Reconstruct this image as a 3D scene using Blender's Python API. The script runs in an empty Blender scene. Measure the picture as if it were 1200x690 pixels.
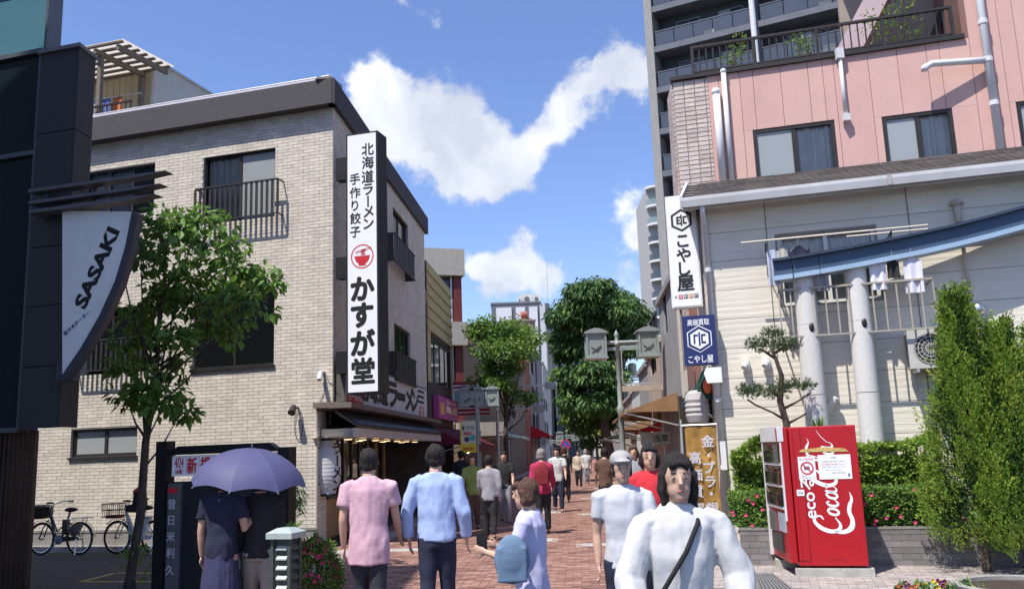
import bpy, bmesh, math, random
import numpy as np
from mathutils import Vector, Matrix, noise as mnoise
sc = bpy.context.scene
COL = sc.collection
R = math.radians
rng = random.Random(7)

# ---------------------------------------------------------------- camera
FPX, CAMZ, PITCH, ROLL = 1031.0, 1.65, R(10.06), R(2.04)
_lr = Vector((1, 0, 0)); _lu = Vector((0, -math.sin(PITCH), math.cos(PITCH)))
CF = Vector((0, math.cos(PITCH), math.sin(PITCH)))
CR = _lr*math.cos(ROLL) - _lu*math.sin(ROLL)
CU = _lr*math.sin(ROLL) + _lu*math.cos(ROLL)
CAM = Vector((0, 0, CAMZ))
cd = bpy.data.cameras.new('camera'); cam = bpy.data.objects.new('camera', cd); COL.objects.link(cam)
cam.matrix_world = Matrix(((CR.x, CU.x, -CF.x, 0), (CR.y, CU.y, -CF.y, 0), (CR.z, CU.z, -CF.z, CAMZ), (0, 0, 0, 1)))
cd.sensor_width = 36; cd.lens = FPX/1200*36; cd.clip_start = .05; cd.clip_end = 3000
sc.camera = cam
def ray(px, py):
    return (CR*(px-600) + CU*(345-py) + CF*FPX).normalized()
def ground(px, py, z=0):
    r = ray(px, py); return CAM + r*((z-CAMZ)/r.z)
def at(px, py, Y):
    r = ray(px, py); return CAM + r*(Y/r.y)
def col_at(px, Y, z=0):
    "world point at depth Y on the vertical line that passes pixel column px near the horizon"
    p = at(px, 530, Y); return Vector((p.x, p.y, z))
def hdir(px, py):
    r = ray(px, py); v = Vector((r.x, r.y, 0)); return v.normalized()
D2 = -hdir(-3000, 658)      # cross street, to the right
D1 = hdir(681, 525)         # shopping street, away
class Frame:
    def __init__(s, o, u):
        s.o = Vector((o[0], o[1], 0)); s.u = Vector((u[0], u[1], 0)).normalized(); s.n = Vector((s.u.y, -s.u.x, 0))
    def P(s, u, z, d=0): return s.o + s.u*u + s.n*d + Vector((0, 0, z))
    def px(s, x, y, d=0):
        r = ray(x, y); t = (s.o + s.n*d - CAM).dot(s.n)/r.dot(s.n); p = CAM + r*t
        return (p-s.o).dot(s.u), p.z
    def rect(s, x0, y0, x1, y1, d=0):
        a = s.px(x0, y0, d); b = s.px(x1, y1, d); return (a[0], b[0], b[1], a[1])
    def back(s, d): return Frame(s.o + s.n*d, s.u)
    def turn(s, u=0):     # frame at point u turned to run away from the viewer along the street
        return Frame(s.P(u, 0), D1)

# ---------------------------------------------------------------- light
SUN_AZ, SUN_EL = R(180+42), R(62)      # azimuth measured clockwise from +Y
sv = Vector((math.sin(SUN_AZ)*math.cos(SUN_EL), math.cos(SUN_AZ)*math.cos(SUN_EL), math.sin(SUN_EL)))
sl = bpy.data.lights.new('sun', 'SUN'); sl.energy = 4.9; sl.angle = R(.5); sl.color = (1, .95, .87)
so = bpy.data.objects.new('sun', sl); COL.objects.link(so); so.rotation_euler = (-sv).to_track_quat('-Z', 'Y').to_euler(); so.location = (0, 0, 40)
sc.view_settings.view_transform = 'Standard'; sc.view_settings.look = 'None'; sc.view_settings.exposure = .42; sc.view_settings.gamma = 1
w = bpy.data.worlds.new('World'); sc.world = w; w.use_nodes = True
def world():
    nt = w.node_tree; N = nt.nodes; L = nt.links; N.clear()
    out = N.new('ShaderNodeOutputWorld'); bg = N.new('ShaderNodeBackground'); bg.inputs[1].default_value = .14
    sky = N.new('ShaderNodeTexSky'); sky.sky_type = 'NISHITA'; sky.sun_disc = False
    sky.sun_elevation = SUN_EL; sky.sun_rotation = SUN_AZ; sky.air_density = 1.0; sky.dust_density = .6; sky.ozone_density = 2.6
    tc = N.new('ShaderNodeTexCoord'); 
    def vm(op, a, b=None):
        n = N.new('ShaderNodeVectorMath'); n.operation = op
        for i, v in enumerate((a, b)):
            if v is None: continue
            if isinstance(v, (tuple, Vector)): n.inputs[i].default_value = v
            else: L.new(v, n.inputs[i])
        return n
    def ma(op, a, b=None, c=None):
        n = N.new('ShaderNodeMath'); n.operation = op
        for i, v in enumerate((a, b, c)):
            if v is None: continue
            if isinstance(v, (int, float)): n.inputs[i].default_value = v
            else: L.new(v, n.inputs[i])
        return n.outputs[0]
    nz = N.new('ShaderNodeTexNoise'); nz.inputs['Scale'].default_value = 9; nz.inputs['Detail'].default_value = 7; nz.inputs['Roughness'].default_value = .6
    L.new(tc.outputs['Generated'], nz.inputs['Vector'])
    off = vm('SUBTRACT', nz.outputs['Color'], (.5, .5, .5)); off = vm('MULTIPLY', off.outputs[0], (.13, .13, .13))
    d = vm('ADD', tc.outputs['Generated'], off.outputs[0]); d = vm('NORMALIZE', d.outputs[0])
    blobs = [(445,118,34,1),(470,150,48,1),(510,140,50,1),(540,165,54,1),(570,180,50,1),(600,190,44,1),(635,160,40,1),(600,215,34,.8),(655,135,30,.9),(675,108,22,.8),(700,112,24,.9),(735,92,34,1),(760,90,34,1),(520,200,34,.7),
             (560,302,30,.9),(585,310,38,1),(620,318,38,1),(655,322,30,.9),(590,330,36,.7),(735,255,30,.8),(760,265,40,.9),(750,285,26,.7),(745,325,18,.6),(760,355,26,.6),(515,15,18,.5),(483,2,14,.4),(720,50,12,.2),(458,180,38,.8),(500,175,44,.8),(550,205,36,.7),(428,140,30,.7),(545,310,26,.6),(605,296,30,.6),(668,330,24,.6),(630,300,24,.5)]
    rest = [(-900,-300,200,1),(-500,100,160,1),(1700,200,190,1),(1500,-500,260,1),(300,-900,240,1),(2400,300,300,1),(-1500,330,330,1)]
    acc = None
    for (x, y, r, s) in blobs + rest:
        c = ray(x, y); dt = vm('DISTANCE', d.outputs[0], tuple(c)).outputs['Value']
        rad = r/FPX*1.32
        mr = N.new('ShaderNodeMapRange'); mr.interpolation_type = 'SMOOTHSTEP'
        L.new(dt, mr.inputs[0]); mr.inputs[1].default_value = 0; mr.inputs[2].default_value = rad; mr.inputs[3].default_value = s; mr.inputs[4].default_value = 0
        acc = mr.outputs[0] if acc is None else ma('ADD', acc, mr.outputs[0])
    n2 = N.new('ShaderNodeTexNoise'); n2.inputs['Scale'].default_value = 17; n2.inputs['Detail'].default_value = 9; n2.inputs['Roughness'].default_value = .62
    L.new(tc.outputs['Generated'], n2.inputs['Vector'])
    den = ma('MULTIPLY_ADD', n2.outputs['Fac'], 2.6, ma('SUBTRACT', acc, 1.42))
    mr = N.new('ShaderNodeMapRange'); mr.interpolation_type = 'SMOOTHSTEP'; L.new(den, mr.inputs[0]); mr.inputs[1].default_value = .02; mr.inputs[2].default_value = .95; mr.inputs[4].default_value = .9
    guard = N.new('ShaderNodeMapRange'); guard.interpolation_type = 'SMOOTHSTEP'; L.new(acc, guard.inputs[0]); guard.inputs[1].default_value = .02; guard.inputs[2].default_value = .35
    mask = ma('MULTIPLY', mr.outputs[0], guard.outputs[0])
    # cloud colour: bright with greyer cores
    cr = N.new('ShaderNodeValToRGB'); cr.color_ramp.elements[0].position = .35; cr.color_ramp.elements[0].color = (3.9, 4.15, 4.7, 1); cr.color_ramp.elements[1].position = .68; cr.color_ramp.elements[1].color = (6.2, 6.3, 6.5, 1)
    n3 = N.new('ShaderNodeTexNoise'); n3.inputs['Scale'].default_value = 12; n3.inputs['Detail'].default_value = 6; L.new(d.outputs[0], n3.inputs['Vector']); L.new(n3.outputs['Fac'], cr.inputs[0])
    # camera rendering of blue: lift a little
    hs = N.new('ShaderNodeHueSaturation'); hs.inputs['Saturation'].default_value = 1.0; hs.inputs['Value'].default_value = 1.0; L.new(sky.outputs[0], hs.inputs['Color'])
    tint = N.new('ShaderNodeMix'); tint.data_type = 'RGBA'; tint.blend_type = 'MULTIPLY'; tint.inputs[0].default_value = 1; L.new(hs.outputs[0], tint.inputs[6]); tint.inputs[7].default_value = (0.9, 0.92, 1.13, 1)
    mx = N.new('ShaderNodeMix'); mx.data_type = 'RGBA'; L.new(mask, mx.inputs[0]); L.new(tint.outputs[2], mx.inputs[6]); L.new(cr.outputs[0], mx.inputs[7])
    L.new(mx.outputs[2], bg.inputs[0]); L.new(bg.outputs[0], out.inputs[0])
world()

# ---------------------------------------------------------------- materials
MATS = {}
def srgb(h):
    h = h.lstrip('#'); c = [int(h[i:i+2], 16)/255 for i in (0, 2, 4)]
    return tuple((x/12.92 if x <= .04045 else ((x+.055)/1.055)**2.4) for x in c)
def mat(name, color, rough=.7, var=.12, scale=3, bump=0, bscale=60, metal=0, spec=.4, tint=0, stretch=None, emit=0, dirt=0, transl=0):
    if name in MATS: return MATS[name]
    if isinstance(color, str): color = srgb(color)
    m = bpy.data.materials.new(name); m.use_nodes = True; nt = m.node_tree; N = nt.nodes; L = nt.links
    b = N['Principled BSDF']; b.inputs['Roughness'].default_value = rough; b.inputs['Metallic'].default_value = metal
    b.inputs['Specular IOR Level'].default_value = spec
    geo = N.new('ShaderNodeNewGeometry'); vec = geo.outputs['Position']
    if stretch:
        mp = N.new('ShaderNodeMapping'); mp.inputs['Scale'].default_value = stretch; L.new(vec, mp.inputs[0]); vec = mp.outputs[0]
    nz = N.new('ShaderNodeTexNoise'); nz.inputs['Scale'].default_value = scale; nz.inputs['Detail'].default_value = 6; nz.inputs['Roughness'].default_value = .65; L.new(vec, nz.inputs['Vector'])
    lo = tuple(max(0, c*(1-var)) for c in color)+(1,); hi = tuple(min(1, c*(1+var)) for c in color)+(1,)
    cr = N.new('ShaderNodeValToRGB'); cr.color_ramp.elements[0].position = .3; cr.color_ramp.elements[1].position = .7
    cr.color_ramp.elements[0].color = lo; cr.color_ramp.elements[1].color = hi; L.new(nz.outputs['Fac'], cr.inputs[0])
    c = cr.outputs[0]
    if dirt:
        n2 = N.new('ShaderNodeTexNoise'); n2.inputs['Scale'].default_value = .9; n2.inputs['Detail'].default_value = 8; n2.inputs['Roughness'].default_value = .7
        mp2 = N.new('ShaderNodeMapping'); mp2.inputs['Scale'].default_value = (2.2, 2.2, .5); L.new(geo.outputs['Position'], mp2.inputs[0]); L.new(mp2.outputs[0], n2.inputs['Vector'])
        mr = N.new('ShaderNodeMapRange'); L.new(n2.outputs['Fac'], mr.inputs[0]); mr.inputs[1].default_value = .42; mr.inputs[2].default_value = .75; mr.inputs[3].default_value = 0; mr.inputs[4].default_value = dirt
        mx = N.new('ShaderNodeMix'); mx.data_type = 'RGBA'; mx.blend_type = 'MULTIPLY'; L.new(mr.outputs[0], mx.inputs[0]); L.new(c, mx.inputs[6]); mx.inputs[7].default_value = (.55, .5, .44, 1); c = mx.outputs[2]
    if tint:
        at_ = N.new('ShaderNodeAttribute'); at_.attribute_name = 'tint'; oi = N.new('ShaderNodeObjectInfo')
        ad = N.new('ShaderNodeMath'); ad.operation = 'ADD'; L.new(at_.outputs['Fac'], ad.inputs[0]); L.new(oi.outputs['Random'], ad.inputs[1])
        fr = N.new('ShaderNodeMath'); fr.operation = 'FRACT'; L.new(ad.outputs[0], fr.inputs[0])
        mr = N.new('ShaderNodeMapRange'); L.new(fr.outputs[0], mr.inputs[0]); mr.inputs[3].default_value = 1-tint; mr.inputs[4].default_value = 1+tint*.7
        hs = N.new('ShaderNodeHueSaturation'); L.new(mr.outputs[0], hs.inputs['Value']); L.new(c, hs.inputs['Color'])
        mr2 = N.new('ShaderNodeMapRange'); L.new(fr.outputs[0], mr2.inputs[0]); mr2.inputs[3].default_value = .495; mr2.inputs[4].default_value = .508; L.new(mr2.outputs[0], hs.inputs['Hue'])
        c = hs.outputs[0]
    L.new(c, b.inputs['Base Color'])
    if bump:
        bz = N.new('ShaderNodeTexNoise'); bz.inputs['Scale'].default_value = bscale; bz.inputs['Detail'].default_value = 4; L.new(vec, bz.inputs['Vector'])
        bp = N.new('ShaderNodeBump'); bp.inputs['Strength'].default_value = bump; bp.inputs['Distance'].default_value = .02; L.new(bz.outputs['Fac'], bp.inputs['Height']); L.new(bp.outputs[0], b.inputs['Normal'])
    if emit:
        b.inputs['Emission Color'].default_value = color+(1,); b.inputs['Emission Strength'].default_value = emit
    if transl:
        tr = N.new('ShaderNodeBsdfTranslucent'); ms = N.new('ShaderNodeMixShader'); ms.inputs[0].default_value = transl
        g = N.new('ShaderNodeHueSaturation'); g.inputs['Value'].default_value = 1.5; g.inputs['Hue'].default_value = .49; L.new(c, g.inputs['Color']); L.new(g.outputs[0], tr.inputs[0])
        L.new(b.outputs[0], ms.inputs[1]); L.new(tr.outputs[0], ms.inputs[2]); L.new(ms.outputs[0], N['Material Output'].inputs[0])
    MATS[name] = m; return m
def glass_mat(name, tintc, op=.35, rough=.03):
    if name in MATS: return MATS[name]
    m = bpy.data.materials.new(name); m.use_nodes = True; nt = m.node_tree; N = nt.nodes; L = nt.links
    out = N['Material Output']; b = N['Principled BSDF']; b.inputs['Base Color'].default_value = tuple(tintc)+(1,); b.inputs['Roughness'].default_value = rough; b.inputs['Specular IOR Level'].default_value = .8
    nz = N.new('ShaderNodeTexNoise'); nz.inputs['Scale'].default_value = 1.3; bp = N.new('ShaderNodeBump'); bp.inputs['Strength'].default_value = .06; geo = N.new('ShaderNodeNewGeometry')
    L.new(geo.outputs['Position'], nz.inputs['Vector']); L.new(nz.outputs['Fac'], bp.inputs['Height']); L.new(bp.outputs[0], b.inputs['Normal'])
    t = N.new('ShaderNodeBsdfTransparent'); ms = N.new('ShaderNodeMixShader')
    fr = N.new('ShaderNodeFresnel'); fr.inputs[0].default_value = 1.5
    ad = N.new('ShaderNodeMath'); ad.operation = 'ADD'; ad.use_clamp = True; L.new(fr.outputs[0], ad.inputs[0]); ad.inputs[1].default_value = op
    L.new(ad.outputs[0], ms.inputs[0]); L.new(t.outputs[0], ms.inputs[1]); L.new(b.outputs[0], ms.inputs[2]); L.new(ms.outputs[0], out.inputs[0])
    MATS[name] = m; return m

# ---------------------------------------------------------------- mesh building
class MB:
    def __init__(s): s.v = []; s.f = []; s.m = []; s.t = []
    def add(s, vs, fs, m=0, t=0.0):
        k = len(s.v); s.v.extend([tuple(p) for p in vs])
        for f in fs: s.f.append(tuple(i+k for i in f)); s.m.append(m); s.t.append(t)
    def quad(s, a, b, c, d, m=0, t=0): s.add([a, b, c, d], [(0, 1, 2, 3)], m, t)
    def box8(s, p, m=0, t=0, skip=()):
        fs = [(0, 3, 2, 1), (4, 5, 6, 7), (0, 1, 5, 4), (1, 2, 6, 5), (2, 3, 7, 6), (3, 0, 4, 7)]
        s.add(p, [f for i, f in enumerate(fs) if i not in skip], m, t)
    def fbox(s, F, u0, u1, z0, z1, d0, d1, m=0, t=0, back=True):
        # d0 = rear, d1 = front
        p = [F.P(u0, z0, d1), F.P(u1, z0, d1), F.P(u1, z0, d0), F.P(u0, z0, d0), F.P(u0, z1, d1), F.P(u1, z1, d1), F.P(u1, z1, d0), F.P(u0, z1, d0)]
        s.box8(p, m, t, () if back else (4,))
    def box(s, c, size, rz=0, m=0, t=0):
        cx, cy, cz = c; a, b, h = size[0]/2, size[1]/2, size[2]/2; ca, sa = math.cos(rz), math.sin(rz)
        p = []
        for z in (-h, h):
            for x, y in ((-a, -b), (a, -b), (a, b), (-a, b)): p.append((cx+x*ca-y*sa, cy+x*sa+y*ca, cz+z))
        s.box8(p, m, t)
    def tube(s, pts, r, n=8, m=0, cap=True, t=0):
        pts = [Vector(p) for p in pts]
        if not isinstance(r, (list, tuple)): r = [r]*len(pts)
        k = len(s.v); prev = None
        for i, p in enumerate(pts):
            d = (pts[min(i+1, len(pts)-1)] - pts[max(i-1, 0)])
            d = d.normalized() if d.length > 1e-9 else Vector((0, 0, 1))
            if prev is None:
                a = Vector((0, 0, 1)) if abs(d.z) < .9 else Vector((1, 0, 0)); x = d.cross(a).normalized()
            else: x = (prev - d*prev.dot(d)); x = x.normalized() if x.length > 1e-6 else d.orthogonal().normalized()
            prev = x; y = d.cross(x)
            for j in range(n):
                th = 2*math.pi*j/n; s.v.append(tuple(p + (x*math.cos(th)+y*math.sin(th))*r[i]))
        for i in range(len(pts)-1):
            for j in range(n):
                a = k+i*n+j; b = k+i*n+(j+1) % n; s.f.append((a, b, b+n, a+n)); s.m.append(m); s.t.append(t)
        if cap:
            s.f.append(tuple(k+j for j in range(n))[::-1]); s.m.append(m); s.t.append(t)
            e = k+(len(pts)-1)*n; s.f.append(tuple(e+j for j in range(n))); s.m.append(m); s.t.append(t)
    def lathe(s, c, prof, n=16, m=0, axis=None):
        # prof list of (r, z)
        c = Vector(c); k = len(s.v)
        for (r, z) in prof:
            for j in range(n):
                th = 2*math.pi*j/n; s.v.append((c.x+r*math.cos(th), c.y+r*math.sin(th), c.z+z))
        for i in range(len(prof)-1):
            for j in range(n):
                a = k+i*n+j; b = k+i*n+(j+1) % n; s.f.append((a, b, b+n, a+n)); s.m.append(m); s.t.append(0)
    def ell(s, c, r, nu=14, nv=9, m=0, rot=None):
        k = len(s.v); c = Vector(c)
        for i in range(nv+1):
            ph = math.pi*i/nv
            for j in range(nu):
                th = 2*math.pi*j/nu; p = Vector((r[0]*math.sin(ph)*math.cos(th), r[1]*math.sin(ph)*math.sin(th), r[2]*math.cos(ph)))
                if rot is not None: p = rot @ p
                s.v.append(tuple(c+p))
        for i in range(nv):
            for j in range(nu):
                a = k+i*nu+j; b = k+i*nu+(j+1) % nu; s.f.append((a, a+nu, b+nu, b)); s.m.append(m); s.t.append(0)
    def loft(s, secs, n=18, m=0):
        "secs: (centre, rx, ry[, xdir]) closed elliptical rings"
        k = len(s.v)
        for sec in secs:
            c, rx, ry = Vector(sec[0]), sec[1], sec[2]; x = Vector(sec[3]) if len(sec) > 3 else Vector((1, 0, 0)); y = Vector((-x.y, x.x, 0))
            for j in range(n):
                th = 2*math.pi*j/n; s.v.append(tuple(c + x*rx*math.cos(th) + y*ry*math.sin(th)))
        for i in range(len(secs)-1):
            for j in range(n):
                a = k+i*n+j; b = k+i*n+(j+1) % n; s.f.append((a, b, b+n, a+n)); s.m.append(m); s.t.append(0)
        s.f.append(tuple(k+j for j in range(n))[::-1]); s.m.append(m); s.t.append(0)
        e = k+(len(secs)-1)*n; s.f.append(tuple(e+j for j in range(n))); s.m.append(m); s.t.append(0)
    def prism(s, F, poly, d0, d1, m=0):
        "poly: (u,z) list, ccw seen from the front"
        n = len(poly); vs = [F.P(u, z, d1) for u, z in poly] + [F.P(u, z, d0) for u, z in poly]
        fs = [tuple(range(n)), tuple(range(2*n-1, n-1, -1))] + [(i+n, (i+1) % n+n, (i+1) % n, i) for i in range(n)]
        s.add(vs, fs, m)
    def build(s, name, mats, parent=None, smooth=False, tint=False, kind=None, label=None):
        if not isinstance(mats, (list, tuple)): mats = [mats]
        off = parent['_loc'] if parent is not None and '_loc' in parent else (0, 0, 0)
        me = bpy.data.meshes.new(name)
        v = np.array(s.v, dtype=np.float64).reshape(-1, 3) - np.array(off)
        me.from_pydata(v.tolist(), [], s.f); 
        for m in mats: me.materials.append(m)
        if len(mats) > 1: me.polygons.foreach_set('material_index', s.m)
        if smooth: me.polygons.foreach_set('use_smooth', [True]*len(s.f))
        if tint:
            a = me.attributes.new('tint', 'FLOAT', 'FACE'); a.data.foreach_set('value', s.t)
        me.update()
        o = bpy.data.objects.new(name, me); COL.objects.link(o)
        if parent is not None: o.parent = parent; o['_loc'] = off
        if kind: o['kind'] = kind
        if label: o['label'] = label
        return o
def thing(name, label, cat, loc=(0, 0, 0), group=None):
    o = bpy.data.objects.new(name, None); COL.objects.link(o); o.location = loc; o['_loc'] = tuple(loc)
    o.empty_display_size = .2
    o['label'] = label; o['category'] = cat
    if group: o['group'] = group
    return o
def tag(o, label, cat, group=None):
    o['label'] = label; o['category'] = cat
    if group: o['group'] = group
    return o
def inst(name, me, parent, M, label=None):
    "an instance (shared mesh) of a piece placed with world matrix M under a parent whose empty sits unrotated at _loc"
    o = bpy.data.objects.new(name, me); COL.objects.link(o); o.parent = parent
    off = Vector(parent['_loc']) if parent is not None and '_loc' in parent else Vector((0, 0, 0))
    o.matrix_local = Matrix.Translation(-off) @ M
    return o
def unit_mesh(name, mb, m):
    me = bpy.data.meshes.new(name); me.from_pydata(mb.v, [], mb.f)
    for x in (m if isinstance(m, (list, tuple)) else [m]): me.materials.append(x)
    if len(me.materials) > 1: me.polygons.foreach_set('material_index', mb.m)
    return me
def frame_matrix(F, u, z, d):
    p = F.P(u, z, d)
    return Matrix(((F.u.x, F.n.x*-1, 0, p.x), (F.u.y, F.n.y*-1, 0, p.y), (0, 0, 1, p.z), (0, 0, 0, 1)))  # local x=u, y=-n (inward), z=up
def copy_tree(root, loc, rz=0, label=None, group=None):
    r = root.copy(); COL.objects.link(r); r.location = loc; r.rotation_euler = (0, 0, rz)
    if label: r['label'] = label
    if group: r['group'] = group
    def rec(src, dst):
        for ch in src.children:
            c = ch.copy(); COL.objects.link(c); c.parent = dst; rec(ch, c)
    rec(root, r); return r

# ---------------------------------------------------------------- wall with openings
def wall_mesh(mb, F, u0, u1, z0, z1, holes, depth=.14, m=0):
    us = sorted({u0, u1} | {max(u0, min(u1, h[i])) for h in holes for i in (0, 1)})
    zs = sorted({z0, z1} | {max(z0, min(z1, h[i])) for h in holes for i in (2, 3)})
    for i in range(len(us)-1):
        for j in range(len(zs)-1):
            a, b, c, d = us[i], us[i+1], zs[j], zs[j+1]
            if b-a < 1e-5 or d-c < 1e-5: continue
            cu, cz = (a+b)/2, (c+d)/2
            if any(h[0] < cu < h[1] and h[2] < cz < h[3] for h in holes): continue
            mb.quad(F.P(a, c), F.P(b, c), F.P(b, d), F.P(a, d), m)
    for (a, b, c, d) in holes:
        a, b, c, d = max(a, u0), min(b, u1), max(c, z0), min(d, z1)
        mb.quad(F.P(a, c), F.P(b, c), F.P(b, c, -depth), F.P(a, c, -depth), m); mb.quad(F.P(a, d, -depth), F.P(b, d, -depth), F.P(b, d), F.P(a, d), m)
        mb.quad(F.P(a, c, -depth), F.P(a, d, -depth), F.P(a, d), F.P(a, c), m); mb.quad(F.P(b, c), F.P(b, d), F.P(b, d, -depth), F.P(b, c, -depth), m)
DARKF = mat('dark_bronze_frame', (.035, .03, .028), .45, .2, metal=.3)
SILVER = mat('aluminium_frame', (.55, .55, .55), .4, .1, metal=.6)
INT = mat('dim_interior', (.05, .05, .052), .9, .3)
GLASS = glass_mat('window_glass', (.03, .04, .045), .05)
GLASSD = glass_mat('dark_window_glass', (.012, .016, .018), .55)
FROST = glass_mat('frosted_glass', (.42, .45, .45), .7, .25)
CURT = mat('white_lace_curtain', (.82, .83, .82), .9, .1, transl=.15)
def window(F, r, parent, frame=DARKF, glass=GLASS, n=2, curtain=None, recess=.09, fw=.045, kinds=None, sill=False):
    u0, u1, z0, z1 = r
    mb = MB(); d1, d0 = -recess+.03, -recess-.03
    mb.fbox(F, u0, u1, z0, z0+fw, d0, d1); mb.fbox(F, u0, u1, z1-fw, z1, d0, d1)
    mb.fbox(F, u0, u0+fw, z0+fw, z1-fw, d0, d1); mb.fbox(F, u1-fw, u1, z0+fw, z1-fw, d0, d1)
    for k in range(1, n):
        c = u0+(u1-u0)*k/n; mb.fbox(F, c-fw*.6, c+fw*.6, z0+fw, z1-fw, d0-.01, d1-.01)
    if sill: mb.fbox(F, u0-.03, u1+.03, z0-.05, z0-.002, -.02, .05)
    w_ = mb.build('window', frame, parent)
    for k in range(n):
        a = u0+(u1-u0)*k/n + (fw*.6 if k else fw); b = u0+(u1-u0)*(k+1)/n - (fw*.6 if k < n-1 else fw)
        g = kinds[k] if kinds else glass
        p = MB(); p.quad(F.P(a, z0+fw, -recess), F.P(b, z0+fw, -recess), F.P(b, z1-fw, -recess), F.P(a, z1-fw, -recess)); p.build('pane', g, w_)
    dd = .9
    mb = MB(); e = -recess-.035
    a, b, c, d = u0+.004, u1-.004, z0+.004, z1-.004
    mb.quad(F.P(a, c, -dd), F.P(b, c, -dd), F.P(b, d, -dd), F.P(a, d, -dd))
    mb.quad(F.P(a, c, e), F.P(b, c, e), F.P(b, c, -dd), F.P(a, c, -dd)); mb.quad(F.P(a, d, -dd), F.P(b, d, -dd), F.P(b, d, e), F.P(a, d, e))
    mb.quad(F.P(a, c, -dd), F.P(a, d, -dd), F.P(a, d, e), F.P(a, c, e)); mb.quad(F.P(b, c, e), F.P(b, d, e), F.P(b, d, -dd), F.P(b, c, -dd))
    mb.build('interior', INT, w_)
    if curtain:
        for (s0, s1) in curtain:
            mb = MB(); a = u0+(u1-u0)*s0; b = u0+(u1-u0)*s1; nn = max(8, int((b-a)/.035)); ph = rng.random()*9
            prev = None
            for i in range(nn+1):
                uu = a+(b-a)*i/nn; dd_ = -recess-.07+.022*math.sin(i*1.5+ph)+.012*math.sin(i*.63+ph)
                if prev: mb.quad(F.P(prev[0], z0+.03, prev[1]), F.P(uu, z0+.03, dd_), F.P(uu, z1-.03, dd_), F.P(prev[0], z1-.03, prev[1]))
                prev = (uu, dd_)
            mb.build('curtain', CURT, w_, smooth=True)
    return w_
def railing(F, u0, u1, z0, z1, d, parent, m=DARKF, step=.11, bw=.022, name='railing', top=.03):
    mb = MB(); mb.fbox(F, u0, u1, z1-top, z1, d-.02, d+.02); mb.fbox(F, u0, u1, z0, z0+.025, d-.012, d+.012)
    for u in (u0, u1):   # returns to the wall
        mb.fbox(F, u-.012, u+.012, z1-top, z1-.004, 0, d-.02); mb.fbox(F, u-.012, u+.012, z0, z0+.022, 0, d-.012)
    rl = mb.build(name, m, parent)
    h = z1-top-z0-.025; b = MB(); b.box((0, 0, h/2), (bw, .018, h)); me = unit_mesh('baluster', b, m)
    n = max(2, int((u1-u0)/step))
    for i in range(n+1): inst('baluster', me, rl, frame_matrix(F, u0+(u1-u0)*i/n, z0+.025, d))
    return rl

# ---------------------------------------------------------------- bricks
def brick_list(F, u0, u1, z0, z1, holes, L=.235, H=.068, gap=.008, offs=0.5):
    out = []; j = 0; z = z0
    while z < z1-.01:
        zt = min(z+H-gap, z1); zc = (z+zt)/2
        hs = sorted([(h[0]-.002, h[1]+.002) for h in holes if h[2] < zc < h[3]])
        u = u0 - (L*offs if j % 2 else 0)
        while u < u1:
            a, b = max(u, u0), min(u+L-gap, u1)
            segs = [(a, b)]
            for (p, q) in hs:
                ns = []
                for (s, e) in segs:
                    if e <= p or s >= q: ns.append((s, e)); continue
                    if s < p: ns.append((s, p))
                    if e > q: ns.append((q, e))
                segs = ns
            for (s, e) in segs:
                if e-s > .02: out.append((F, s, e, z, zt))
            u += L
        z += H; j += 1
    return out
def lay_bricks(bl, parent, m, name='brick', nparts=300, proud=.008, pick=None, stuffname=None, full=None):
    full = full if full else .22
    def key(b):
        F, a, c, z0, z1 = b; p = F.P((a+c)/2, (z0+z1)/2); return (p-CAM).length
    cand = sorted([i for i, b in enumerate(bl) if abs((b[2]-b[1])-full) < .012 and (pick is None or pick(b))], key=lambda i: key(bl[i]))
    chosen = set(cand[:nparts]); meshes = {}
    mb = MB()
    for i, (F, a, c, z0, z1) in enumerate(bl):
        t = rng.random(); pr = proud+rng.uniform(-.0015, .0015)
        if i in chosen:
            k = (round(c-a, 3), round(z1-z0, 3))
            if k not in meshes:
                b = MB(); b.box8([(0, 0, 0), (k[0], 0, 0), (k[0], -.0+proud, 0), (0, proud, 0), (0, 0, k[1]), (k[0], 0, k[1]), (k[0], proud, k[1]), (0, proud, k[1])]); meshes[k] = unit_mesh(name, b, m)
            inst(name, meshes[k], parent, frame_matrix(F, a, z0, pr))
        else: mb.fbox(F, a, c, z0, z1, 0, pr, t=t, back=False)
    if mb.f: mb.build(stuffname or (name+'work'), m, parent, tint=True, kind='stuff')

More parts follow.
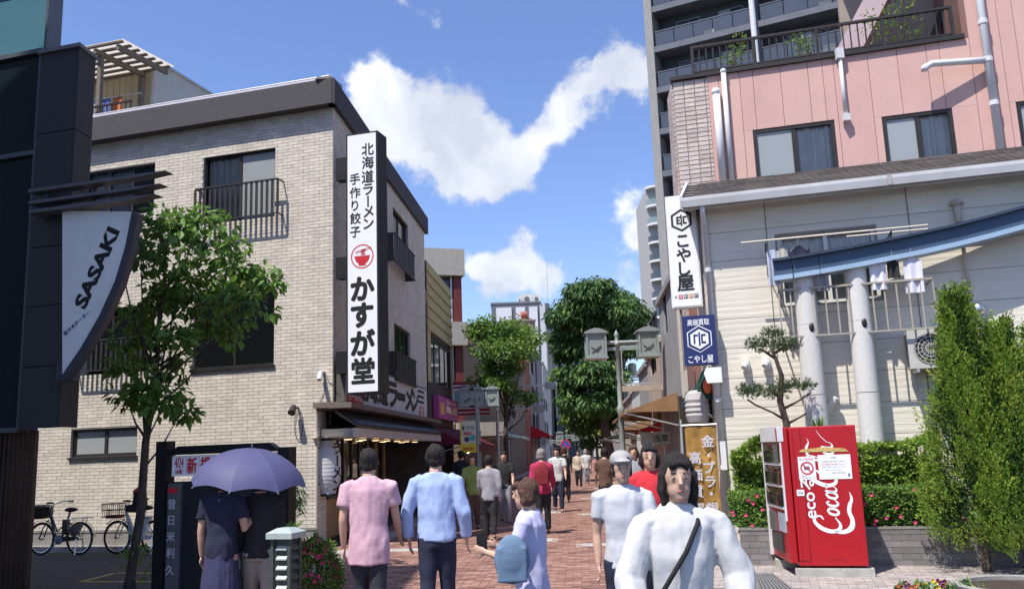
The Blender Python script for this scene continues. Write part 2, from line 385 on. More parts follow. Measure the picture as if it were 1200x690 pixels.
# ---------------------------------------------------------------- lettering
_G = {}
def glyph(ch, bold=0):
    k = (ch, bold)
    if k in _G: return _G[k]
    c = bpy.data.curves.new('t', 'FONT'); c.body = ch; c.size = 1; c.offset = bold; c.resolution_u = 3
    o = bpy.data.objects.new('t', c); COL.objects.link(o); bpy.context.view_layer.update()
    me = o.evaluated_get(bpy.context.evaluated_depsgraph_get()).to_mesh()
    v = [(p.co.x, p.co.y) for p in me.vertices]; f = [tuple(p.vertices) for p in me.polygons]
    bpy.data.objects.remove(o); bpy.data.curves.remove(c)
    if v:
        xs = [p[0] for p in v]; ys = [p[1] for p in v]; bb = (min(xs), max(xs), min(ys), max(ys))
    else: bb = (0, 1, 0, 1)
    _G[k] = (v, f, bb); return _G[k]
def put_text(mb, F, s, u, z, size, d, bold=0, rot=0, sx=1, fit=None, m=0, shear=0):
    "text centred at (u,z); size = em, or fit=(w,h) box"
    v, f, bb = glyph(s, 0); B_ = bold*.85
    cx, cy = (bb[0]+bb[1])/2, (bb[2]+bb[3])/2
    ax, ay = (size*sx, size) if fit is None else (fit[0]/(bb[1]-bb[0]), fit[1]/(bb[3]-bb[2]))
    ca, sa = math.cos(rot), math.sin(rot)
    # heavier strokes: the same outline laid a few times, each a hair off and above the last
    for k, (ox, oy) in enumerate([(0, 0), (B_, 0), (-B_, 0), (0, B_), (0, -B_), (B_*.7, B_*.7), (-B_*.7, -B_*.7), (B_*.7, -B_*.7), (-B_*.7, B_*.7)] if bold else [(0, 0)]):
        vs = []
        for (x, y) in v:
            x, y = (x-cx+ox)*ax, (y-cy+oy)*ay; x += shear*y
            vs.append(F.P(u+x*ca-y*sa, z+x*sa+y*ca, d+k*.0004))
        mb.add(vs, f, m)
def stroke(mb, pts, T, m=0, sub=8, w=1.0):
    "ribbon through (x,y,width) points; T maps (x,y)->world"
    P = [np.array(p, float) for p in pts]; out = []
    for i in range(len(P)-1):
        p0, p1, p2, p3 = P[max(i-1, 0)], P[i], P[i+1], P[min(i+2, len(P)-1)]
        for k in range(sub):
            t = k/sub; out.append(.5*((2*p1)+(-p0+p2)*t+(2*p0-5*p1+4*p2-p3)*t*t+(-p0+3*p1-3*p2+p3)*t**3))
    out.append(P[-1]); L_, R_ = [], []
    for i, p in enumerate(out):
        a = out[max(i-1, 0)]; b = out[min(i+1, len(out)-1)]; d = (b-a)[:2]; n = np.hypot(*d); d = d/n if n > 1e-9 else np.array([1, 0]); q = np.array([-d[1], d[0]])*max(p[2], .002)*w/2
        L_.append(T(p[0]+q[0], p[1]+q[1])); R_.append(T(p[0]-q[0], p[1]-q[1]))
    n = len(L_); mb.add(L_+R_, [(i+1, i, i+n, i+1+n)[::-1] for i in range(n-1)], m)
def disc(mb, F, u, z, r, d, n=28, m=0, r0=0, a0=0, a1=2*math.pi):
    vs = []; 
    for i in range(n+1):
        a = a0+(a1-a0)*i/n
        vs.append(F.P(u+r*math.cos(a), z+r*math.sin(a), d)); vs.append(F.P(u+r0*math.cos(a), z+r0*math.sin(a), d))
    mb.add(vs, [(2*i, 2*i+2, 2*i+3, 2*i+1) for i in range(n)], m)
def frect(mb, F, u0, u1, z0, z1, d, m=0): mb.quad(F.P(u0, z0, d), F.P(u1, z0, d), F.P(u1, z1, d), F.P(u0, z1, d), m)
# ================================================================ frames of the place
FL = Frame(ground(100, 644), D2)
cu = FL.px(390, 400)[0]; cb = FL.P(cu, 0)
FS = Frame(cb, D1)                                   # street side of the brick building, u runs away
FR = Frame(ground(1100, 666)+Vector((0, 1.3, 0)), D2)     # cream house front
ru = FR.px(835, 400)[0]; rb = FR.P(ru, 0)
def SR(u): return rb + D1*u                           # point on the right building line
NR = Vector((-D1.y, D1.x, 0))                         # toward the street from the right side
class FrameR(Frame):                                   # right-hand street side: u runs toward the viewer
    pass
FRS = Frame(rb, -D1)                                 # n = (-y.. ) faces the street

# ================================================================ ground
ASPH = mat('asphalt', (.055, .056, .06), .95, .25, 5, bump=.35, bscale=140, dirt=.25)
PAVB = mat('paving_bed', (.16, .12, .10), .95, .3, 4)
REDP = mat('red_clay_paver', (.27, .145, .115), .85, .22, 9, bump=.2, bscale=90, tint=.42)
GREYP = mat('pale_stone_paver', (.42, .41, .385), .8, .14, 7, bump=.15, bscale=90, tint=.14)
KERB = mat('kerb_concrete', (.36, .35, .33), .9, .2, 6, bump=.25, bscale=60, dirt=.5)
mb = MB(); mb.quad((-400, -400, 0), (400, -400, 0), (400, 600, 0), (-400, 600, 0)); g = mb.build('asphalt_road', ASPH, kind='structure')
E1 = Vector((D1.y, -D1.x, 0))                          # street across, to the right
FG = Frame(cb - D1*8, E1)                              # street coordinates: u across, v = along D1
def G(u, v, z=0): return cb + E1*u + D1*(v-8) + Vector((0, 0, z))
SW = (rb-cb).dot(E1)
mb = MB(); mb.quad(G(0.03, -1.5, .004), G(SW-.03, -1.5, .004), G(SW-.03, 120, .004), G(.03, 120, .004)); bed = mb.build('street_paving', PAVB, kind='structure')
# pavers laid across the street: length across, courses along D1; pale stone bands and inset blocks
def in_pale(u, v):
    k = v % 7.2
    if abs(u-.55) < .16 or abs(u-(SW-.55)) < .16: return True
    if k < .34 and not (2.2 < u < SW-2.2): return True
    if (.9 < k < 1.55) and (SW/2-.1 < u < SW/2+.75): return True
    if (2.2 < k < 2.42) and (SW/2-.3 < u < SW/2+.4): return True
    return False
def pavers():
    stuff = MB(); cand = []
    PL, PH = .215, .1075
    v = -1.5
    j = 0
    while v < 60:
        u = .04 - (PL/2 if j % 2 else 0)
        while u < SW-.06:
            a, b = max(u, .04), min(u+PL-.01, SW-.05)
            if b-a > .03: cand.append((a, b, v, v+PH-.009, in_pale((a+b)/2, v)))
            u += PL
        v += PH; j += 1
    def vis(c):
        p = G((c[0]+c[1])/2, c[2], 0)-CAM; y = p.dot(CF); 
        return y > 0 and abs(p.dot(CR)/y*FPX) < 600 and -p.dot(CU)/y*FPX < 345 and c[1]-c[0] > .2
    order = sorted([i for i, c in enumerate(cand) if vis(c)], key=lambda i: (G(cand[i][0], cand[i][2])-CAM).length)[:300]
    ch = set(order)
    bx = MB(); bx.box8([(0, 0, 0), (.205, 0, 0), (.205, .0985, 0), (0, .0985, 0), (0, 0, .012), (.205, 0, .012), (.205, .0985, .012), (0, .0985, .012)])
    mr = unit_mesh('paver', bx, REDP); mg = unit_mesh('paver', bx, GREYP)
    for i, (a, b, c, d, pale) in enumerate(cand):
        zt = .010+rng.uniform(-.0015, .0025)
        if i in ch:
            p = G(a, c, zt-.008); M = Matrix(((E1.x, D1.x, 0, p.x), (E1.y, D1.y, 0, p.y), (0, 0, 1, p.z), (0, 0, 0, 1)))
            inst('paver', mg if pale else mr, bed, M)
        else:
            stuff.box8([G(a, c, .003), G(b, c, .003), G(b, d, .003), G(a, d, .003), G(a, c, zt), G(b, c, zt), G(b, d, zt), G(a, d, zt)], 1 if pale else 0, rng.random(), skip=(0,))
    stuff.build('paving_bricks', [REDP, GREYP], bed, tint=True, kind='stuff')
    # beyond the laid courses the material takes over
    mb = MB(); mb.quad(G(.04, 60, .010), G(SW-.05, 60, .010), G(SW-.05, 120, .010), G(.04, 120, .010)); mb.build('far_paving', mat('far_red_paving', (.3, .13, .1), .9, .3, 2.5), bed)
pavers()
# manhole covers along the middle of the street
IRON = mat('cast_iron', (.12, .12, .125), .55, .3, 20, metal=.6, bump=.2)
for (u, v) in ((SW/2+.2, 10.5), (SW/2+.3, 17), (SW/2+.1, 24)):
    mb = MB(); p = G(u, v); mb.lathe((p.x, p.y, 0), [(0.001, .016), (.3, .016), (.3, .0)], 24); o = mb.build('manhole_cover', IRON)
    tag(o, {10.5: 'round iron manhole cover in the red paving, nearest to the camera', 17: 'round iron manhole cover in the red paving, second along the street', 24: 'round iron manhole cover in the red paving, farthest along the street'}[v], 'manhole cover', 'manhole covers in the street')
# kerb stones along the brick building and plinth strip
kb = MB(); 
kerb = thing('kerb', 'row of concrete kerb stones along the foot of the brick building', 'kerb', FL.P(0, 0)); kerb['kind'] = 'structure'
del kerb['category']
kx = FL.px(-60, 648)[0]; n = 0
b = MB(); b.box8([(0, -.42, 0), (.588, -.42, 0), (.588, -.28, 0), (0, -.28, 0), (0, -.40, .10), (.588, -.40, .10), (.588, -.28, .10), (0, -.28, .10)]); kme = unit_mesh('kerb_stone', b, KERB)
while kx < cu-.7:
    inst('kerb_stone', kme, kerb, frame_matrix(FL, kx, 0, 0)); kx += .6
mb = MB(); mb.fbox(FL, FL.px(-60, 648)[0], cu-.6, 0, .085, .002, .278); mb.build('gutter_strip', KERB, kerb)
# right-hand pavement under the vending machine
LP = mat('light_pavement_paver', (.34, .30, .28), .9, .2, 6, bump=.2, tint=.2)
v0 = ground(872, 668); 
FP = Frame((FR.o.x, FR.o.y), D2)
def PV(u, d, z): return FR.P(u, z, d)
mb = MB(); mb.box8([PV(ru-.9, 3.2, .0), PV(9, 3.2, .0), PV(9, -.1, .0), PV(ru-.9, -.1, .0), PV(ru-.9, 3.2, .03), PV(9, 3.2, .03), PV(9, -.1, .03), PV(ru-.9, -.1, .03)], skip=(0,)); pvm = mb.build('side_pavement', PAVB, kind='structure')
def sidepav():
    st = MB(); c = []; d = 1.3; j = 0
    while d < 3.15:
        u = ru-.85 - (.1 if j % 2 else 0)
        while u < 6: c.append((u, u+.192, d, d+.092)); u += .2
        d += .1; j += 1
    b = MB(); b.box8([(0, 0, 0), (.192, 0, 0), (.192, .092, 0), (0, .092, 0), (0, 0, .012), (.192, 0, .012), (.192, .092, .012), (0, .092, .012)]); me = unit_mesh('paver', b, LP)
    key = [i for i, q in enumerate(c) if 0 < 1][:]
    def vis(q):
        p = PV(q[0], q[2], .03)-CAM; y = p.dot(CF); return abs(p.dot(CR)/y*FPX) < 600 and -p.dot(CU)/y*FPX < 345
    vs = [i for i in key if vis(c[i])]; ch = set(sorted(vs, key=lambda i: (PV(c[i][0], c[i][2], 0)-CAM).length)[:280])
    for i, (a, b_, d0, d1) in enumerate(c):
        z = .031+rng.uniform(0, .003)
        if i in ch: inst('paver', me, pvm, frame_matrix(FR, a, z, d1))
        else: st.box8([PV(a, d1, .03), PV(b_, d1, .03), PV(b_, d0, .03), PV(a, d0, .03), PV(a, d1, z+.012), PV(b_, d1, z+.012), PV(b_, d0, z+.012), PV(a, d0, z+.012)], 0, rng.random(), skip=(0,))
    st.build('paving_bricks', LP, pvm, tint=True, kind='stuff')
sidepav()
# yellow box marking on the asphalt at the left
YEL = mat('worn_yellow_paint', (.42, .30, .10), .85, .35, 25)
mb = MB()
q = [ground(95, 681, .004), ground(192, 681, .004), ground(200, 671, .004), ground(135, 671, .004)]
for i in range(4):
    a, b = q[i], q[(i+1) % 4]; d = (b-a).normalized(); n = Vector((-d.y, d.x, 0))*.05
    mb.quad(a-n, b-n, b+n, a+n)
o = mb.build('yellow_road_marking', YEL); o['kind'] = 'structure'

# ================================================================ brick building on the left
BRICK = mat('pale_grey_brick_tile', (.65, .585, .495), .75, .10, 4, bump=.3, bscale=120, tint=.10, dirt=.30)
MORT = mat('grey_mortar', (.34, .32, .29), .95, .12, 8)
PLINTH = mat('grey_plinth', (.25, .235, .215), .9, .15, 5, bump=.2, dirt=.4)
FASC = mat('charcoal_fascia', (.075, .07, .075), .85, .22, 30, bump=.5, bscale=70)
CAPM = mat('lavender_grey_metal_cap', (.33, .32, .37), .5, .08, metal=.3)
def brick_building():
    uL = FL.px(-70, 640)[0]; uR = cu; ZT = 8.66
    bld = thing('brick_building', 'three-storey pale brick building with dark roof fascia and ramen shop on its ground floor', 'building', FL.P(uR, 0))
    H = lambda x0, y0, x1, y1: FL.rect(x0, y0, x1, y1)
    w1, w2, w3, w4 = H(100, 203, 180, 250), H(239, 185, 322, 254), H(228, 341, 321, 427), H(88, 364, 172, 436)
    w5, w6 = H(84, 503.5, 160, 533), H(14, 506, 28, 537)
    us = FL.px(371, 560)[0]                       # right end of the ground-floor wall
    zs = FL.px(365, 480)[1]                       # shop ledge height
    holes = [w1, w2, w3, w4, w5, w6, (us, uR+1, -1, zs)]
    mb = MB(); wall_mesh(mb, FL, uL, us, .34, ZT, [(max(h[0], uL), min(h[1], us), h[2], h[3]) for h in holes[:6]], .14); wall_mesh(mb, FL, us, uR, zs, ZT, [], .14)
    D = FS.px(499, 400)[0]
    sA, sB = FS.rect(460, 241, 478.5, 312), FS.rect(461.5, 378, 481, 442)
    wall_mesh(mb, FS, 0, D, zs, ZT, [sA, sB], .12)
    # ends, back and roof
    mb.quad(FS.P(D, 0), FS.P(D, 0)-D2*10, FS.P(D, ZT)-D2*10, FS.P(D, ZT))
    mb.quad(FL.P(uL, 0), FL.P(uL, ZT), FL.P(uL, ZT, -9), FL.P(uL, 0, -9))
    wall = mb.build('wall', MORT, bld)
    mb = MB(); mb.quad(FL.P(uL, ZT-.1), FL.P(uR, ZT-.1), FS.P(D, ZT-.1), FL.P(uL, ZT-.1)+D1*9.6); mb.build('roof_deck', mat('roof_deck_grey', (.3, .3, .3), .9), bld)
    mb = MB(); mb.fbox(FL, uL, us, 0, .34, -.05, .012); mb.fbox(FL, uL, us, .34, .37, -.05, .025); mb.build('plinth', PLINTH, bld)
    bl = brick_list(FL, uL, uR-.0, .38, ZT, holes[:6]+[(us, uR+1, 0, zs)])
    bl2 = brick_list(FS, .0, D, zs, ZT, [sA, sB])
    def pk(b):
        if b[0] is not FL: return False
        p = FL.P((b[1]+b[2])/2, (b[3]+b[4])/2)-CAM; y = p.dot(CF); x = 600+p.dot(CR)/y*FPX; yy = 345-p.dot(CU)/y*FPX
        return 326 < x < 388 and yy > 150 and not (x > 405)
    lay_bricks(bl+bl2, bld, BRICK, pick=pk, stuffname='brickwork', full=.227)
    # fascia: dark band and sloped metal cap
    f = MB(); zf = FL.px(389.4, 129)[1]-.02
    zf = 8.52; ztop = zf+.52; zcap = 9.16
    def band(F, a, b, d, m0, z0, z1, dd0=0):
        f.fbox(F, a, b, z0, z1, dd0, d, m0)
    band(FL, uL, uR+.1, .24, 0, zf, ztop); band(FS, -.24, D+.25, .1, 0, zf, ztop, -.05)
    # sloping cap
    def cap(a0, a1, F, d, L):
        f.box8([F.P(a0, ztop+.002, d), F.P(a1, ztop+.002, d), F.P(a1, ztop+.002, -.4), F.P(a0, ztop+.002, -.4), F.P(a0, zcap, d-.16), F.P(a1, zcap, d-.16), F.P(a1, zcap, -.4), F.P(a0, zcap, -.4)], 1)
    cap(uL, uR-.0, FL, .24, 0)
    f2 = f.build('fascia', [FASC, CAPM], bld)
    f3 = MB(); f3.box8([FS.P(-.23, ztop+.002, .1), FS.P(D+.25, ztop+.002, .1), FS.P(D+.25, ztop+.002, -.3), FS.P(-.23, ztop+.002, -.3), FS.P(-.08, zcap+.002, .0), FS.P(D+.05, zcap+.002, .0), FS.P(D+.05, zcap+.002, -.3), FS.P(-.08, zcap+.002, -.3)]); f3.build('fascia_cap', FASC, bld)
    mb = MB(); mb.tube([FL.P(uL, zcap+.02, .06), FL.P(uR-.05, zcap+.02, .06)], .018, 6); mb.tube([FS.P(-.05, zcap+.02, -.02), FS.P(D, zcap+.02, -.02)], .018, 6); mb.build('parapet_wire', SILVER, bld)
    # windows
    window(FL, w1, bld, n=3, curtain=[(0.02, .62)], glass=GLASS)
    window(FL, w2, bld, n=2, curtain=[(0.02, .5)], kinds=[GLASS, FROST])
    window(FL, w3, bld, n=2, glass=GLASSD, sill=True); window(FL, w4, bld, n=2, glass=GLASSD)
    window(FL, w5, bld, n=2, kinds=[FROST, FROST], sill=True, glass=GLASSD, fw=.06); window(FL, w6, bld, n=1, glass=GLASSD)
    window(FS, sA, bld, n=2, kinds=[GLASS, GLASSD], curtain=[(.02, .5)]); window(FS, sB, bld, n=2, glass=GLASS)
    RM = mat('brown_railing_metal', (.05, .045, .045), .5, .15, metal=.4)
    r0 = FL.px(229, 220, .22); r1 = FL.px(325, 250, .22); rt = FL.px(322, 209, .22)[1]
    railing(FL, r0[0], r1[0], r1[1], rt, .22, bld, RM, step=.115, bw=.05)
    r0 = FL.px(86, 395, .22); r1 = FL.px(176, 430, .22); rt = FL.px(172, 393, .22)[1]
    railing(FL, r0[0], r1[0], r1[1], rt, .22, bld, RM, step=.115, bw=.05)
    for (a, b, t0, t1) in ((462, 486, 270, 303), (465, 488, 409, 443)):
        q0 = FS.px(a, t0+2, .28); q1 = FS.px(b, t1+6, .28)
        zt = q0[1]; zb = zt-.72
        rl = MB(); 
        rl.fbox(FS, q0[0], q1[0], zt-.03, zt, .26, .30); rl.fbox(FS, q0[0], q1[0], zb, zb+.03, .26, .30)
        for u in (q0[0], q1[0]): rl.fbox(FS, u-.012, u+.012, zb, zt-.004, 0, .258)
        o = rl.build('window_guard', RM, bld); k = 9
        pm = MB(); wv = (q1[0]-q0[0])/k; pm.box((wv*.36, 0, (zt-zb)/2-.03), (wv*.72, .015, zt-zb-.06)); me = unit_mesh('slat', pm, RM)
        for i in range(k): inst('slat', me, o, frame_matrix(FS, q0[0]+wv*i+wv*.1, zb+.03, .28))
    # expansion joint
    mb = MB(); zj = FL.px(300, 275)[1]; mb.fbox(FL, FL.px(275, 280)[0], uR, zj, zj+.012, 0, .0115); mb.build('joint_strip', MORT, bld)
    # camera and cable on the corner
    # ---------- ground-floor shop
    shop_parts(bld, us, zs, D)
    return bld, us, zs, D
WOODP = mat('ochre_shop_panel', (.36, .22, .11), .7, .15, 3, stretch=(1, 1, 8))
CREAMB = mat('cream_board', (.55, .50, .43), .8, .1)
TILE = mat('black_glazed_roof_tile', (.05, .05, .053), .4, .25, 12, tint=.2)
BULB = mat('warm_downlight', (1, .78, .42), .5, 0, emit=2.2)
def shop_parts(bld, us, zs, D):
    # recess: back wall and ceiling, floor
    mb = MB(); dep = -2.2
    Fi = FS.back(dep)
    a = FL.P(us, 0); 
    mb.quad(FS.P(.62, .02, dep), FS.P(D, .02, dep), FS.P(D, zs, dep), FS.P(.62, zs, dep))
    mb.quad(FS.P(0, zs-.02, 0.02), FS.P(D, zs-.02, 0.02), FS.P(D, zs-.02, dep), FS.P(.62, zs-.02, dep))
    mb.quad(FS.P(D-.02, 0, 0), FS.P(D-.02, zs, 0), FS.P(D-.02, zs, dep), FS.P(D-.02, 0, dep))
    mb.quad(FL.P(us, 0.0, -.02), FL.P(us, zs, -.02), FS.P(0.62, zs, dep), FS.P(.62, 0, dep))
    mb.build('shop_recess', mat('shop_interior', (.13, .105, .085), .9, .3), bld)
    # corner pillar face is brick: returns
    rl = brick_list(Frame(FL.P(us, 0), D1), .0, .62, .0, zs, [])
    mb = MB()
    FC = Frame(FL.P(us, 0), D1)
    mb.quad(FC.P(0, 0), FC.P(.62, 0), FC.P(.62, zs), FC.P(0, zs)); mb.build('pillar_return', MORT, bld)
    m2 = MB()
    for (F, a, b, z0, z1) in rl: m2.fbox(F, a, b, z0, z1, 0, .008, t=rng.random(), back=False)
    m2.build('pillar_brickwork', BRICK, bld, tint=True, kind='stuff')
    # timber counter panel below window level
    c0, c1 = FC.P(.62, 0), FS.P(4.2, 0, -.3)
    d = (c1-c0); Fp = Frame(c0, d); L = d.length
    zc = 1.72
    mb = MB(); k = 9
    for i in range(k): mb2 = MB(); mb2.fbox(Fp, L*i/k+.006, L*(i+1)/k-.006, .12, zc*.5, -.04, 0); mb2.build('wood_panel', WOODP, bld)
    mb.fbox(Fp, 0, L, .0, .12, -.06, -.01); mb.build('skirting', DARKF, bld)
    mb = MB(); mb.fbox(Fp, -.02, L, zc*.5, zc*.5+.05, -.14, .06); mb.build('counter_top', DARKF, bld)
    # shopfront glazing with posts
    mb = MB()
    for i in range(6):
        u = 0.1+i*(L-.2)/5; mb.fbox(Fp, u-.03, u+.03, zc*.5+.05, zs-.03, -.1, -.04)
    mb.build('shopfront_frame', DARKF, bld)
    for i in range(5):
        u0 = .1+i*(L-.2)/5+.03; u1 = .1+(i+1)*(L-.2)/5-.03
        p = MB(); p.quad(Fp.P(u0, zc*.5+.05, -.07), Fp.P(u1, zc*.5+.05, -.07), Fp.P(u1, zs-.04, -.07), Fp.P(u0, zs-.04, -.07)); p.build('pane', GLASSD, bld)
    # sliding door farther along
    mb = MB(); 
    for (a, b) in ((4.6, 5.5), (5.55, 6.45)):
        mb.fbox(FS, a, a+.06, 0, 2.3, -.5, -.44); mb.fbox(FS, b-.06, b, 0, 2.3, -.5, -.44); mb.fbox(FS, a+.06, b-.06, 2.22, 2.3, -.5, -.44); mb.fbox(FS, a+.06, b-.06, 0, .3, -.5, -.44)
    mb.build('sliding_door', WOODP, bld)
    # posters and menu strips hanging inside
    for i in range(9):
        u = 1+i*.62; z = 2.3+rng.uniform(-.1, .1)
        mb = MB(); mb.fbox(FS, u, u+.16, z, z+.5, -.36, -.35)
        mb.build('menu_strip', mat(['menu_paper', 'menu_red', 'menu_yellow'][i % 3], [(.5, .48, .42), (.35, .05, .04), (.5, .36, .1)][i % 3], .8), bld)
    # ledge beam, tiled awning, cream beam below it
    z1 = FS.px(404, 478, .55)[1]
    BR = mat('brown_ledge_metal', (.16, .13, .11), .7, .15)
    mb = MB(); mb.box8([FS.P(-.25, zs, .42), FS.P(D, zs, .42), FS.P(D, zs, -.02), FS.P(-.25, zs, -.02), FS.P(-.25, zs+.1, .42), FS.P(D, zs+.1, .42), FS.P(D, zs+.1, -.02), FS.P(-.25, zs+.1, -.02)])
    mb.fbox(FL, us-.02, cu+.2, zs+.02, zs+.12, -.3, .12)
    mb.build('ledge', BR, bld)
    aw = MB(); za, zb = zs-.02, zs-.34; d0, d1 = .02, .46
    aw.box8([FS.P(.1, zb-.02, d1), FS.P(D-.3, zb-.02, d1), FS.P(D-.3, za-.06, d0), FS.P(.1, za-.06, d0), FS.P(.1, zb+.02, d1), FS.P(D-.3, zb+.02, d1), FS.P(D-.3, za, d0), FS.P(.1, za, d0)])
    awo = aw.build('tiled_awning', BR, bld)
    nrow, step = 3, .2; sl_ = Vector((0, 0, zb-za)) + FS.n*(d1-d0)
    tm = MB(); Lr = sl_.length/nrow*1.12
    for k in range(5):
        pass
    # an s-curved pantile, x along the eave, y down the slope
    prof = [(x/8*step, .035*math.sin(math.pi*x/8)**1.0) for x in range(9)]
    vs = []
    for (x, h) in prof: vs.append((x, 0, h)); vs.append((x, Lr, h+.012)); 
    for (x, h) in prof: vs.append((x, Lr, h-.012))
    fs = [(2*i, 2*i+1, 2*i+3, 2*i+2) for i in range(8)] + [(2*i+1, 18+i, 19+i, 2*i+3) for i in range(8)]
    tm.add(vs, fs); tme = unit_mesh('tile', tm, TILE)
    sd = sl_.normalized(); nrm = D1.cross(sd); nrm = -nrm if nrm.z < 0 else nrm
    u = .1
    while u < D-.45:
        for r in range(nrow):
            p = FS.P(u, za+.025, d0) + sd*(sl_.length/nrow*r)
            M = Matrix(((D1.x, sd.x, nrm.x, p.x), (D1.y, sd.y, nrm.y, p.y), (D1.z, sd.z, nrm.z, p.z), (0, 0, 0, 1)))
            inst('tile', tme, awo, M)
        u += step
    mb = MB(); mb.fbox(FS, .0, D-.25, zb-.20, zb-.03, .38, .45); 
    mb.fbox(FL, us-.0, cu+.37, zb-.20, zb-.03, -.25, -.18)
    mb.build('awning_beam', CREAMB, bld)
    mb = MB(); mb.quad(FS.P(0, zb-.19, .38), FS.P(D-.25, zb-.19, .38), FS.P(D-.25, zb-.19, -.4), FS.P(0, zb-.19, -.4)); mb.build('soffit', CREAMB, bld)
    for i in range(7):
        u = .5+i*1.15; 
        for dd in ((.16,) if i % 2 else (.16, -.2)):
            mb = MB(); p = FS.P(u, zb-.225, dd); mb.lathe(p, [(0.002, -.01), (.07, -.012), (.085, .0), (.085, .02)], 14, 0); mb.lathe(p, [(.085, .02), (.1, .018), (.1, -.004), (.085, -.004)], 14, 1); mb.build('downlight', [BULB, CREAMB], bld)
bld, us_, zs_, DEP = brick_building()

# paper lantern at the shop corner
BLK = mat('black_ink', (.012, .012, .013), .6, 0)
REDI = mat('red_ink', (.55, .02, .03), .55, .05)
WHI = mat('white_sign_face', (.82, .83, .84), .45, .03, 2)
def lantern():
    p0 = at(385, 548, 17.05); 
    zt = at(385, 515.5, 17.05).z; zb = at(385, 579, 17.05).z; r = .235; h = zt-zb
    t = thing('paper_lantern', 'big white paper lantern lettered in black hanging by the ramen shop corner', 'lantern', (p0.x, p0.y, zb))
    prof = []; n = 28
    for i in range(n+1):
        s = i/n; k = min(1, math.sin(math.pi*max(.0, min(1, s)))**.33*1.03) if 0 < s < 1 else .55
        prof.append((r*max(.6, k)*(1-.016*(i % 2)), h*s))
    mb = MB(); mb.lathe((p0.x, p0.y, zb), prof, 32); mb.build('shade', mat('lantern_paper', (.62, .63, .66), .8, .05, transl=.25), t, smooth=False)
    for z in (zb-.03, zt-.01):
        mb = MB(); mb.lathe((p0.x, p0.y, z), [(.02, 0), (.15, 0), (.15, .045), (.02, .045)], 24); mb.build('cap_ring', DARKF, t)
    mb = MB(); mb.tube([(p0.x, p0.y, zt), (p0.x, p0.y, zs_-.3)], .008, 6); mb.build('cord', DARKF, t)
    # lettering wraps round the shade, twice
    class Cyl(Frame):
        def __init__(s, a0): s.a0 = a0
        def P(s, u, z, d=0):
            a = s.a0 + u/r; rr = r+.006+d; return Vector((p0.x+rr*math.sin(a), p0.y-rr*math.cos(a), z))
    for a0 in (-.95, .95):
        F = Cyl(a0); mb = MB(); zz = [zt-.12, zt-.33, zt-.56, zt-.80]
        zz = [zb+h*q for q in (.84, .62, .40, .17)]
        for ch, z in zip('ラーメン', zz):
            put_text(mb, F, ch, 0, z, .25, 0, bold=.025, rot=math.pi/2 if ch == 'ー' else 0)
        mb.build('lettering', BLK, t)
lantern()

# ---------------- tall vertical ramen sign
def ramen_bowl(mb, F, u, z, r, d, m):
    disc(mb, F, u, z, r, d, 40, m, r0=r*.90)
    # bowl: half disc with foot
    a0, a1 = math.pi*1.03, math.pi*1.97
    disc(mb, F, u, z-.0*r, r*.66, d, 20, m, 0, math.pi, 2*math.pi); frect(mb, F, u-.30*r, u+.30*r, z-.76*r, z-.6*r, d+.0005, m)
    frect(mb, F, u-.72*r, u+.72*r, z, z+.06*r, d+.0005, m)
    T = lambda x, y: F.P(u+x*r, z+y*r, d+.001)
    for k in range(5):
        y0 = .12+.1*k; stroke(mb, [(-.1-.02*k+.3*(k % 2), y0, .05), (.05, y0+.05, .05), (.32-.3*(k % 2), y0+.09, .05)], T, m, 4)
    for k in range(4): stroke(mb, [(.02+.07*k, .1, .035), (-.1+.09*k, .35, .035), (.06+.08*k, .58, .035)], T, m, 5)
    stroke(mb, [(-.6, .42, .045), (.82, .72, .03)], T, m, 2); stroke(mb, [(-.58, .30, .045), (.84, .62, .03)], T, m, 2)
def tall_sign():
    Y = 16.35; tl = at(407.3, 159.5, Y); F = Frame((tl.x, tl.y), D2)
    u1 = F.px(441.5, 300)[0]; zt = F.px(407, 160)[1]; zb = F.px(407, 460)[1]
    t = thing('vertical_shop_sign', 'tall white vertical ramen sign with red bowl emblem on the brick building corner', 'sign', F.P(0, zb))
    mb = MB(); mb.fbox(F, -.035, u1+.035, zb-.035, zt+.035, -.42, -.006); mb.build('sign_case', mat('black_sign_case', (.02, .02, .022), .45, .2), t)
    mb = MB(); mb.fbox(F, .0, u1, zb, zt, -.006, .004); mb.build('sign_face', WHI, t)
    def P(x, y): return F.px(x, y)
    mb = MB(); s = .225
    for ch, x, y in (('北', 431, 175), ('海', 431.2, 190.5), ('道', 431, 207), ('ラ', 431.4, 222), ('ー', 431.4, 236), ('メ', 432, 248), ('ン', 432, 262)):
        u, z = P(x, y); put_text(mb, F, ch, u, z, .265, .006, bold=.02, rot=math.pi/2 if ch == 'ー' else 0, sx=1)
    for ch, x, y in (('手', 416, 210), ('作', 416.3, 226), ('り', 416, 241), ('餃', 416.6, 256), ('子', 416.4, 272)):
        u, z = P(x, y); put_text(mb, F, ch, u, z, .235, .006, bold=.018)
    for ch, x, y in (('か', 425, 338), ('す', 424.5, 369), ('が', 425.3, 401), ('堂', 425.6, 434)):
        u, z = P(x, y); put_text(mb, F, ch, u, z, .51, .006, bold=.055 if ch != '堂' else .04)
    mb.build('lettering', BLK, t)
    mb = MB(); u, z = P(424.6, 300.5); ramen_bowl(mb, F, u, z, .235, .006, 0); mb.build('emblem', REDI, t)
    for (a, b) in ((183, 209), (300, 325), (411, 437)):
        z0 = P(400, b)[1]; z1 = P(400, a)[1]; uu = P(391, a)[0]
        mb = MB(); mb.fbox(F, uu, -.037, z0, z1, -.3, -.08); mb.build('bracket', mat('black_sign_case', (.02, .02, .022)), t)
tall_sign()
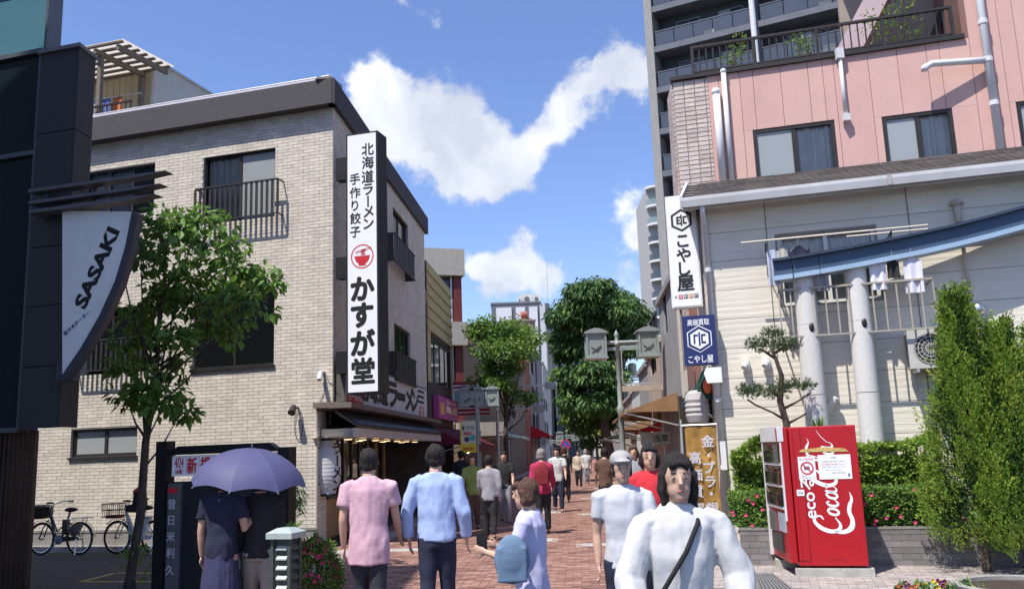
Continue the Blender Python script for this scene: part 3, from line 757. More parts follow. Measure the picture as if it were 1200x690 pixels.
# ---------------- long ramen sign along the street side
def ramen_sign():
    d = .22; F = FS.back(d); u0, zA = F.px(404, 476); u1, zB = F.px(500, 491); zT = F.px(500, 455.5)[1]; zb = (zA+zB)/2
    ztop = zT
    t = thing('shop_fascia_sign', 'long grey-white ramen fascia sign with black brush letters above the tiled awning', 'sign', F.P(u0, zb))
    mb = MB(); mb.fbox(F, u0, u1, zb, ztop, -.16, -.002); mb.build('sign_case', mat('grey_sign_case', (.12, .11, .10), .6), t)
    mb = MB(); mb.fbox(F, u0+.06, u1-.06, zb+.05, ztop-.05, -.002, .006); mb.build('sign_face', mat('dull_white_face', (.60, .60, .58), .5, .05), t)
    H = ztop-zb; zc = (ztop+zb)/2; mb = MB()
    L = u1-u0
    for ch, x in (('北', 424), ('海', 436), ('道', 448.5), ('ラ', 460), ('ー', 470), ('メ', 479.5), ('ン', 486)):
        u = F.px(x, 470)[0]; put_text(mb, F, ch, u, zc, 0, .008, bold=.05, fit=((H*1.15 if ch not in 'ーン' else H*1.0), H*.62 if ch != 'ー' else H*.12), m=0)
    ua, ub = F.px(489.5, 470)[0], F.px(496.5, 470)[0]
    for k in range(3): frect(mb, F, ua, ub, zc+H*.30-k*H*.16, zc+H*.38-k*H*.16, .008, 0)
    mb.build('lettering', BLK, t)
    mb = MB(); a = F.px(406, 470)[0]; b = F.px(425, 470)[0]; frect(mb, F, a, b, zb+.07, zb+H*.36, .008); frect(mb, F, F.px(491, 470)[0], F.px(496, 470)[0], zb+.1, zb+H*.38, .008); mb.build('red_panel', REDI, t)
    mb = MB(); put_text(mb, F, 'らーめん', (a+b)/2, zb+H*.22, 0, .010, bold=.02, fit=((b-a)*.8, H*.17)); put_text(mb, F, '堂', F.px(493.5, 470)[0], zb+H*.22+.02, 0, .010, bold=.02, fit=(.35, H*.24)); mb.build('small_lettering', WHI, t)
ramen_sign()
# spot lamp, cables, address plate on the brick front
def wall_bits():
    F = FL
    u, z = F.px(350, 478); t = thing('wall_spotlight', 'small black spotlight with looped cable on the brick wall beside the shop ledge', 'spotlight', F.P(u, z))
    mb = MB(); mb.tube([F.P(u, z, .012), F.P(u, z, .16)], .02, 8); mb.tube([F.P(u-.02, z+.03, .14), F.P(u+.0, z-.1, .26)], [.05, .075], 12); mb.build('lamp_head', DARKF, t)
    mb = MB(); pts = [F.P(u+.02+.09*math.sin(a)*1, z-.32+.28*math.cos(a), .03) for a in [k/12*2*math.pi for k in range(13)]]; mb.tube(pts, .006, 5); mb.build('cable', DARKF, t)
    u, z = F.px(379.5, 436); t = thing('security_camera', 'white cylindrical security camera high on the brick corner above the ledge', 'camera', F.P(u, z))
    mb = MB(); mb.tube([F.P(u, z, .01), F.P(u, z, .12)], .03, 8); mb.tube([F.P(u-.02, z-.02, .1), F.P(u+.02, z-.16, .22)], .045, 10); mb.build('camera_body', mat('white_plastic', (.7, .7, .68), .5), t)
    mb = MB(); mb.tube([F.P(u+.02, z, .03), F.P(u+.05, z-.3, .02), F.P(u-.06, z-.55, .02), F.P(u-.12, z-.72, .02)], .005, 5); mb.tube([F.P(u+.03, z+.02, .03), F.P(u+.12, z-.2, .02), F.P(u+.28, z-.3, .02)], .005, 5); mb.build('cable', DARKF, t)
    # address plates on their pole
    p = at(36, 515, 16.7); z1 = at(36, 500, 16.7).z
    FQ = Frame((p.x, p.y), D2)
    t = thing('address_sign_pole', 'grey pole with round blue sign and small number plate beside the brick wall', 'sign', (p.x, p.y, 0))
    mb = MB(); mb.tube([(at(16, 560, 16.7).x, p.y, 0), (at(16, 560, 16.7).x, p.y, z1+.25)], .045, 10); mb.build('pole', mat('grey_pole', (.35, .36, .37), .5, metal=.4), t)
    mb = MB(); mb.fbox(FQ, -.3, -.2, z1-.06, z1-.02, -.01, .01); mb.build('arm', SILVER, t)
    mb = MB(); disc(mb, FQ, 0, z1-.02, .145, .01); disc(mb, FQ, 0, z1-.02, .145, -.01); mb.build('blue_disc', mat('traffic_blue', (.03, .10, .42), .4), t)
    mb = MB(); mb.fbox(FQ, -.15, .15, z1-.36, z1-.17, -.01, .01); mb.build('number_plate', mat('plate_grey', (.5, .5, .46), .6), t)
    mb = MB(); put_text(mb, FQ, '11-14', 0, z1-.265, .13, .013, bold=.01); mb.build('lettering', BLK, t)
    mb = MB(); disc(mb, FQ, 0, z1-.02, .09, .013, r0=.06, a0=.4, a1=5.5); mb.build('sign_mark', WHI, t)
wall_bits()

# ---------------- rooftop room and pergola on the brick building
def rooftop():
    Yc = 20.3; c = at(178, 100, Yc); F = Frame((c.x, c.y), D2); S = Frame((c.x, c.y), D1)
    zt = at(178, 70.5, Yc).z
    t = thing('rooftop_room', 'small rooftop room with ribbed pale metal walls on the brick building', 'rooftop room', (c.x, c.y, 8.6))
    RB = mat('ribbed_pale_metal', (.50, .49, .45), .6, .08); RB2 = mat('tan_ribbed_metal', (.47, .39, .26), .65, .1)
    mb = MB(); L = 1.85
    mb.fbox(F, -L, 0, 8.5, zt, -4, 0); mb.build('wall', RB, t)
    # rib panels on the two visible faces
    b = MB(); b.box8([(0, 0, 0), (.16, 0, 0), (.16, .02, 0), (0, .02, 0), (.03, -.025, 0), (.13, -.025, 0), (.13, -.02, 0), (.03, -.02, 0)]) if 0 else None
    pm = MB(); h = zt-8.5-.02; pm.box((.09, -.012, h/2), (.17, .02, h)); m1 = unit_mesh('panel', pm, RB2); m2 = unit_mesh('panel', pm, RB)
    for k in range(10): inst('panel', m1, t, frame_matrix(F, -L+k*.185, 8.5, 0.004))
    pm = MB(); pm.box((.155, -.012, h/2), (.3, .02, h)); m2 = unit_mesh('panel', pm, RB)
    for k in range(12): inst('panel', m2, t, frame_matrix(S, .03+k*.325, 8.5, 0.004))
    mb = MB(); mb.fbox(F, -L-.05, .07, zt, zt+.05, -4.05, .07); mb.build('roof', SILVER, t)
    # pergola
    t = thing('rooftop_pergola', 'slatted roof pergola with laundry rail on the brick building terrace', 'pergola', (c.x-2, c.y, 8.6))
    Y2 = 18.95; a = at(117, 100, Y2); P = Frame((a.x, a.y), D2); zt2 = P.px(117, 62)[1]
    WD = mat('weathered_wood', (.17, .14, .11), .85, .2, 3, stretch=(1, 1, 6))
    for (u, d) in ((0, 0), (-1.7, 0), (0.05, -1.3), (-1.7, -1.3)):
        mb = MB(); mb.fbox(P, u-.05, u+.05, 8.56, zt2-.1, d-.05, d+.05); mb.build('post', WD, t)
    for u in (-1.7, .0, .62):
        mb = MB(); mb.box8([P.P(u-.04, zt2-.12, .2), P.P(u+.04, zt2-.12, .2), P.P(u+.04, zt2-.02, -1.5), P.P(u-.04, zt2-.02, -1.5), P.P(u-.04, zt2, .2), P.P(u+.04, zt2, .2), P.P(u+.04, zt2+.1, -1.5), P.P(u-.04, zt2+.1, -1.5)]); mb.build('rafter', WD, t)
    for k in range(7):
        d = .2-k*.27; mb = MB(); mb.fbox(P, -2.0, .75, zt2+.03+.015*k, zt2+.07+.015*k, d-.04, d+.04); mb.build('slat', WD, t)
    mb = MB(); mb.quad(P.P(-2.0, zt2+.08, .25), P.P(.8, zt2+.08, .25), P.P(.8, zt2+.19, -1.55), P.P(-2.0, zt2+.19, -1.55)); mb.build('roof_sheet', mat('clouded_polycarbonate', (.4, .38, .33), .4, .1, transl=.6), t)
    zr = P.px(117, 118)[1]
    mb = MB(); mb.fbox(P, -1.7, 1.0, 9.62, 9.66, .1, .14); ob = mb.build('terrace_rail', DARKF, t); bb = MB(); bb.box((0, 0, .5), (.02, .02, 1.0)); bm_ = unit_mesh('baluster', bb, DARKF)
    for k in range(22): inst('baluster', bm_, ob, frame_matrix(P, -1.68+k*.126, 8.62, .12))
    mb = MB(); mb.tube([P.P(-1.6, 10.05, -.3), P.P(.9, 10.0, -.3)], .015, 6); mb.build('laundry_pole', SILVER, t)
    CL = [('orange_cloth', (.55, .16, .05)), ('blue_cloth', (.12, .16, .35)), ('grey_cloth', (.3, .3, .32)), ('white_cloth', (.6, .6, .6))]
    lab = ['orange shirt drying on the rooftop pergola rail', 'blue cloth drying on the rooftop pergola rail', 'grey cloth drying on the rooftop pergola rail', 'small white towel drying on the rooftop pergola rail']
    for k, (nm, cc) in enumerate(CL):
        F_ = P; u = .12-.33*k; mb = MB(); w_, h_ = .26, .42+.06*(k % 2)
        pr = None
        for i in range(7):
            uu = u+w_*i/6; dd = -.3+.025*math.sin(i*1.7+k)
            if pr: mb.quad(F_.P(pr[0], 10.0-h_, pr[1]), F_.P(uu, 10.0-h_, dd), F_.P(uu, 10.02, -.3), F_.P(pr[0], 10.02, -.3))
            pr = (uu, dd)
        tag(mb.build('hanging_cloth', mat(nm, cc, .9)), lab[k], 'laundry', 'clothes drying on the roof')
rooftop()

# ================================================================ dark building at the far left
def kbox(mb, F, u0, u1, z0, z1, d, dr, L, m=0):
    "box with front on F at offset d whose sides run along direction dr"
    a, b = F.P(u0, 0, d), F.P(u1, 0, d); c = b+dr*L; e = a+dr*L; Z = lambda p, z: Vector((p.x, p.y, z))
    mb.box8([Z(a, z0), Z(b, z0), Z(c, z0), Z(e, z0), Z(a, z1), Z(b, z1), Z(c, z1), Z(e, z1)], m)
GRAN = mat('charcoal_granite', (.035, .034, .035), .55, .25, 40, bump=.1, bscale=150)
BGL = glass_mat('blue_curtain_glass', (.10, .24, .30), .75)
DGL = glass_mat('dark_curtain_glass', (.012, .02, .024), .9)
def dark_building():
    Y = 10.6; a = at(33, 300, Y); b = at(80, 300, Y)
    F = Frame((b.x, b.y), D2); F.u0 = F.px(33, 300)[0]
    t = thing('dark_granite_building', 'dark granite and glass shop building in shade at the left edge', 'building', F.P(0, 0))
    zb = F.px(80, 500)[1]; zt = F.px(80, 58)[1]
    S = Frame((b.x, b.y), D1); dep = S.px(112, 75)[0]; 
    u0 = F.u0
    mb = MB(); kbox(mb, F, u0+.1, -.02, zb+.02, zt-.02, -.02, D1, dep-.03)
    mb.build('pier_core', mat('joint_black', (.01, .01, .01), .9), t)
    # granite slabs as separate pieces
    zj = [zb, S.px(86, 428)[1], S.px(98, 345)[1], S.px(100, 275)[1], F.px(80, 198)[1], F.px(80, 128)[1], zt]
    zj = [zb, zb+.75, zb+1.5, zb+2.25, zb+3.0, zb+3.75, zt]
    for i in range(6):
        z0, z1 = zj[i]+.006, zj[i+1]-.006
        mb = MB(); mb.fbox(F, u0+.006, -.026, z0, z1, -.02, 0.0); mb.build('granite_slab', GRAN, t)
        mb = MB(); mb.fbox(S, .0, dep, z0, z1, -.02, 0.0); mb.build('granite_slab', GRAN, t)
    mb = MB(); kbox(mb, F, u0-.02, .03, zt, zt+.05, .03, D1, dep+.06); mb.build('coping', mat('grey_coping', (.16, .16, .17), .5), t)
    # glass wall to the left, taller
    zG = 8.1; Fg = F.back(.02)
    los = hdir(40, 300)
    mb = MB(); kbox(mb, F, -7, u0-.06, zb, zG, -.3, los, 3); mb.build('glass_core', mat('dark_office', (.02, .025, .03), .8), t)
    zs = [zb, F.px(20, 178)[1], F.px(20, 60)[1], zG]; us = [u0-.06-1.3*k for k in range(0, 5)]
    u_e = F.px(50, 30)[0]
    for k in range(4):
        for j in range(3):
            g = BGL if j == 2 else DGL
            e = u_e if (j == 2 and k == 0) else us[k]
            mb = MB(); mb.fbox(F, us[k+1]+.03, e-.03, zs[j]+.03, zs[j+1]-.03, -.16, -.14); mb.build('glass_pane', g, t)
    mb = MB()
    for k in range(5): mb.fbox(F, us[k]-.025, us[k]+.025, zb, zG if k else zs[2], -.3, -.06)
    mb.fbox(F, u_e-.02, u_e+.02, zs[2], zG, -.3, -.06)
    for z in zs: mb.fbox(F, -5.3, us[0]-.03, z-.03, z+.03, -.28, -.08)
    mb.build('mullion_grid', SILVER if 0 else mat('grey_mullion', (.14, .15, .16), .4, metal=.5), t)
    mb = MB(); kbox(mb, F, us[0]+.03, u_e-.03, zs[2]+.06, zG, -.3, los, 3); mb.build('tower_return', BGL, t)
    mb = MB(); mb.add([Vector(p) for p in [(-22, 4.6, 0), (-7, 4.6, 0), (-7, 7.6, 0), (-22, 7.6, 0), (-22, 4.6, 15.6), (-7, 4.6, 15.6), (-7, 7.6, 15.6), (-22, 7.6, 15.6)]], [(0, 3, 2, 1), (4, 5, 6, 7), (0, 1, 5, 4), (1, 2, 6, 5), (2, 3, 7, 6), (3, 0, 4, 7)]); mb.build('unseen_shade_block', mat('shade_block_grey', (.12, .12, .13), .7), t)  # unseen block added out of view, sized to shade the pier and asphalt
    # slatted screen below, left
    SC = mat('bronze_screen_bar', (.09, .07, .055), .4, .2, metal=.6)
    bb = MB(); bb.box((0, 0, zb/2), (.03, .06, zb-.02)); me = unit_mesh('screen_bar', bb, SC)
    Yb = F.px(-2, 560)[0]
    for k in range(14): inst('screen_bar', me, t, frame_matrix(F, F.px(20, 560)[0]-.075*k, 0, -.25))
    mb = MB(); kbox(mb, F, -7, F.px(4, 560)[0], 0, zb, -.5, los, 1.5); mb.build('ground_floor_wall', GRAN, t)
    # light fins
    mb_m = mat('grey_fin', (.12, .12, .125), .5)
    for k, y in enumerate((214, 228, 239)):
        z = F.px(110, y, .25)[1]; a0 = F.px(36, y, .25)[0]; a1 = F.px(195-6*k, y, .25)[0]
        mb = MB(); mb.prism(F, [(a0, z-.02), (a1-.35, z-.02), (a1, z+.012), (a1-.35, z+.02), (a0, z+.02)], .12, .28); mb.build('fin', mb_m, t)
    for u in (F.px(40, 225, .2)[0], F.px(105, 225, .2)[0]):
        mb = MB(); mb.fbox(F, u-.03, u+.03, F.px(110, 243, .2)[1], F.px(110, 208, .2)[1], .0, .12); mb.build('fin_bracket', mb_m, t)
    # banner sign
    t2 = thing('sail_shaped_sign', 'pale sail-shaped shop sign with curved dark frame on the dark granite pier', 'sign', F.P(0, zb))
    B = F.back(.17); bp = lambda x, y: B.px(x, y)
    arc = [(158, 248), (150, 290), (138, 330), (120, 370), (98, 408), (76, 440)]
    poly = [bp(73, 247)] + [bp(73, 440)] + [bp(x, y) for x, y in arc[::-1]]
    mb = MB(); mb.prism(B, poly, -.02, .0); mb.build('sign_panel', mat('grey_white_panel', (.78, .78, .74), .6, .05), t2)
    arc2 = [(x+7, y+4) for x, y in arc]
    for i in range(5): 
        mb = MB() if i == 0 else mb
        q = [bp(*arc[i]), bp(*arc[i+1]), bp(arc2[i+1][0], arc2[i+1][1]), bp(*arc2[i])]
        mb.prism(B, q, -.05, .05)
    mb.build('curved_frame', mat('dark_grey_steel', (.07, .07, .08), .45, metal=.3), t2)
    mb = MB(); a0 = bp(66, 400); a1 = bp(84, 446); mb.fbox(B, a0[0], a1[0], a1[1], a0[1]-.25, -.12, -.025); mb.fbox(B, a0[0]-.05, bp(165, 245)[0], bp(73, 246)[1], bp(73, 242)[1], -.15, .04); mb.build('bracket', mat('dark_grey_steel', (.07, .07, .08)), t2)
    mb = MB(); ang = math.atan2(bp(133, 272)[1]-bp(95, 358)[1], bp(133, 272)[0]-bp(95, 358)[0])
    c1, c2 = bp(93, 360), bp(134, 268); u, z = (c1[0]+c2[0])/2, (c1[1]+c2[1])/2; Ls = math.hypot(c2[0]-c1[0], c2[1]-c1[1])
    v, f, bbx = glyph('SASAKI', .045); k = Ls/(bbx[1]-bbx[0])
    cx, cy = (bbx[0]+bbx[1])/2, (bbx[2]+bbx[3])/2; ca, sa = math.cos(ang), math.sin(ang); hk = .20/(bbx[3]-bbx[2])
    mb.add([B.P(u+(x-cx)*k*ca-(y-cy)*hk*sa, z+(x-cx)*k*sa+(y-cy)*hk*ca, .004) for x, y in v], f); mb.build('lettering', BLK, t2)
    mb = MB(); c1, c2 = bp(76, 391), bp(104, 366); ang = math.atan2(c2[1]-c1[1], c2[0]-c1[0]); u, z = (c1[0]+c2[0])/2, (c1[1]+c2[1])/2
    put_text(mb, B, '佐々木テーラー', u, z, .062, .004, rot=ang, bold=.02); mb.build('small_lettering', mat('blue_ink', (.05, .04, .25), .6), t2)
dark_building()
# ================================================================ cream house on the right
SID = mat('cream_siding_board', (.69, .645, .55), .8, .07, 9, bump=.22, bscale=24, tint=.04, stretch=(.2, .2, 2.4), dirt=.12)
PINK = mat('salmon_pink_panel', (.60, .375, .33), .8, .05, 2, bump=.25, bscale=60, tint=.03, dirt=.10)
WPIPE = mat('white_pipe', (.66, .66, .66), .4, .06, dirt=.15)
SHIN = mat('brown_grey_shingle', (.135, .115, .105), .9, .25, 14, bump=.4, tint=.3)
GUT = mat('grey_white_gutter', (.56, .57, .57), .5, .08, dirt=.25)
STONE = mat('pale_stone_tile', (.55, .47, .43), .8, .12, 12, bump=.6, bscale=40, tint=.15)
def cream_house():
    uL, uR = ru, ru+11.5; zg = FR.px(1000, 216, .35)[1]
    t = thing('cream_house', 'two-storey cream house with textured siding boards, white gutter and brown shingle roof', 'house', FR.P(uL, 0))
    wr = FR.rect(912, 276, 1028, 348); wr = (FR.px(912, 300)[0], FR.px(1028, 300)[0], FR.px(1000, 352)[1], FR.px(1000, 268)[1])
    D = 3.2
    side_w = [(-1.6, -.9, 3.3, 4.1)]
    mb = MB(); wall_mesh(mb, FR, uL, uR, 0, zg, [wr], .1); wall_mesh(mb, FRS, -4.4, 0, 0, zg, [(-2.6, -1.9, 3.4, 4.3), (-4.0, -3.3, 3.4, 4.3)], .1)
    mb.quad(FR.P(uR, 0), FR.P(uR, 0, -6), FR.P(uR, zg, -6), FR.P(uR, zg)); mb.build('wall', mat('wall_joint_grey', (.28, .26, .24), .9), t)
    # siding boards
    H = .455; edges = [uL, FR.px(897, 260)[0], FR.px(1065, 260)[0], FR.px(1065, 260)[0]+3.03, FR.px(1065, 260)[0]+6.06, uR]
    edges = sorted(e for e in edges if e <= uR)
    z = .0; 
    zr0 = zg - H*math.ceil(zg/H)
    z = zr0
    while z < zg-.02:
        a, b = max(z, 0)+.004, min(z+H, zg)-.004
        for i in range(len(edges)-1):
            segs = [(edges[i]+.006, edges[i+1]-.006, a, b)]
            h = wr
            out = []
            for (p, q, c, d) in segs:
                if h[0] < q and h[1] > p and h[2] < d and h[3] > c:
                    if p < h[0]: out.append((p, h[0]-.03, c, d))
                    if q > h[1]: out.append((h[1]+.03, q, c, d))
                    pp, qq = max(p, h[0]-.03), min(q, h[1]+.03)
                    if c < h[2]-.05: out.append((pp, qq, c, h[2]-.03))
                    if d > h[3]+.05: out.append((pp, qq, h[3]+.03, d))
                else: out.append((p, q, c, d))
            for (p, q, c, d) in out:
                mb = MB(); k = 6; hh = (d-c)
                # a board is rusticated: shallow courses that step in and out
                nn = max(1, round(hh/.0455)); vs = []
                for j in range(nn+1):
                    dd = .012+(.0022 if j % 2 else 0)+rng.uniform(-.0008, .0008); vs.append((c+hh*j/nn, dd))
                V = []; 
                for (zz, dd) in vs: V += [FR.P(p, zz, dd), FR.P(q, zz, dd)]
                V += [FR.P(p, c, 0), FR.P(q, c, 0), FR.P(p, d, 0), FR.P(q, d, 0)]
                fs = [(2*j, 2*j+1, 2*j+3, 2*j+2) for j in range(nn)]; m = 2*nn+2
                fs += [(m, m+1, 1, 0), (2*nn, 2*nn+1, m+3, m+2)]
                mb.add(V, fs); mb.build('siding_board', SID, t)
        for (p, q) in ((-4.4, -3), (-2.99, -.01)):
            mb = MB()
            if 3.4-.0 < b and a < 4.3:
                w0 = -4.0 if p == -4.4 else -2.6
                mb.fbox(FRS, p+.005, w0-.02, a, b, 0, .012, back=False); (mb.fbox(FRS, w0+.72, q, a, b, 0, .012, back=False))
            else: mb.fbox(FRS, p+.005, q, a, b, 0, .012, back=False)
            mb.build('siding_board', SID, t)
        z += H
    mb = MB(); mb.fbox(FR, edges[1]-.006, edges[1]+.006, 0, zg, 0, .02); mb.fbox(FR, edges[2]-.006, edges[2]+.006, 0, zg, 0, .02); mb.fbox(FR, uL-.02, uL+.05, 0, zg, -.04, .024); mb.build('joint_strip', mat('dark_joint', (.12, .11, .1), .8), t)
    window(FR, wr, t, frame=mat('pale_window_frame', (.6, .6, .58), .5), n=2, glass=GLASS, curtain=[(.0, 1)], fw=.05)
    for u in (-2.6, -4.0): window(FRS, (u, u+.7, 3.4, 4.3), t, frame=mat('pale_window_frame', (.6, .6, .58), .5), n=1, glass=GLASS)
    # roof
    run, rise = 1.55, .68; e = .35
    sl = Vector((0, 0, rise)) - FR.n*run; O = lambda u: FR.P(u, zg+.05, e)
    mb = MB(); a, b = uL-.28, uR; mb.add([O(a), O(b), O(b)+sl, O(a)+sl, O(a)-Vector((0, 0, .06)), O(b)-Vector((0, 0, .06)), O(b)+sl-Vector((0, 0, .06)), O(a)+sl-Vector((0, 0, .06))], [(0, 1, 2, 3), (7, 6, 5, 4), (0, 4, 5, 1), (3, 7, 4, 0)])
    rf = mb.build('roof', SHIN, t)
    sd = sl.normalized(); nrm = D2.cross(sd); nrm = -nrm if nrm.z < 0 else nrm
    rows = 12; rl = sl.length/rows; sw = .32; n = 0; st = MB()
    pm = MB(); pm.box8([(0, 0, 0), (sw-.006, 0, 0), (sw-.006, rl*1.1, 0), (0, rl*1.1, 0), (0, 0, .018), (sw-.006, 0, .018), (sw-.006, rl*1.1, .004), (0, rl*1.1, .004)]); sme = unit_mesh('shingle', pm, SHIN)
    for r in range(rows):
        u = a + (sw/2 if r % 2 else 0)
        while u < b-sw:
            p = O(u)+sd*(rl*r)+nrm*.002
            if u < a+8.5 and n < 296:
                n += 1
                inst('shingle', sme, rf, Matrix(((D2.x, sd.x, nrm.x, p.x), (D2.y, sd.y, nrm.y, p.y), (D2.z, sd.z, nrm.z, p.z), (0, 0, 0, 1))))
            else:
                q = lambda x, y, h: p+D2*x+sd*y+nrm*h
                st.box8([q(0, 0, 0), q(sw-.006, 0, 0), q(sw-.006, rl*1.1, 0), q(0, rl*1.1, 0), q(0, 0, .018), q(sw-.006, 0, .018), q(sw-.006, rl*1.1, .004), q(0, rl*1.1, .004)], 0, rng.random())
            u += sw
    if st.f: st.build('shingles', SHIN, rf, tint=True, kind='stuff')
    # gutter, fascia, verge board
    mb = MB(); prof = [(.0, .0), (.0, -.1), (.11, -.12), (.13, -.02), (.13, .03), (.11, .03), (.11, -.0)]
    vs = []; 
    for u in (a-.02, b): vs += [FR.P(u, zg+.02+z, e+d) for d, z in prof]
    k = len(prof); mb.add(vs, [(i, i+1, i+1+k, i+k) for i in range(k-1)]+[tuple(range(k))[::-1]]); mb.build('gutter', GUT, t)
    mb = MB(); mb.fbox(FR, a, b, zg-.12, zg+.04, e-.03, e-.004); mb.fbox(FR, a, b, zg-.03, zg, .02, e-.035); mb.build('eave_board', GUT, t)
    mb = MB(); q = [O(a), O(a)+sl]; up = Vector((0, 0, .06)); dn = Vector((0, 0, -.14)); L_ = -D2*.04
    mb.box8([q[0]+dn+L_, q[0]+dn, q[1]+dn, q[1]+dn+L_, q[0]+up+L_, q[0]+up, q[1]+up, q[1]+up+L_]); mb.build('verge_board', GUT, t)
    mb = MB(); mb.quad(O(a)+sl-Vector((0,0,rise+.1)), O(a)-Vector((0, 0, .1)), O(a)-Vector((0,0,0)), O(a)+sl); mb.build('gable_infill', GUT, t)
    for k in range(3):
        u = uL+2.7+k*3.2; mb = MB(); mb.fbox(FR, u-.03, u+.03, zg-.1, zg+.055, e+.131, e+.137); mb.build('gutter_clip', mat('clip_grey', (.35, .34, .32), .6), t)
    # downpipe on the left corner
    mb = MB(); u = uL+.0; mb.tube([FR.P(u+.02, zg-.08, e+.05), FR.P(u+.02, zg-.22, e+.02), FR.P(u+.02, zg-.34, .09), FR.P(u+.02, .1, .09)], .042, 12); dp = mb.build('downpipe', WPIPE, t, smooth=True)
    for zz in (1.3, 2.3, 3.3, 4.3):
        mb = MB(); mb.tube([FR.P(u+.02, zz-.03, .09), FR.P(u+.02, zz+.03, .09)], .052, 12); mb.build('pipe_collar', WPIPE, dp)
    # wall vent pipe with mushroom cap and thin pipe
    uu, zc = FR.px(1120, 240)[0], FR.px(1120, 240)[1]; z1 = FR.px(1131, 345)[1]
    mb = MB(); mb.tube([FR.P(uu, zc, .07), FR.P(uu, zc-.28, .07)], .05, 12); mb.tube([FR.P(uu, zc-.28, .07), FR.P(uu+.02, z1, .05)], .022, 8); mb.lathe(FR.P(uu, zc, .07), [(.001, .07), (.09, .03), (.1, -.01), (.05, -.02)], 14); mb.build('vent_pipe', mat('beige_pipe', (.5, .44, .38), .6), t, smooth=True)
    uu, zc = FR.px(1145, 363); mb = MB(); mb.tube([FR.P(uu, zc, .01), FR.P(uu, zc, .05)], .1, 18); mb.ell(FR.P(uu, zc, .06), (.1, .1, .1), 16, 10); mb.build('vent_hood', mat('polished_steel', (.6, .6, .6), .25, .05, metal=.9), t, smooth=True)
    # meter boxes near the downpipe
    for (x, y) in ((874, 428), (898, 426)):
        uu, zc = FR.px(x, y); mb = MB(); mb.fbox(FR, uu-.05, uu+.05, zc-.1, zc+.08, .012, .1); mb.tube([FR.P(uu, zc+.02, .1), FR.P(uu-.03, zc-.05, .2)], .04, 8); mb.build('wall_floodlight', mat('white_plastic', (.7, .7, .68), .5), t)
    # washing-line bracket
    return t, zg, wr, e
house, ZG, WR_, EV = cream_house()

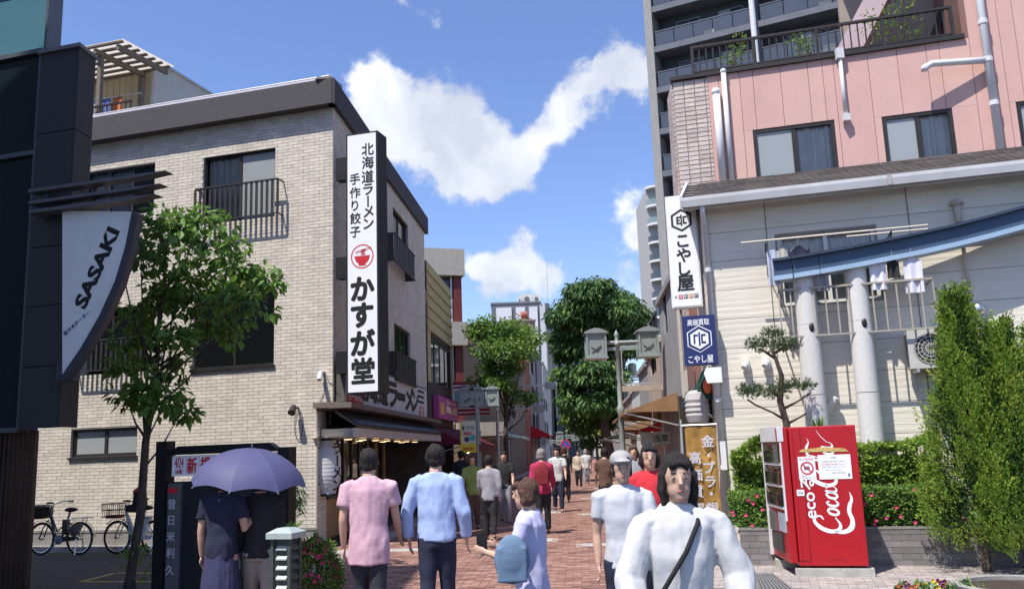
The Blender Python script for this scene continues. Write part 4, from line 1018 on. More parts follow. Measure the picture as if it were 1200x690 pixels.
# ---------------- pink building behind
def pink_building():
    FPk = FR.back(-1.28); z0 = ZG+.1
    P = FPk.px
    uL = P(792, 150)[0]; uT = P(834, 150)[0]; uE = P(1130, 60)[0]; uR = ru+13.5
    zp = (P(792.6, 92)[1]+P(1130, 50)[1])/2; zH = zp+4
    t = thing('pink_building', 'salmon pink panelled building with roof terrace railing rising behind the cream house', 'building', FPk.P(uL, 0))
    hw = []
    for (x0, y0, x1, y1) in ((882, 153, 982, 186), (1033, 137.5, 1121, 172), (1190, 120, 1290, 156)):
        r = FPk.rect(x0, y0, x1, y1); hw.append((r[0], r[1], min(r[2], z0+.35), r[3]))
    zb = 0
    mb = MB(); wall_mesh(mb, FPk, uL, uE, zb, zp, hw, .08); wall_mesh(mb, FPk, uE, uR, zb, zH, hw, .08)
    S = Frame(FPk.P(uL, 0), -D1); wall_mesh(mb, S, -.75, 0, 0, zp, [], .1); q_ = S.P(-.75, 0); q2 = q_+hdir(789, 300)*6; mb.quad(q2, q_, q_+Vector((0, 0, zp)), q2+Vector((0, 0, zp)))
    mb.quad(FPk.P(uL, zp), FPk.P(uE, zp), FPk.P(uE, zp, -1.8), FPk.P(uL, zp, -1.8))
    mb.quad(FPk.P(uE, zp), FPk.P(uE, zH), FPk.P(uE, zH, -2.2), FPk.P(uE, zp, -2.2))
    mb.build('wall', mat('pink_joint', (.22, .12, .10), .9), t)
    # terrace back wall, with the sloped fascia of the storey above
    B = FPk.back(-1.8); mb = MB(); xs = P(1003, 60)[0]
    mb.fbox(B, xs, uE, zp, zH, -.2, 0); mb.fbox(B, xs-.4, uR, zH, zH+.15, -2, 2.2); mb.build('terrace_back_wall', mat('beige_plaster', (.33, .27, .22), .9), t)  # terrace wall in one even beige plaster colour
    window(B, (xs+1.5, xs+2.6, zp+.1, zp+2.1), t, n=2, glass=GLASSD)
    mb = MB(); a0, a1 = P(972, 72), P(1012, -10); w_ = P(1042, 10)
    LIL = mat('lilac_panel', (.50, .38, .40), .8, .06)
    p0, p1, p2, p3 = FPk.px(968, 82, -.6), FPk.px(1004, 70, -.6), FPk.px(1050, -20, -.6), FPk.px(1022, -20, -.6)
    mb.prism(FPk, [p0, p1, p2, p3], -1.3, -.6); mb.build('sloped_side_wall', LIL, t)
    mb = MB(); q0, q1 = FPk.px(1075, 85, -1.2), FPk.px(1120, -20, -1.2); mb.prism(FPk, [q0, (q0[0]+.12, q0[1]), q1, (q1[0]-.12, q1[1])], -1.4, -1.2); mb.build('brace_beam', DARKF, t)
    # pink panels between seams
    seams = [P(x, 150)[0] for x in (834, 858, 873, 889)]; 
    sx = [834, 848, 858, 873, 889, 922, 955, 972.5, 986, 1021, 1056, 1091, 1107]
    seams = [FPk.px(x, 170 if x < 1000 else 110)[0] for x in sx]
    while seams[-1] < uR: seams.append(seams[-1]+(.455 if len(seams) % 3 else .2275))
    for i in range(len(seams)-1):
        a, b = seams[i]+.004, min(seams[i+1], uR)-.004; zt = zp if b < uE+.1 else zH
        cuts = [(h[2], h[3]) for h in hw if h[0] < b and h[1] > a]
        if not cuts: mb = MB(); mb.fbox(FPk, a, b, z0-.2, zt-.002, 0, .012, back=False); mb.build('panel', PINK, t)
        else:
            h = [h for h in hw if h[0] < b and h[1] > a][0]
            if a < h[0]-.01: mb = MB(); mb.fbox(FPk, a, h[0]-.003, z0-.2, h[3], 0, .012, back=False); mb.build('panel', PINK, t)
            if b > h[1]+.01: mb = MB(); mb.fbox(FPk, h[1]+.003, b, z0-.2, h[3], 0, .012, back=False); mb.build('panel', PINK, t)
            mb = MB(); mb.fbox(FPk, a, b, h[3]+.003, zt-.002, 0, .012, back=False); mb.build('panel', PINK, t)
    for h, cu_ in zip(hw, ([(.5, 1)], [(0, 1)], [(0, 1)])): window(FPk, h, t, n=2, curtain=cu_, kinds=[FROST, GLASS], fw=.06, recess=.03)
    # stone tile strip
    mb = MB(); mb.fbox(FPk, uL+.003, uT-.003, z0-.3, zp-.015, 0, .005); mb.fbox(S, -.745, -.003, 3.5, zp-.015, 0, .005); mb.build('tile_mortar', mat('pale_pink_mortar', (.36, .29, .26), .9), t)
    st = brick_list(FPk, uL+.01, uT-.01, z0-.3, zp-.02, [], L=.185, H=.082, gap=.016, offs=0)
    lay_bricks(st, t, STONE, name='stone_tile', proud=.024, nparts=290, full=.169)
    st = brick_list(S, -.74, -.02, 3.5, zp-.02, [], L=.185, H=.082, gap=.016, offs=0); m2 = MB()
    for (F, a, b, c, d) in st: m2.fbox(F, a, b, c, d, 0, .028, t=rng.random(), back=False)
    m2.build('side_stone_tiling', STONE, t, tint=True, kind='stuff')
    mb = MB(); mb.fbox(FPk, uL-.04, uE+.02, zp, zp+.07, -.2, .07); mb.build('coping', DARKF, t)
    # terrace railing
    ur0 = FPk.px(811, 64, -.03)[0]; zt = FPk.px(1116, 26, -.03)[1]; u1 = FPk.px(1117, 40, -.03)[0]
    zt = zp+.62
    mb = MB(); mb.fbox(FPk, ur0, u1, zt-.04, zt, -.06, -.0); mb.fbox(FPk, ur0, u1, zp+.12, zp+.145, -.045, -.015)
    mb.build('terrace_railing', DARKF, t); ro = t.children[-1]
    b = MB(); b.box((0, 0, (zt-zp-.1)/2), (.022, .022, zt-zp-.1)); me = unit_mesh('baluster', b, DARKF); n = int((u1-ur0)/.118)
    for i in range(n+1): inst('baluster', me, ro, frame_matrix(FPk, ur0+(u1-ur0)*i/n, zp+.07, -.03))
    b = MB(); b.box((0, 0, (zt-zp-.07)/2), (.05, .05, zt-zp-.07)); me = unit_mesh('post', b, DARKF)
    for i in range(5): inst('post', me, ro, frame_matrix(FPk, ur0+(u1-ur0)*i/4, zp+.07, -.03))
    # pipes
    def pipe(pts, r, lbl='white_pipe', col=WPIPE):
        mb = MB(); mb.tube(pts, r, 12); return mb.build('pipe', col, t, smooth=True)
    def Q(x, y, d=.09): u, z = FPk.px(x, y, d); return FPk.P(u, z, d)
    def vpipe(x, y0, y1, r, cap=False):
        p = Q(x, y0); b = FPk.px(x, y1, .09)[1]; o = pipe([p, Vector((p.x, p.y, b-.3))], r)
        if cap: mb = MB(); mb.ell(p, (r*1.25, r*1.25, r*1.25), 12, 8); mb.build('pipe_cap', WPIPE, o, smooth=True)
        return p, b
    vpipe(839, 108, 194, .065, True); vpipe(847.5, 84, 194, .045, True)
    p = Q(984, 66); e_ = FPk.px(991, 138, .09)[1]; pipe([p, Vector((p.x, p.y, e_))], .033); mb = MB(); mb.box((p.x, p.y, e_), (.11, .1, .12)); mb.build('pipe_box', WPIPE, t); mb = MB(); mb.box((p.x, p.y, p.z+.04), (.12, .1, .18)); mb.build('pipe_box', WPIPE, t)
    x = Q(1148, 0, .12); zz = FPk.px(1173, 166, .12)[1]; pipe([Vector((x.x, x.y, zH-.2)), Vector((x.x, x.y, zz-.3))], .062)
    for y in (25, 70, 122):
        zc = Q(1160, y, .12).z; mb = MB(); mb.tube([Vector((x.x, x.y, zc-.035)), Vector((x.x, x.y, zc+.035))], .075, 12); mb.build('pipe_collar', WPIPE, t)
    h1 = Q(1083, 80, .3); h2 = Q(1092, 75, .3); h3 = FPk.P(FPk.px(1160, 70, .12)[0], h2.z, .12)
    pipe([h1-Vector((0, 0, .05)), h1, h2, h2+(h3-h2)*.5, Vector((x.x, x.y, h2.z))], .055)
    return FPk, t, zp, zH, uE
FPk, pinkb, ZP, ZH_, UE = pink_building()
# potted shrubs on the terrace
LEAFM = mat('leaf_bright_green', (.115, .22, .04), .55, .35, 30, transl=.3)
LEAFD = mat('leaf_dark_green', (.055, .12, .03), .5, .35, 25, transl=.22)
LEAFY = mat('leaf_yellow_green', (.16, .24, .035), .55, .3, 25, transl=.35)
BARK = mat('brown_bark', (.085, .065, .05), .95, .35, 20, bump=.6, bscale=50, stretch=(1, 1, .25))
def leaf(mb, c, d, n, L, W, m=0, fold=.2):
    d = d.normalized(); s = d.cross(n); s = s.normalized() if s.length > 1e-6 else d.orthogonal().normalized(); k = s.cross(d)
    mb.add([c, c+d*L*.45+s*W*.5+k*fold*W, c+d*L, c+d*L*.45-s*W*.5+k*fold*W], [(0, 1, 2), (0, 2, 3)], m)
def rv(r=1.0):
    while True:
        v = Vector((rng.uniform(-1, 1), rng.uniform(-1, 1), rng.uniform(-1, 1)))
        if .01 < v.length < 1: return v.normalized()*r
def leaf_blob(mb, c, rad, n, L, W, up=.4, droop=0, mats=1, shell=.6):
    for i in range(n):
        v = rv(); k = (shell+(1-shell)*rng.random()); p = Vector((c.x+v.x*rad[0]*k, c.y+v.y*rad[1]*k, c.z+v.z*rad[2]*k))
        d = (v+rv(.7)+Vector((0, 0, -droop))); nn = v*.5+Vector((0, 0, up))+rv(.5); s = rng.uniform(.65, 1.25)
        leaf(mb, p, d, nn, L*s, W*s, rng.randrange(mats))
def shrub_on_terrace(x, y, h, w_, lbl):
    p = FPk.P(FPk.px(x, y, -.35)[0], ZP+.01, -.35); t = thing('potted_shrub', lbl, 'shrub', p, 'shrubs on the pink terrace')
    mb = MB(); mb.lathe(p, [(.001, 0), (.1, 0), (.14, .22), (.12, .22), (.001, .2)], 12); mb.build('pot', mat('terracotta', (.3, .12, .07), .8), t)
    mb = MB(); mb.tube([p+Vector((0, 0, .2)), p+Vector((0, 0, h*.6))], .012, 5); mb.build('stem', BARK, t)
    mb = MB()
    for k in range(5): leaf_blob(mb, p+Vector((rng.uniform(-w_, w_)*.5, 0, .3+h*.8*k/5)), (w_*.5, .15, h*.18), 40, .07, .035, mats=2)
    mb.build('foliage', [LEAFM, LEAFY], t)
shrub_on_terrace(858, 60, .7, .3, 'low potted shrub behind the left part of the pink terrace railing')
shrub_on_terrace(936, 50, .5, .25, 'small yellow-green shrub behind the middle of the pink terrace railing')
shrub_on_terrace(1022, 40, .85, .6, 'wide bushy shrub behind the pink terrace railing below the lilac sloped wall')
shrub_on_terrace(1058, 20, 1.25, .35, 'tallest potted shrub near the right end of the pink terrace railing')

# ---------------- dark tower
def dark_tower():
    Y = 58; a = at(774, 200, Y); dT = -hdir(-1423, 601); F = Frame((a.x, a.y), dT)
    t = thing('dark_apartment_tower', 'tall dark blue-grey apartment tower with glass balconies behind the pink building', 'building', F.P(0, 0))
    DK = mat('dark_blue_grey_wall', (.045, .052, .065), .7, .15, 1); SLB = mat('tower_slab_grey', (.12, .13, .155), .7, .12, 2); EDG = mat('tower_pillar_grey', (.27, .26, .25), .7, .1)
    W_ = 24; fh = 2.95; top = 46
    zref = F.px(770, 160, 1.2)[1]    # slab bottom near y 160 at the left edge
    k0 = zref - math.floor(zref/fh)*fh
    mb = MB(); mb.fbox(F, .6, W_, 0, top, -14, 0); mb.build('wall', DK, t)
    mb = MB(); mb.fbox(F, .0, .55, 0, top, -14, 1.45); mb.build('corner_pillar', EDG, t)
    z = k0; n = 0; bal = [ (.65, 5.0+2.3), (7.75, 15.2), (15.6, 23) ]
    P1 = glass_mat('tower_balustrade_glass', (.10, .115, .14), .6, .2)
    while z < top-3:
        if z > 5:
            mb = MB(); mb.fbox(F, .56, W_, z, z+.42, -.01, 1.4); mb.build('balcony_slab', SLB, t)
            for (a_, b_) in bal:
                k = 5; 
                for i in range(k):
                    u0 = a_+(b_-a_)*i/k; u1 = a_+(b_-a_)*(i+1)/k
                    mb = MB(); mb.fbox(F, u0+.03, u1-.03, z+.47, z+1.45, 1.3, 1.33); mb.build('balustrade_panel', P1, t)
                mb = MB(); mb.fbox(F, a_, b_, z+1.46, z+1.52, 1.26, 1.36); mb.build('handrail', SLB, t)
                # door windows with pale frames, AC units
                for q in (.18, .62):
                    u = a_+(b_-a_)*q; mb = MB(); mb.fbox(F, u, u+1.7, z+.5, z+2.5, .01, .04); wn = mb.build('window', mat('tower_window_frame', (.16, .17, .19), .5), t)
                    for s in (0, 1): mb = MB(); mb.quad(*[F.P(u+.08+.8*s+dx, z+zz, .05) for dx, zz in ((0, .6), (.72, .6), (.72, 2.4), (0, 2.4))]); mb.build('pane', FROST if rng.random() < .35 else GLASSD, wn)
                mb = MB(); u = a_+(b_-a_)*.48; mb.fbox(F, u, u+.75, z+.45, z+1.05, .3, .6); mb.build('air_conditioner', mat('ac_beige', (.5, .49, .45), .6), t)
            mb = MB(); mb.fbox(F, 7.5, 7.6, z+.42, z+fh, .0, 1.38); mb.build('party_wall', SLB, t)
        z += fh; n += 1
    mb = MB(); u = F.px(884, 40, 1.6)[0]; mb.tube([F.P(u, 4, 1.62), F.P(u, top, 1.62)], .19, 10); mb.build('drainpipe', WPIPE, t)
    # some white laundry poles
    for k in range(7):
        u = rng.uniform(1, 14); zz = k0+fh*rng.randrange(5, 13)+1.7; mb = MB(); mb.tube([F.P(u, zz, .9), F.P(u+1.6, zz, .9)], .035, 6); mb.build('laundry_pole', SILVER, t)
dark_tower()
def round_balcony_condo():
    Y = 135; a = at(757.5, 300, Y); 
    t = thing('condo_with_curved_balconies', 'pale distant condominium with rounded balconies left of the dark tower', 'building', (a.x+3, a.y, 0))
    C1 = mat('condo_beige', (.42, .40, .37), .8, .1); C2 = mat('condo_white_slab', (.62, .62, .6), .7, .06); CG = glass_mat('condo_green_glass', (.25, .34, .34), .7, .1)
    x0 = a.x+.6; mb = MB(); mb.box((x0+9, Y+6, 21), (18, 12, 42)); 
    ztop = at(768, 222, Y).z
    mb = MB(); mb.box((x0+9, Y+6, ztop/2), (18, 12, ztop)); mb.build('wall', C1, t)
    fh = 2.95; z = ztop-fh-.2; k = 0
    while z > 6:
        def ring(r, z0, z1, name, m):
            mb = MB(); n = 10; pts = [(x0+1.7-r*math.cos(i/n*math.pi/1.0)*1.0, Y-0-r*math.sin(i/n*math.pi)*.9) for i in range(n+1)]
            vs = [(x, y, z0) for x, y in pts]+[(x, y, z1) for x, y in pts]; m_ = n+1
            mb.add(vs, [(i, i+1, i+1+m_, i+m_) for i in range(n)]+[tuple(range(m_)), tuple(range(m_, 2*m_))[::-1]]); mb.build(name, m, t)
        ring(1.95, z, z+.35, 'balcony_slab', C2); ring(1.85, z+.36, z+1.3, 'balustrade', CG if k < 2 else glass_mat('condo_dark_glass', (.07, .09, .10), .75, .1))
        mb = MB(); mb.box((x0+2.4, Y-.05, z+1.5), (1.6, .1, 2.0)); w_ = mb.build('window', GLASSD, t)
        z -= fh; k += 1
    ring(1.95, ztop-.1, ztop+.25, 'roof_slab', C2)
round_balcony_condo()

# ================================================================ street buildings, generic
def street_block(name, label, cat, F, W_, Dp, H, wall_m, rows, win_m=GLASSD, frame=DARKF, z0=3.2, roof=True, extra=None, side=True):
    "box building with front on frame F (u 0..W_), depth Dp; rows: list of (z0,z1,[(u0,u1)...])"
    t = thing(name, label, cat, F.P(0, 0)); holes = []
    for (a, b, us) in rows:
        for (p, q) in us: holes.append((p, q, a, b))
    mb = MB(); wall_mesh(mb, F, 0, W_, 0, H, holes, .12)
    A, B_, C, D_ = F.P(0, 0), F.P(W_, 0), F.P(W_, 0, -Dp), F.P(0, 0, -Dp); up = Vector((0, 0, H))
    mb.quad(B_, C, C+up, B_+up); mb.quad(C, D_, D_+up, C+up); mb.quad(D_, A, A+up, D_+up); mb.quad(A+up, B_+up, C+up, D_+up)
    mb.build('wall', wall_m, t)
    mb = MB(); mb.fbox(F, -.06, W_+.06, H, H+.14, -Dp-.06, .08); mb.build('parapet', extra or wall_m, t)
    for h in holes:
        wn = MB(); fw = .05; wn.fbox(F, h[0], h[1], h[2], h[2]+fw, -.1, -.05); wn.fbox(F, h[0], h[1], h[3]-fw, h[3], -.1, -.05)
        k = max(1, round((h[1]-h[0])/.85))
        for i in range(k+1): u = h[0]+(h[1]-h[0])*i/k; wn.fbox(F, max(u-.03, h[0]), min(u+.03, h[1]), h[2]+fw, h[3]-fw, -.1, -.05)
        o = wn.build('window', frame, t)
        for i in range(k):
            mb = MB(); a, b = h[0]+(h[1]-h[0])*i/k, h[0]+(h[1]-h[0])*(i+1)/k; mb.quad(F.P(a, h[2], -.085), F.P(b, h[2], -.085), F.P(b, h[3], -.085), F.P(a, h[3], -.085)); mb.build('pane', win_m, o)
        mb = MB(); mb.quad(F.P(h[0], h[2], -.5), F.P(h[1], h[2], -.5), F.P(h[1], h[3], -.5), F.P(h[0], h[3], -.5)); mb.build('interior', INT, o)
    return t
def awning(F, u0, u1, z, proj, drop, m, label, name='shop_awning', val=.22, group=None, ribs=True):
    t = thing(name, label, 'awning', F.P((u0+u1)/2, z-drop))
    mb = MB(); n = max(2, int((u1-u0)/.5)); 
    for i in range(n):
        a, b = u0+(u1-u0)*i/n, u0+(u1-u0)*(i+1)/n
        for k in range(3):
            s0, s1 = k/3, (k+1)/3; sag = lambda s: .05*math.sin(math.pi*s)
            mb.quad(F.P(a, z-drop*s1-sag(s1), .02+proj*s1), F.P(b, z-drop*s1-sag(s1), .02+proj*s1), F.P(b, z-drop*s0-sag(s0), .02+proj*s0), F.P(a, z-drop*s0-sag(s0), .02+proj*s0))
    for u in (u0, u1): mb.add([F.P(u, z, .02), F.P(u, z-drop, .02+proj), F.P(u, z-drop-.02, .02)], [(0, 1, 2)])
    mb.build('canopy', m, t)
    mb = MB(); mb.fbox(F, u0, u1, z-drop-val, z-drop-.003, proj-.0, proj+.02); mb.build('valance', m, t)
    mb = MB(); 
    for u in (u0+.05, (u0+u1)/2, u1-.05): mb.tube([F.P(u, z-drop*.9-.35, .03), F.P(u, z-drop-.02, proj-.02)], .018, 5)
    mb.tube([F.P(u0, z-drop-.01, proj-.02), F.P(u1, z-drop-.01, proj-.02)], .022, 6); mb.build('frame', SILVER, t); return t
YSID = mat('yellow_siding', (.50, .40, .19), .75, .10, 3, stretch=(1, 1, 5), dirt=.3)
BRWN = mat('dark_brown_plaster', (.075, .05, .042), .85, .2)
MARO = mat('maroon_canvas', (.13, .012, .03), .85, .15); REDC = mat('red_canvas', (.50, .02, .03), .8, .12)
def yellow_building():
    u0 = FS.px(500, 400)[0]+.08; u1 = FS.px(528.5, 400)[0]; F = Frame(FS.P(u0, 0), D1); W_ = u1-u0
    zt0 = F.px(500, 312)[1]; zt = F.px(527, 334)[1]; zs = F.px(515, 397)[1]; zm = F.px(515, 453)[1]
    zt = (zt0+zt)/2
    t = thing('yellow_sided_building', 'narrow shop building with yellow lapped siding above and dark brown front below', 'building', F.P(0, 0))
    w1 = (.5, W_-.25, zm, zs-.15)
    mb = MB(); wall_mesh(mb, F, 0, W_, zm-1.3, zt, [w1], .12); mb.quad(F.P(W_, 0), F.P(W_, 0)-D2*8, F.P(W_, zt)-D2*8, F.P(W_, zt)); mb.quad(F.P(0, zt), F.P(W_, zt), F.P(W_, zt, -8), F.P(0, zt, -8)); mb.build('wall', BRWN, t)
    n = int((zt-zs+.05)/.36); 
    for k in range(n):
        z0 = zs+k*(zt-zs)/n; z1 = zs+(k+1)*(zt-zs)/n
        for (a, b) in ((0, W_*.5), (W_*.5+.01, W_)):
            mb = MB(); mb.box8([F.P(a, z0, .07), F.P(b, z0, .07), F.P(b, z0, 0), F.P(a, z0, 0), F.P(a, z1-.004, .02), F.P(b, z1-.004, .02), F.P(b, z1-.004, 0), F.P(a, z1-.004, 0)]); mb.build('siding_board', YSID, t)
    for z0, z1, a, b in ((zm, zs, 0, .5), (zm, zs, W_-.25, W_)):
        mb = MB(); mb.fbox(F, a, b, z0, z1, 0, .03); mb.build('siding_board', YSID, t)
    window(F, w1, t, n=4, glass=GLASSD, fw=.09, recess=.06)
    mb = MB(); wall_mesh(mb, F.back(-.6), 0, W_, 0, zm-1.3, [(.6, W_-.6, 0, 2.4)], .5); mb.quad(F.P(0, zm-1.3), F.P(W_, zm-1.3), F.P(W_, zm-1.3, -.7), F.P(0, zm-1.3, -.7)); mb.build('shopfront', mat('shop_interior', (.05, .04, .04)), t)
    # pink sign
    z0 = F.px(528, 499)[1]; z1 = F.px(507, 462)[1]; z0, z1 = F.px(518, 492)[1], F.px(518, 467)[1]; a, b = F.px(506.6, 470)[0], W_-.05
    s = thing('pink_shop_sign', 'magenta pink shop sign board with pale and orange lettering over the maroon awning', 'sign', F.P(a, z0)); 
    mb = MB(); mb.fbox(F, a, b, z0, z1, .03, .2); mb.build('sign_board', mat('magenta_sign', (.42, .06, .25), .5, .05), s)
    H = z1-z0; mb = MB(); L_ = b-a
    frect(mb, F, a+L_*.08, a+L_*.28, z0+H*.2, z0+H*.72, .204); mb.build('orange_block', mat('sign_orange', (.75, .38, .08), .5), s)
    mb = MB(); put_text(mb, F, '居酒屋', a+L_*.62, z0+H*.8, 0, .206, bold=.02, fit=(L_*.5, H*.16)); put_text(mb, F, '亀屋', a+L_*.64, z0+H*.48, 0, .206, bold=.03, fit=(L_*.6, H*.34)); put_text(mb, F, 'かめや', a+L_*.75, z0+H*.12, 0, .206, fit=(L_*.35, H*.08)); mb.build('lettering', mat('sign_yellow', (.85, .65, .45), .5), s)
    z = F.px(505, 500)[1]; awning(F, .02, W_+3.6, z+.05, 1.15, .62, MARO, 'maroon canvas awning under the magenta pink sign')
    return F, W_
FY, WY = yellow_building()
# building with red pilasters and grey stone bands, angled to the street
def red_pilaster():
    Y = 36; a = at(499, 400, Y); b = at(546, 400, Y+.0); F = Frame((a.x, a.y), Vector((1, .32, 0)))
    P = F.px; u1 = P(543.5, 300)[0]; ua = P(497, 300)[0]
    zt = P(530, 292)[1]; zb1 = P(530, 323)[1]; 
    t = thing('red_pilaster_building', 'mid-rise building with grey stone bands and dark red wall panels behind the yellow siding', 'building', F.P(0, 0))
    ST = mat('grey_beige_stone', (.40, .37, .31), .85, .1, 6, bump=.2, dirt=.2); RP = mat('dark_red_panel', (.15, .028, .022), .6, .15, 3, stretch=(6, 6, .4))
    mb = MB(); mb.fbox(F, ua, u1-.05, 0, zt-.05, -8, -.35); mb.build('wall', mat('brown_core', (.10, .09, .085), .8), t)
    z2t, z2b = P(538, 378)[1], P(538, 405)[1]
    mb = MB(); mb.fbox(F, ua, u1, zb1, zt, -8.1, .1); mb.build('stone_band', ST, t)
    mb = MB(); mb.fbox(F, ua, P(546, 390)[0], z2b, z2t, -8.1, .25); mb.build('stone_band', ST, t)
    for (lo, hi) in ((z2t, zb1), (2.8, z2b)):
        mb = MB(); mb.fbox(F, P(532.5, 350)[0], u1-.12, lo+.002, hi-.002, -.34, -.05); mb.build('red_panel', RP, t)
        for i in range(3):
            u = P(513, 350)[0]+i*.36; mb = MB(); mb.fbox(F, u, u+.3, lo+.25, hi-.15, -.34, -.28); mb.build('window', GLASSD, t)
        mb = MB(); mb.tube([F.P(P(530.5, 350)[0], lo, -.2), F.P(P(530.5, 350)[0], hi, -.2)], .05, 8); mb.build('drainpipe', SILVER, t)
    mb = MB(); mb.tube([F.P(P(530.5, 350)[0]-.1, z2b-1.2, -.2), F.P(P(530.5, 350)[0]-.1, 2.8, -.2)], .05, 8); mb.build('drainpipe', SILVER, t)
    mb = MB(); mb.fbox(F, P(532, 350)[0], u1+1.6, 2.3, 2.85, -4, .2); mb.build('canopy_slab', ST, t)
red_pilaster()

# striped tower far behind, left of centre
def striped_tower():
    Y = 150; a = at(577, 400, Y); b = at(646, 400, Y); F = Frame((a.x, a.y), (1, .0)); P = F.px
    zt = P(610, 356)[1]; u1 = P(646, 400)[0]; us = P(634, 400)[0]
    t = thing('striped_office_building', 'distant office building with white and dark grey vertical stripes and rooftop units', 'building', F.P(0, 0))
    WH = mat('office_white', (.62, .63, .66), .6, .05); DG = mat('office_dark_grey', (.13, .14, .16), .5, .1)
    mb = MB(); mb.fbox(F, 0, us, 0, zt, -14, 0); mb.build('wall', DG, t)
    for (x0, x1) in ((582, 600), (605, 616), (620.5, 630.5), (635.5, 641)):
        p, q = P(x0, 380)[0], P(x1, 380)[0]; 
        if x0 > 634: continue
        mb = MB(); mb.fbox(F, p, q, 0, zt-.6, 0, .3); mb.build('white_stripe', WH, t)
        for k in range(int(zt/3)):
            mb = MB(); mb.fbox(F, p, q, k*3+1.4, k*3+1.46, .3, .34); mb.build('joint_strip', DG, t)
    S = Frame(F.P(us, 0), (1, .25)); mb = MB(); mb.fbox(S, 0, u1-us, 0, zt-.1, -12, -.01); mb.build('side_wall', WH, t)
    mb = MB(); mb.fbox(S, (u1-us)*.55, u1-us, 0, zt, -12.1, .1); mb.build('side_stripe', DG, t)
    mb = MB(); mb.fbox(F, -.1, us+.3, zt, zt+.35, -14, .1); mb.build('parapet', DG, t)
    for (x0, x1, h, d) in ((607, 611, 1.6, 4), (612, 624, 2.1, 5), (625, 633, 1.5, 3)):
        p, q = P(x0, 352)[0], P(x1, 352)[0]; mb = MB(); mb.fbox(F, p, q, zt+.3, zt+.3+h, -d-2, -d+1); o = mb.build('rooftop_unit', mat('unit_beige', (.6, .57, .5), .7), t)
        mb = MB(); mb.tube([F.P((p+q)/2, zt+.3+h*.55, -d+1.0), F.P((p+q)/2, zt+.3+h*.55, -d+1.06)], min(.5, (q-p)*.3), 12); mb.build('fan_grille', DG, o)
    mb = MB(); q = P(643, 350)[0]; mb.tube([F.P(q, zt, -3), F.P(q, zt+5.2+0, -3)], .05, 5); mb.tube([F.P(q, zt+5, -3), F.P(q, P(643, 305)[1]+1.5, -3)], .03, 4); mb.build('antenna_mast', SILVER, t)
    # glass block at right behind the big tree
    G2 = Frame(F.P(u1+.3, 0), (1, 0)); street_block('dark_glass_office', 'dark glass office block just right of the striped office building', 'building', G2, 6, 10, zt-3, mat('office_blue_grey', (.09, .11, .14), .4), [(k*3+.6, k*3+2.8, [(.3, 2.9), (3.1, 5.7)]) for k in range(1, int(zt/3)-1)], win_m=glass_mat('office_glass', (.12, .18, .24), .6))
striped_tower()

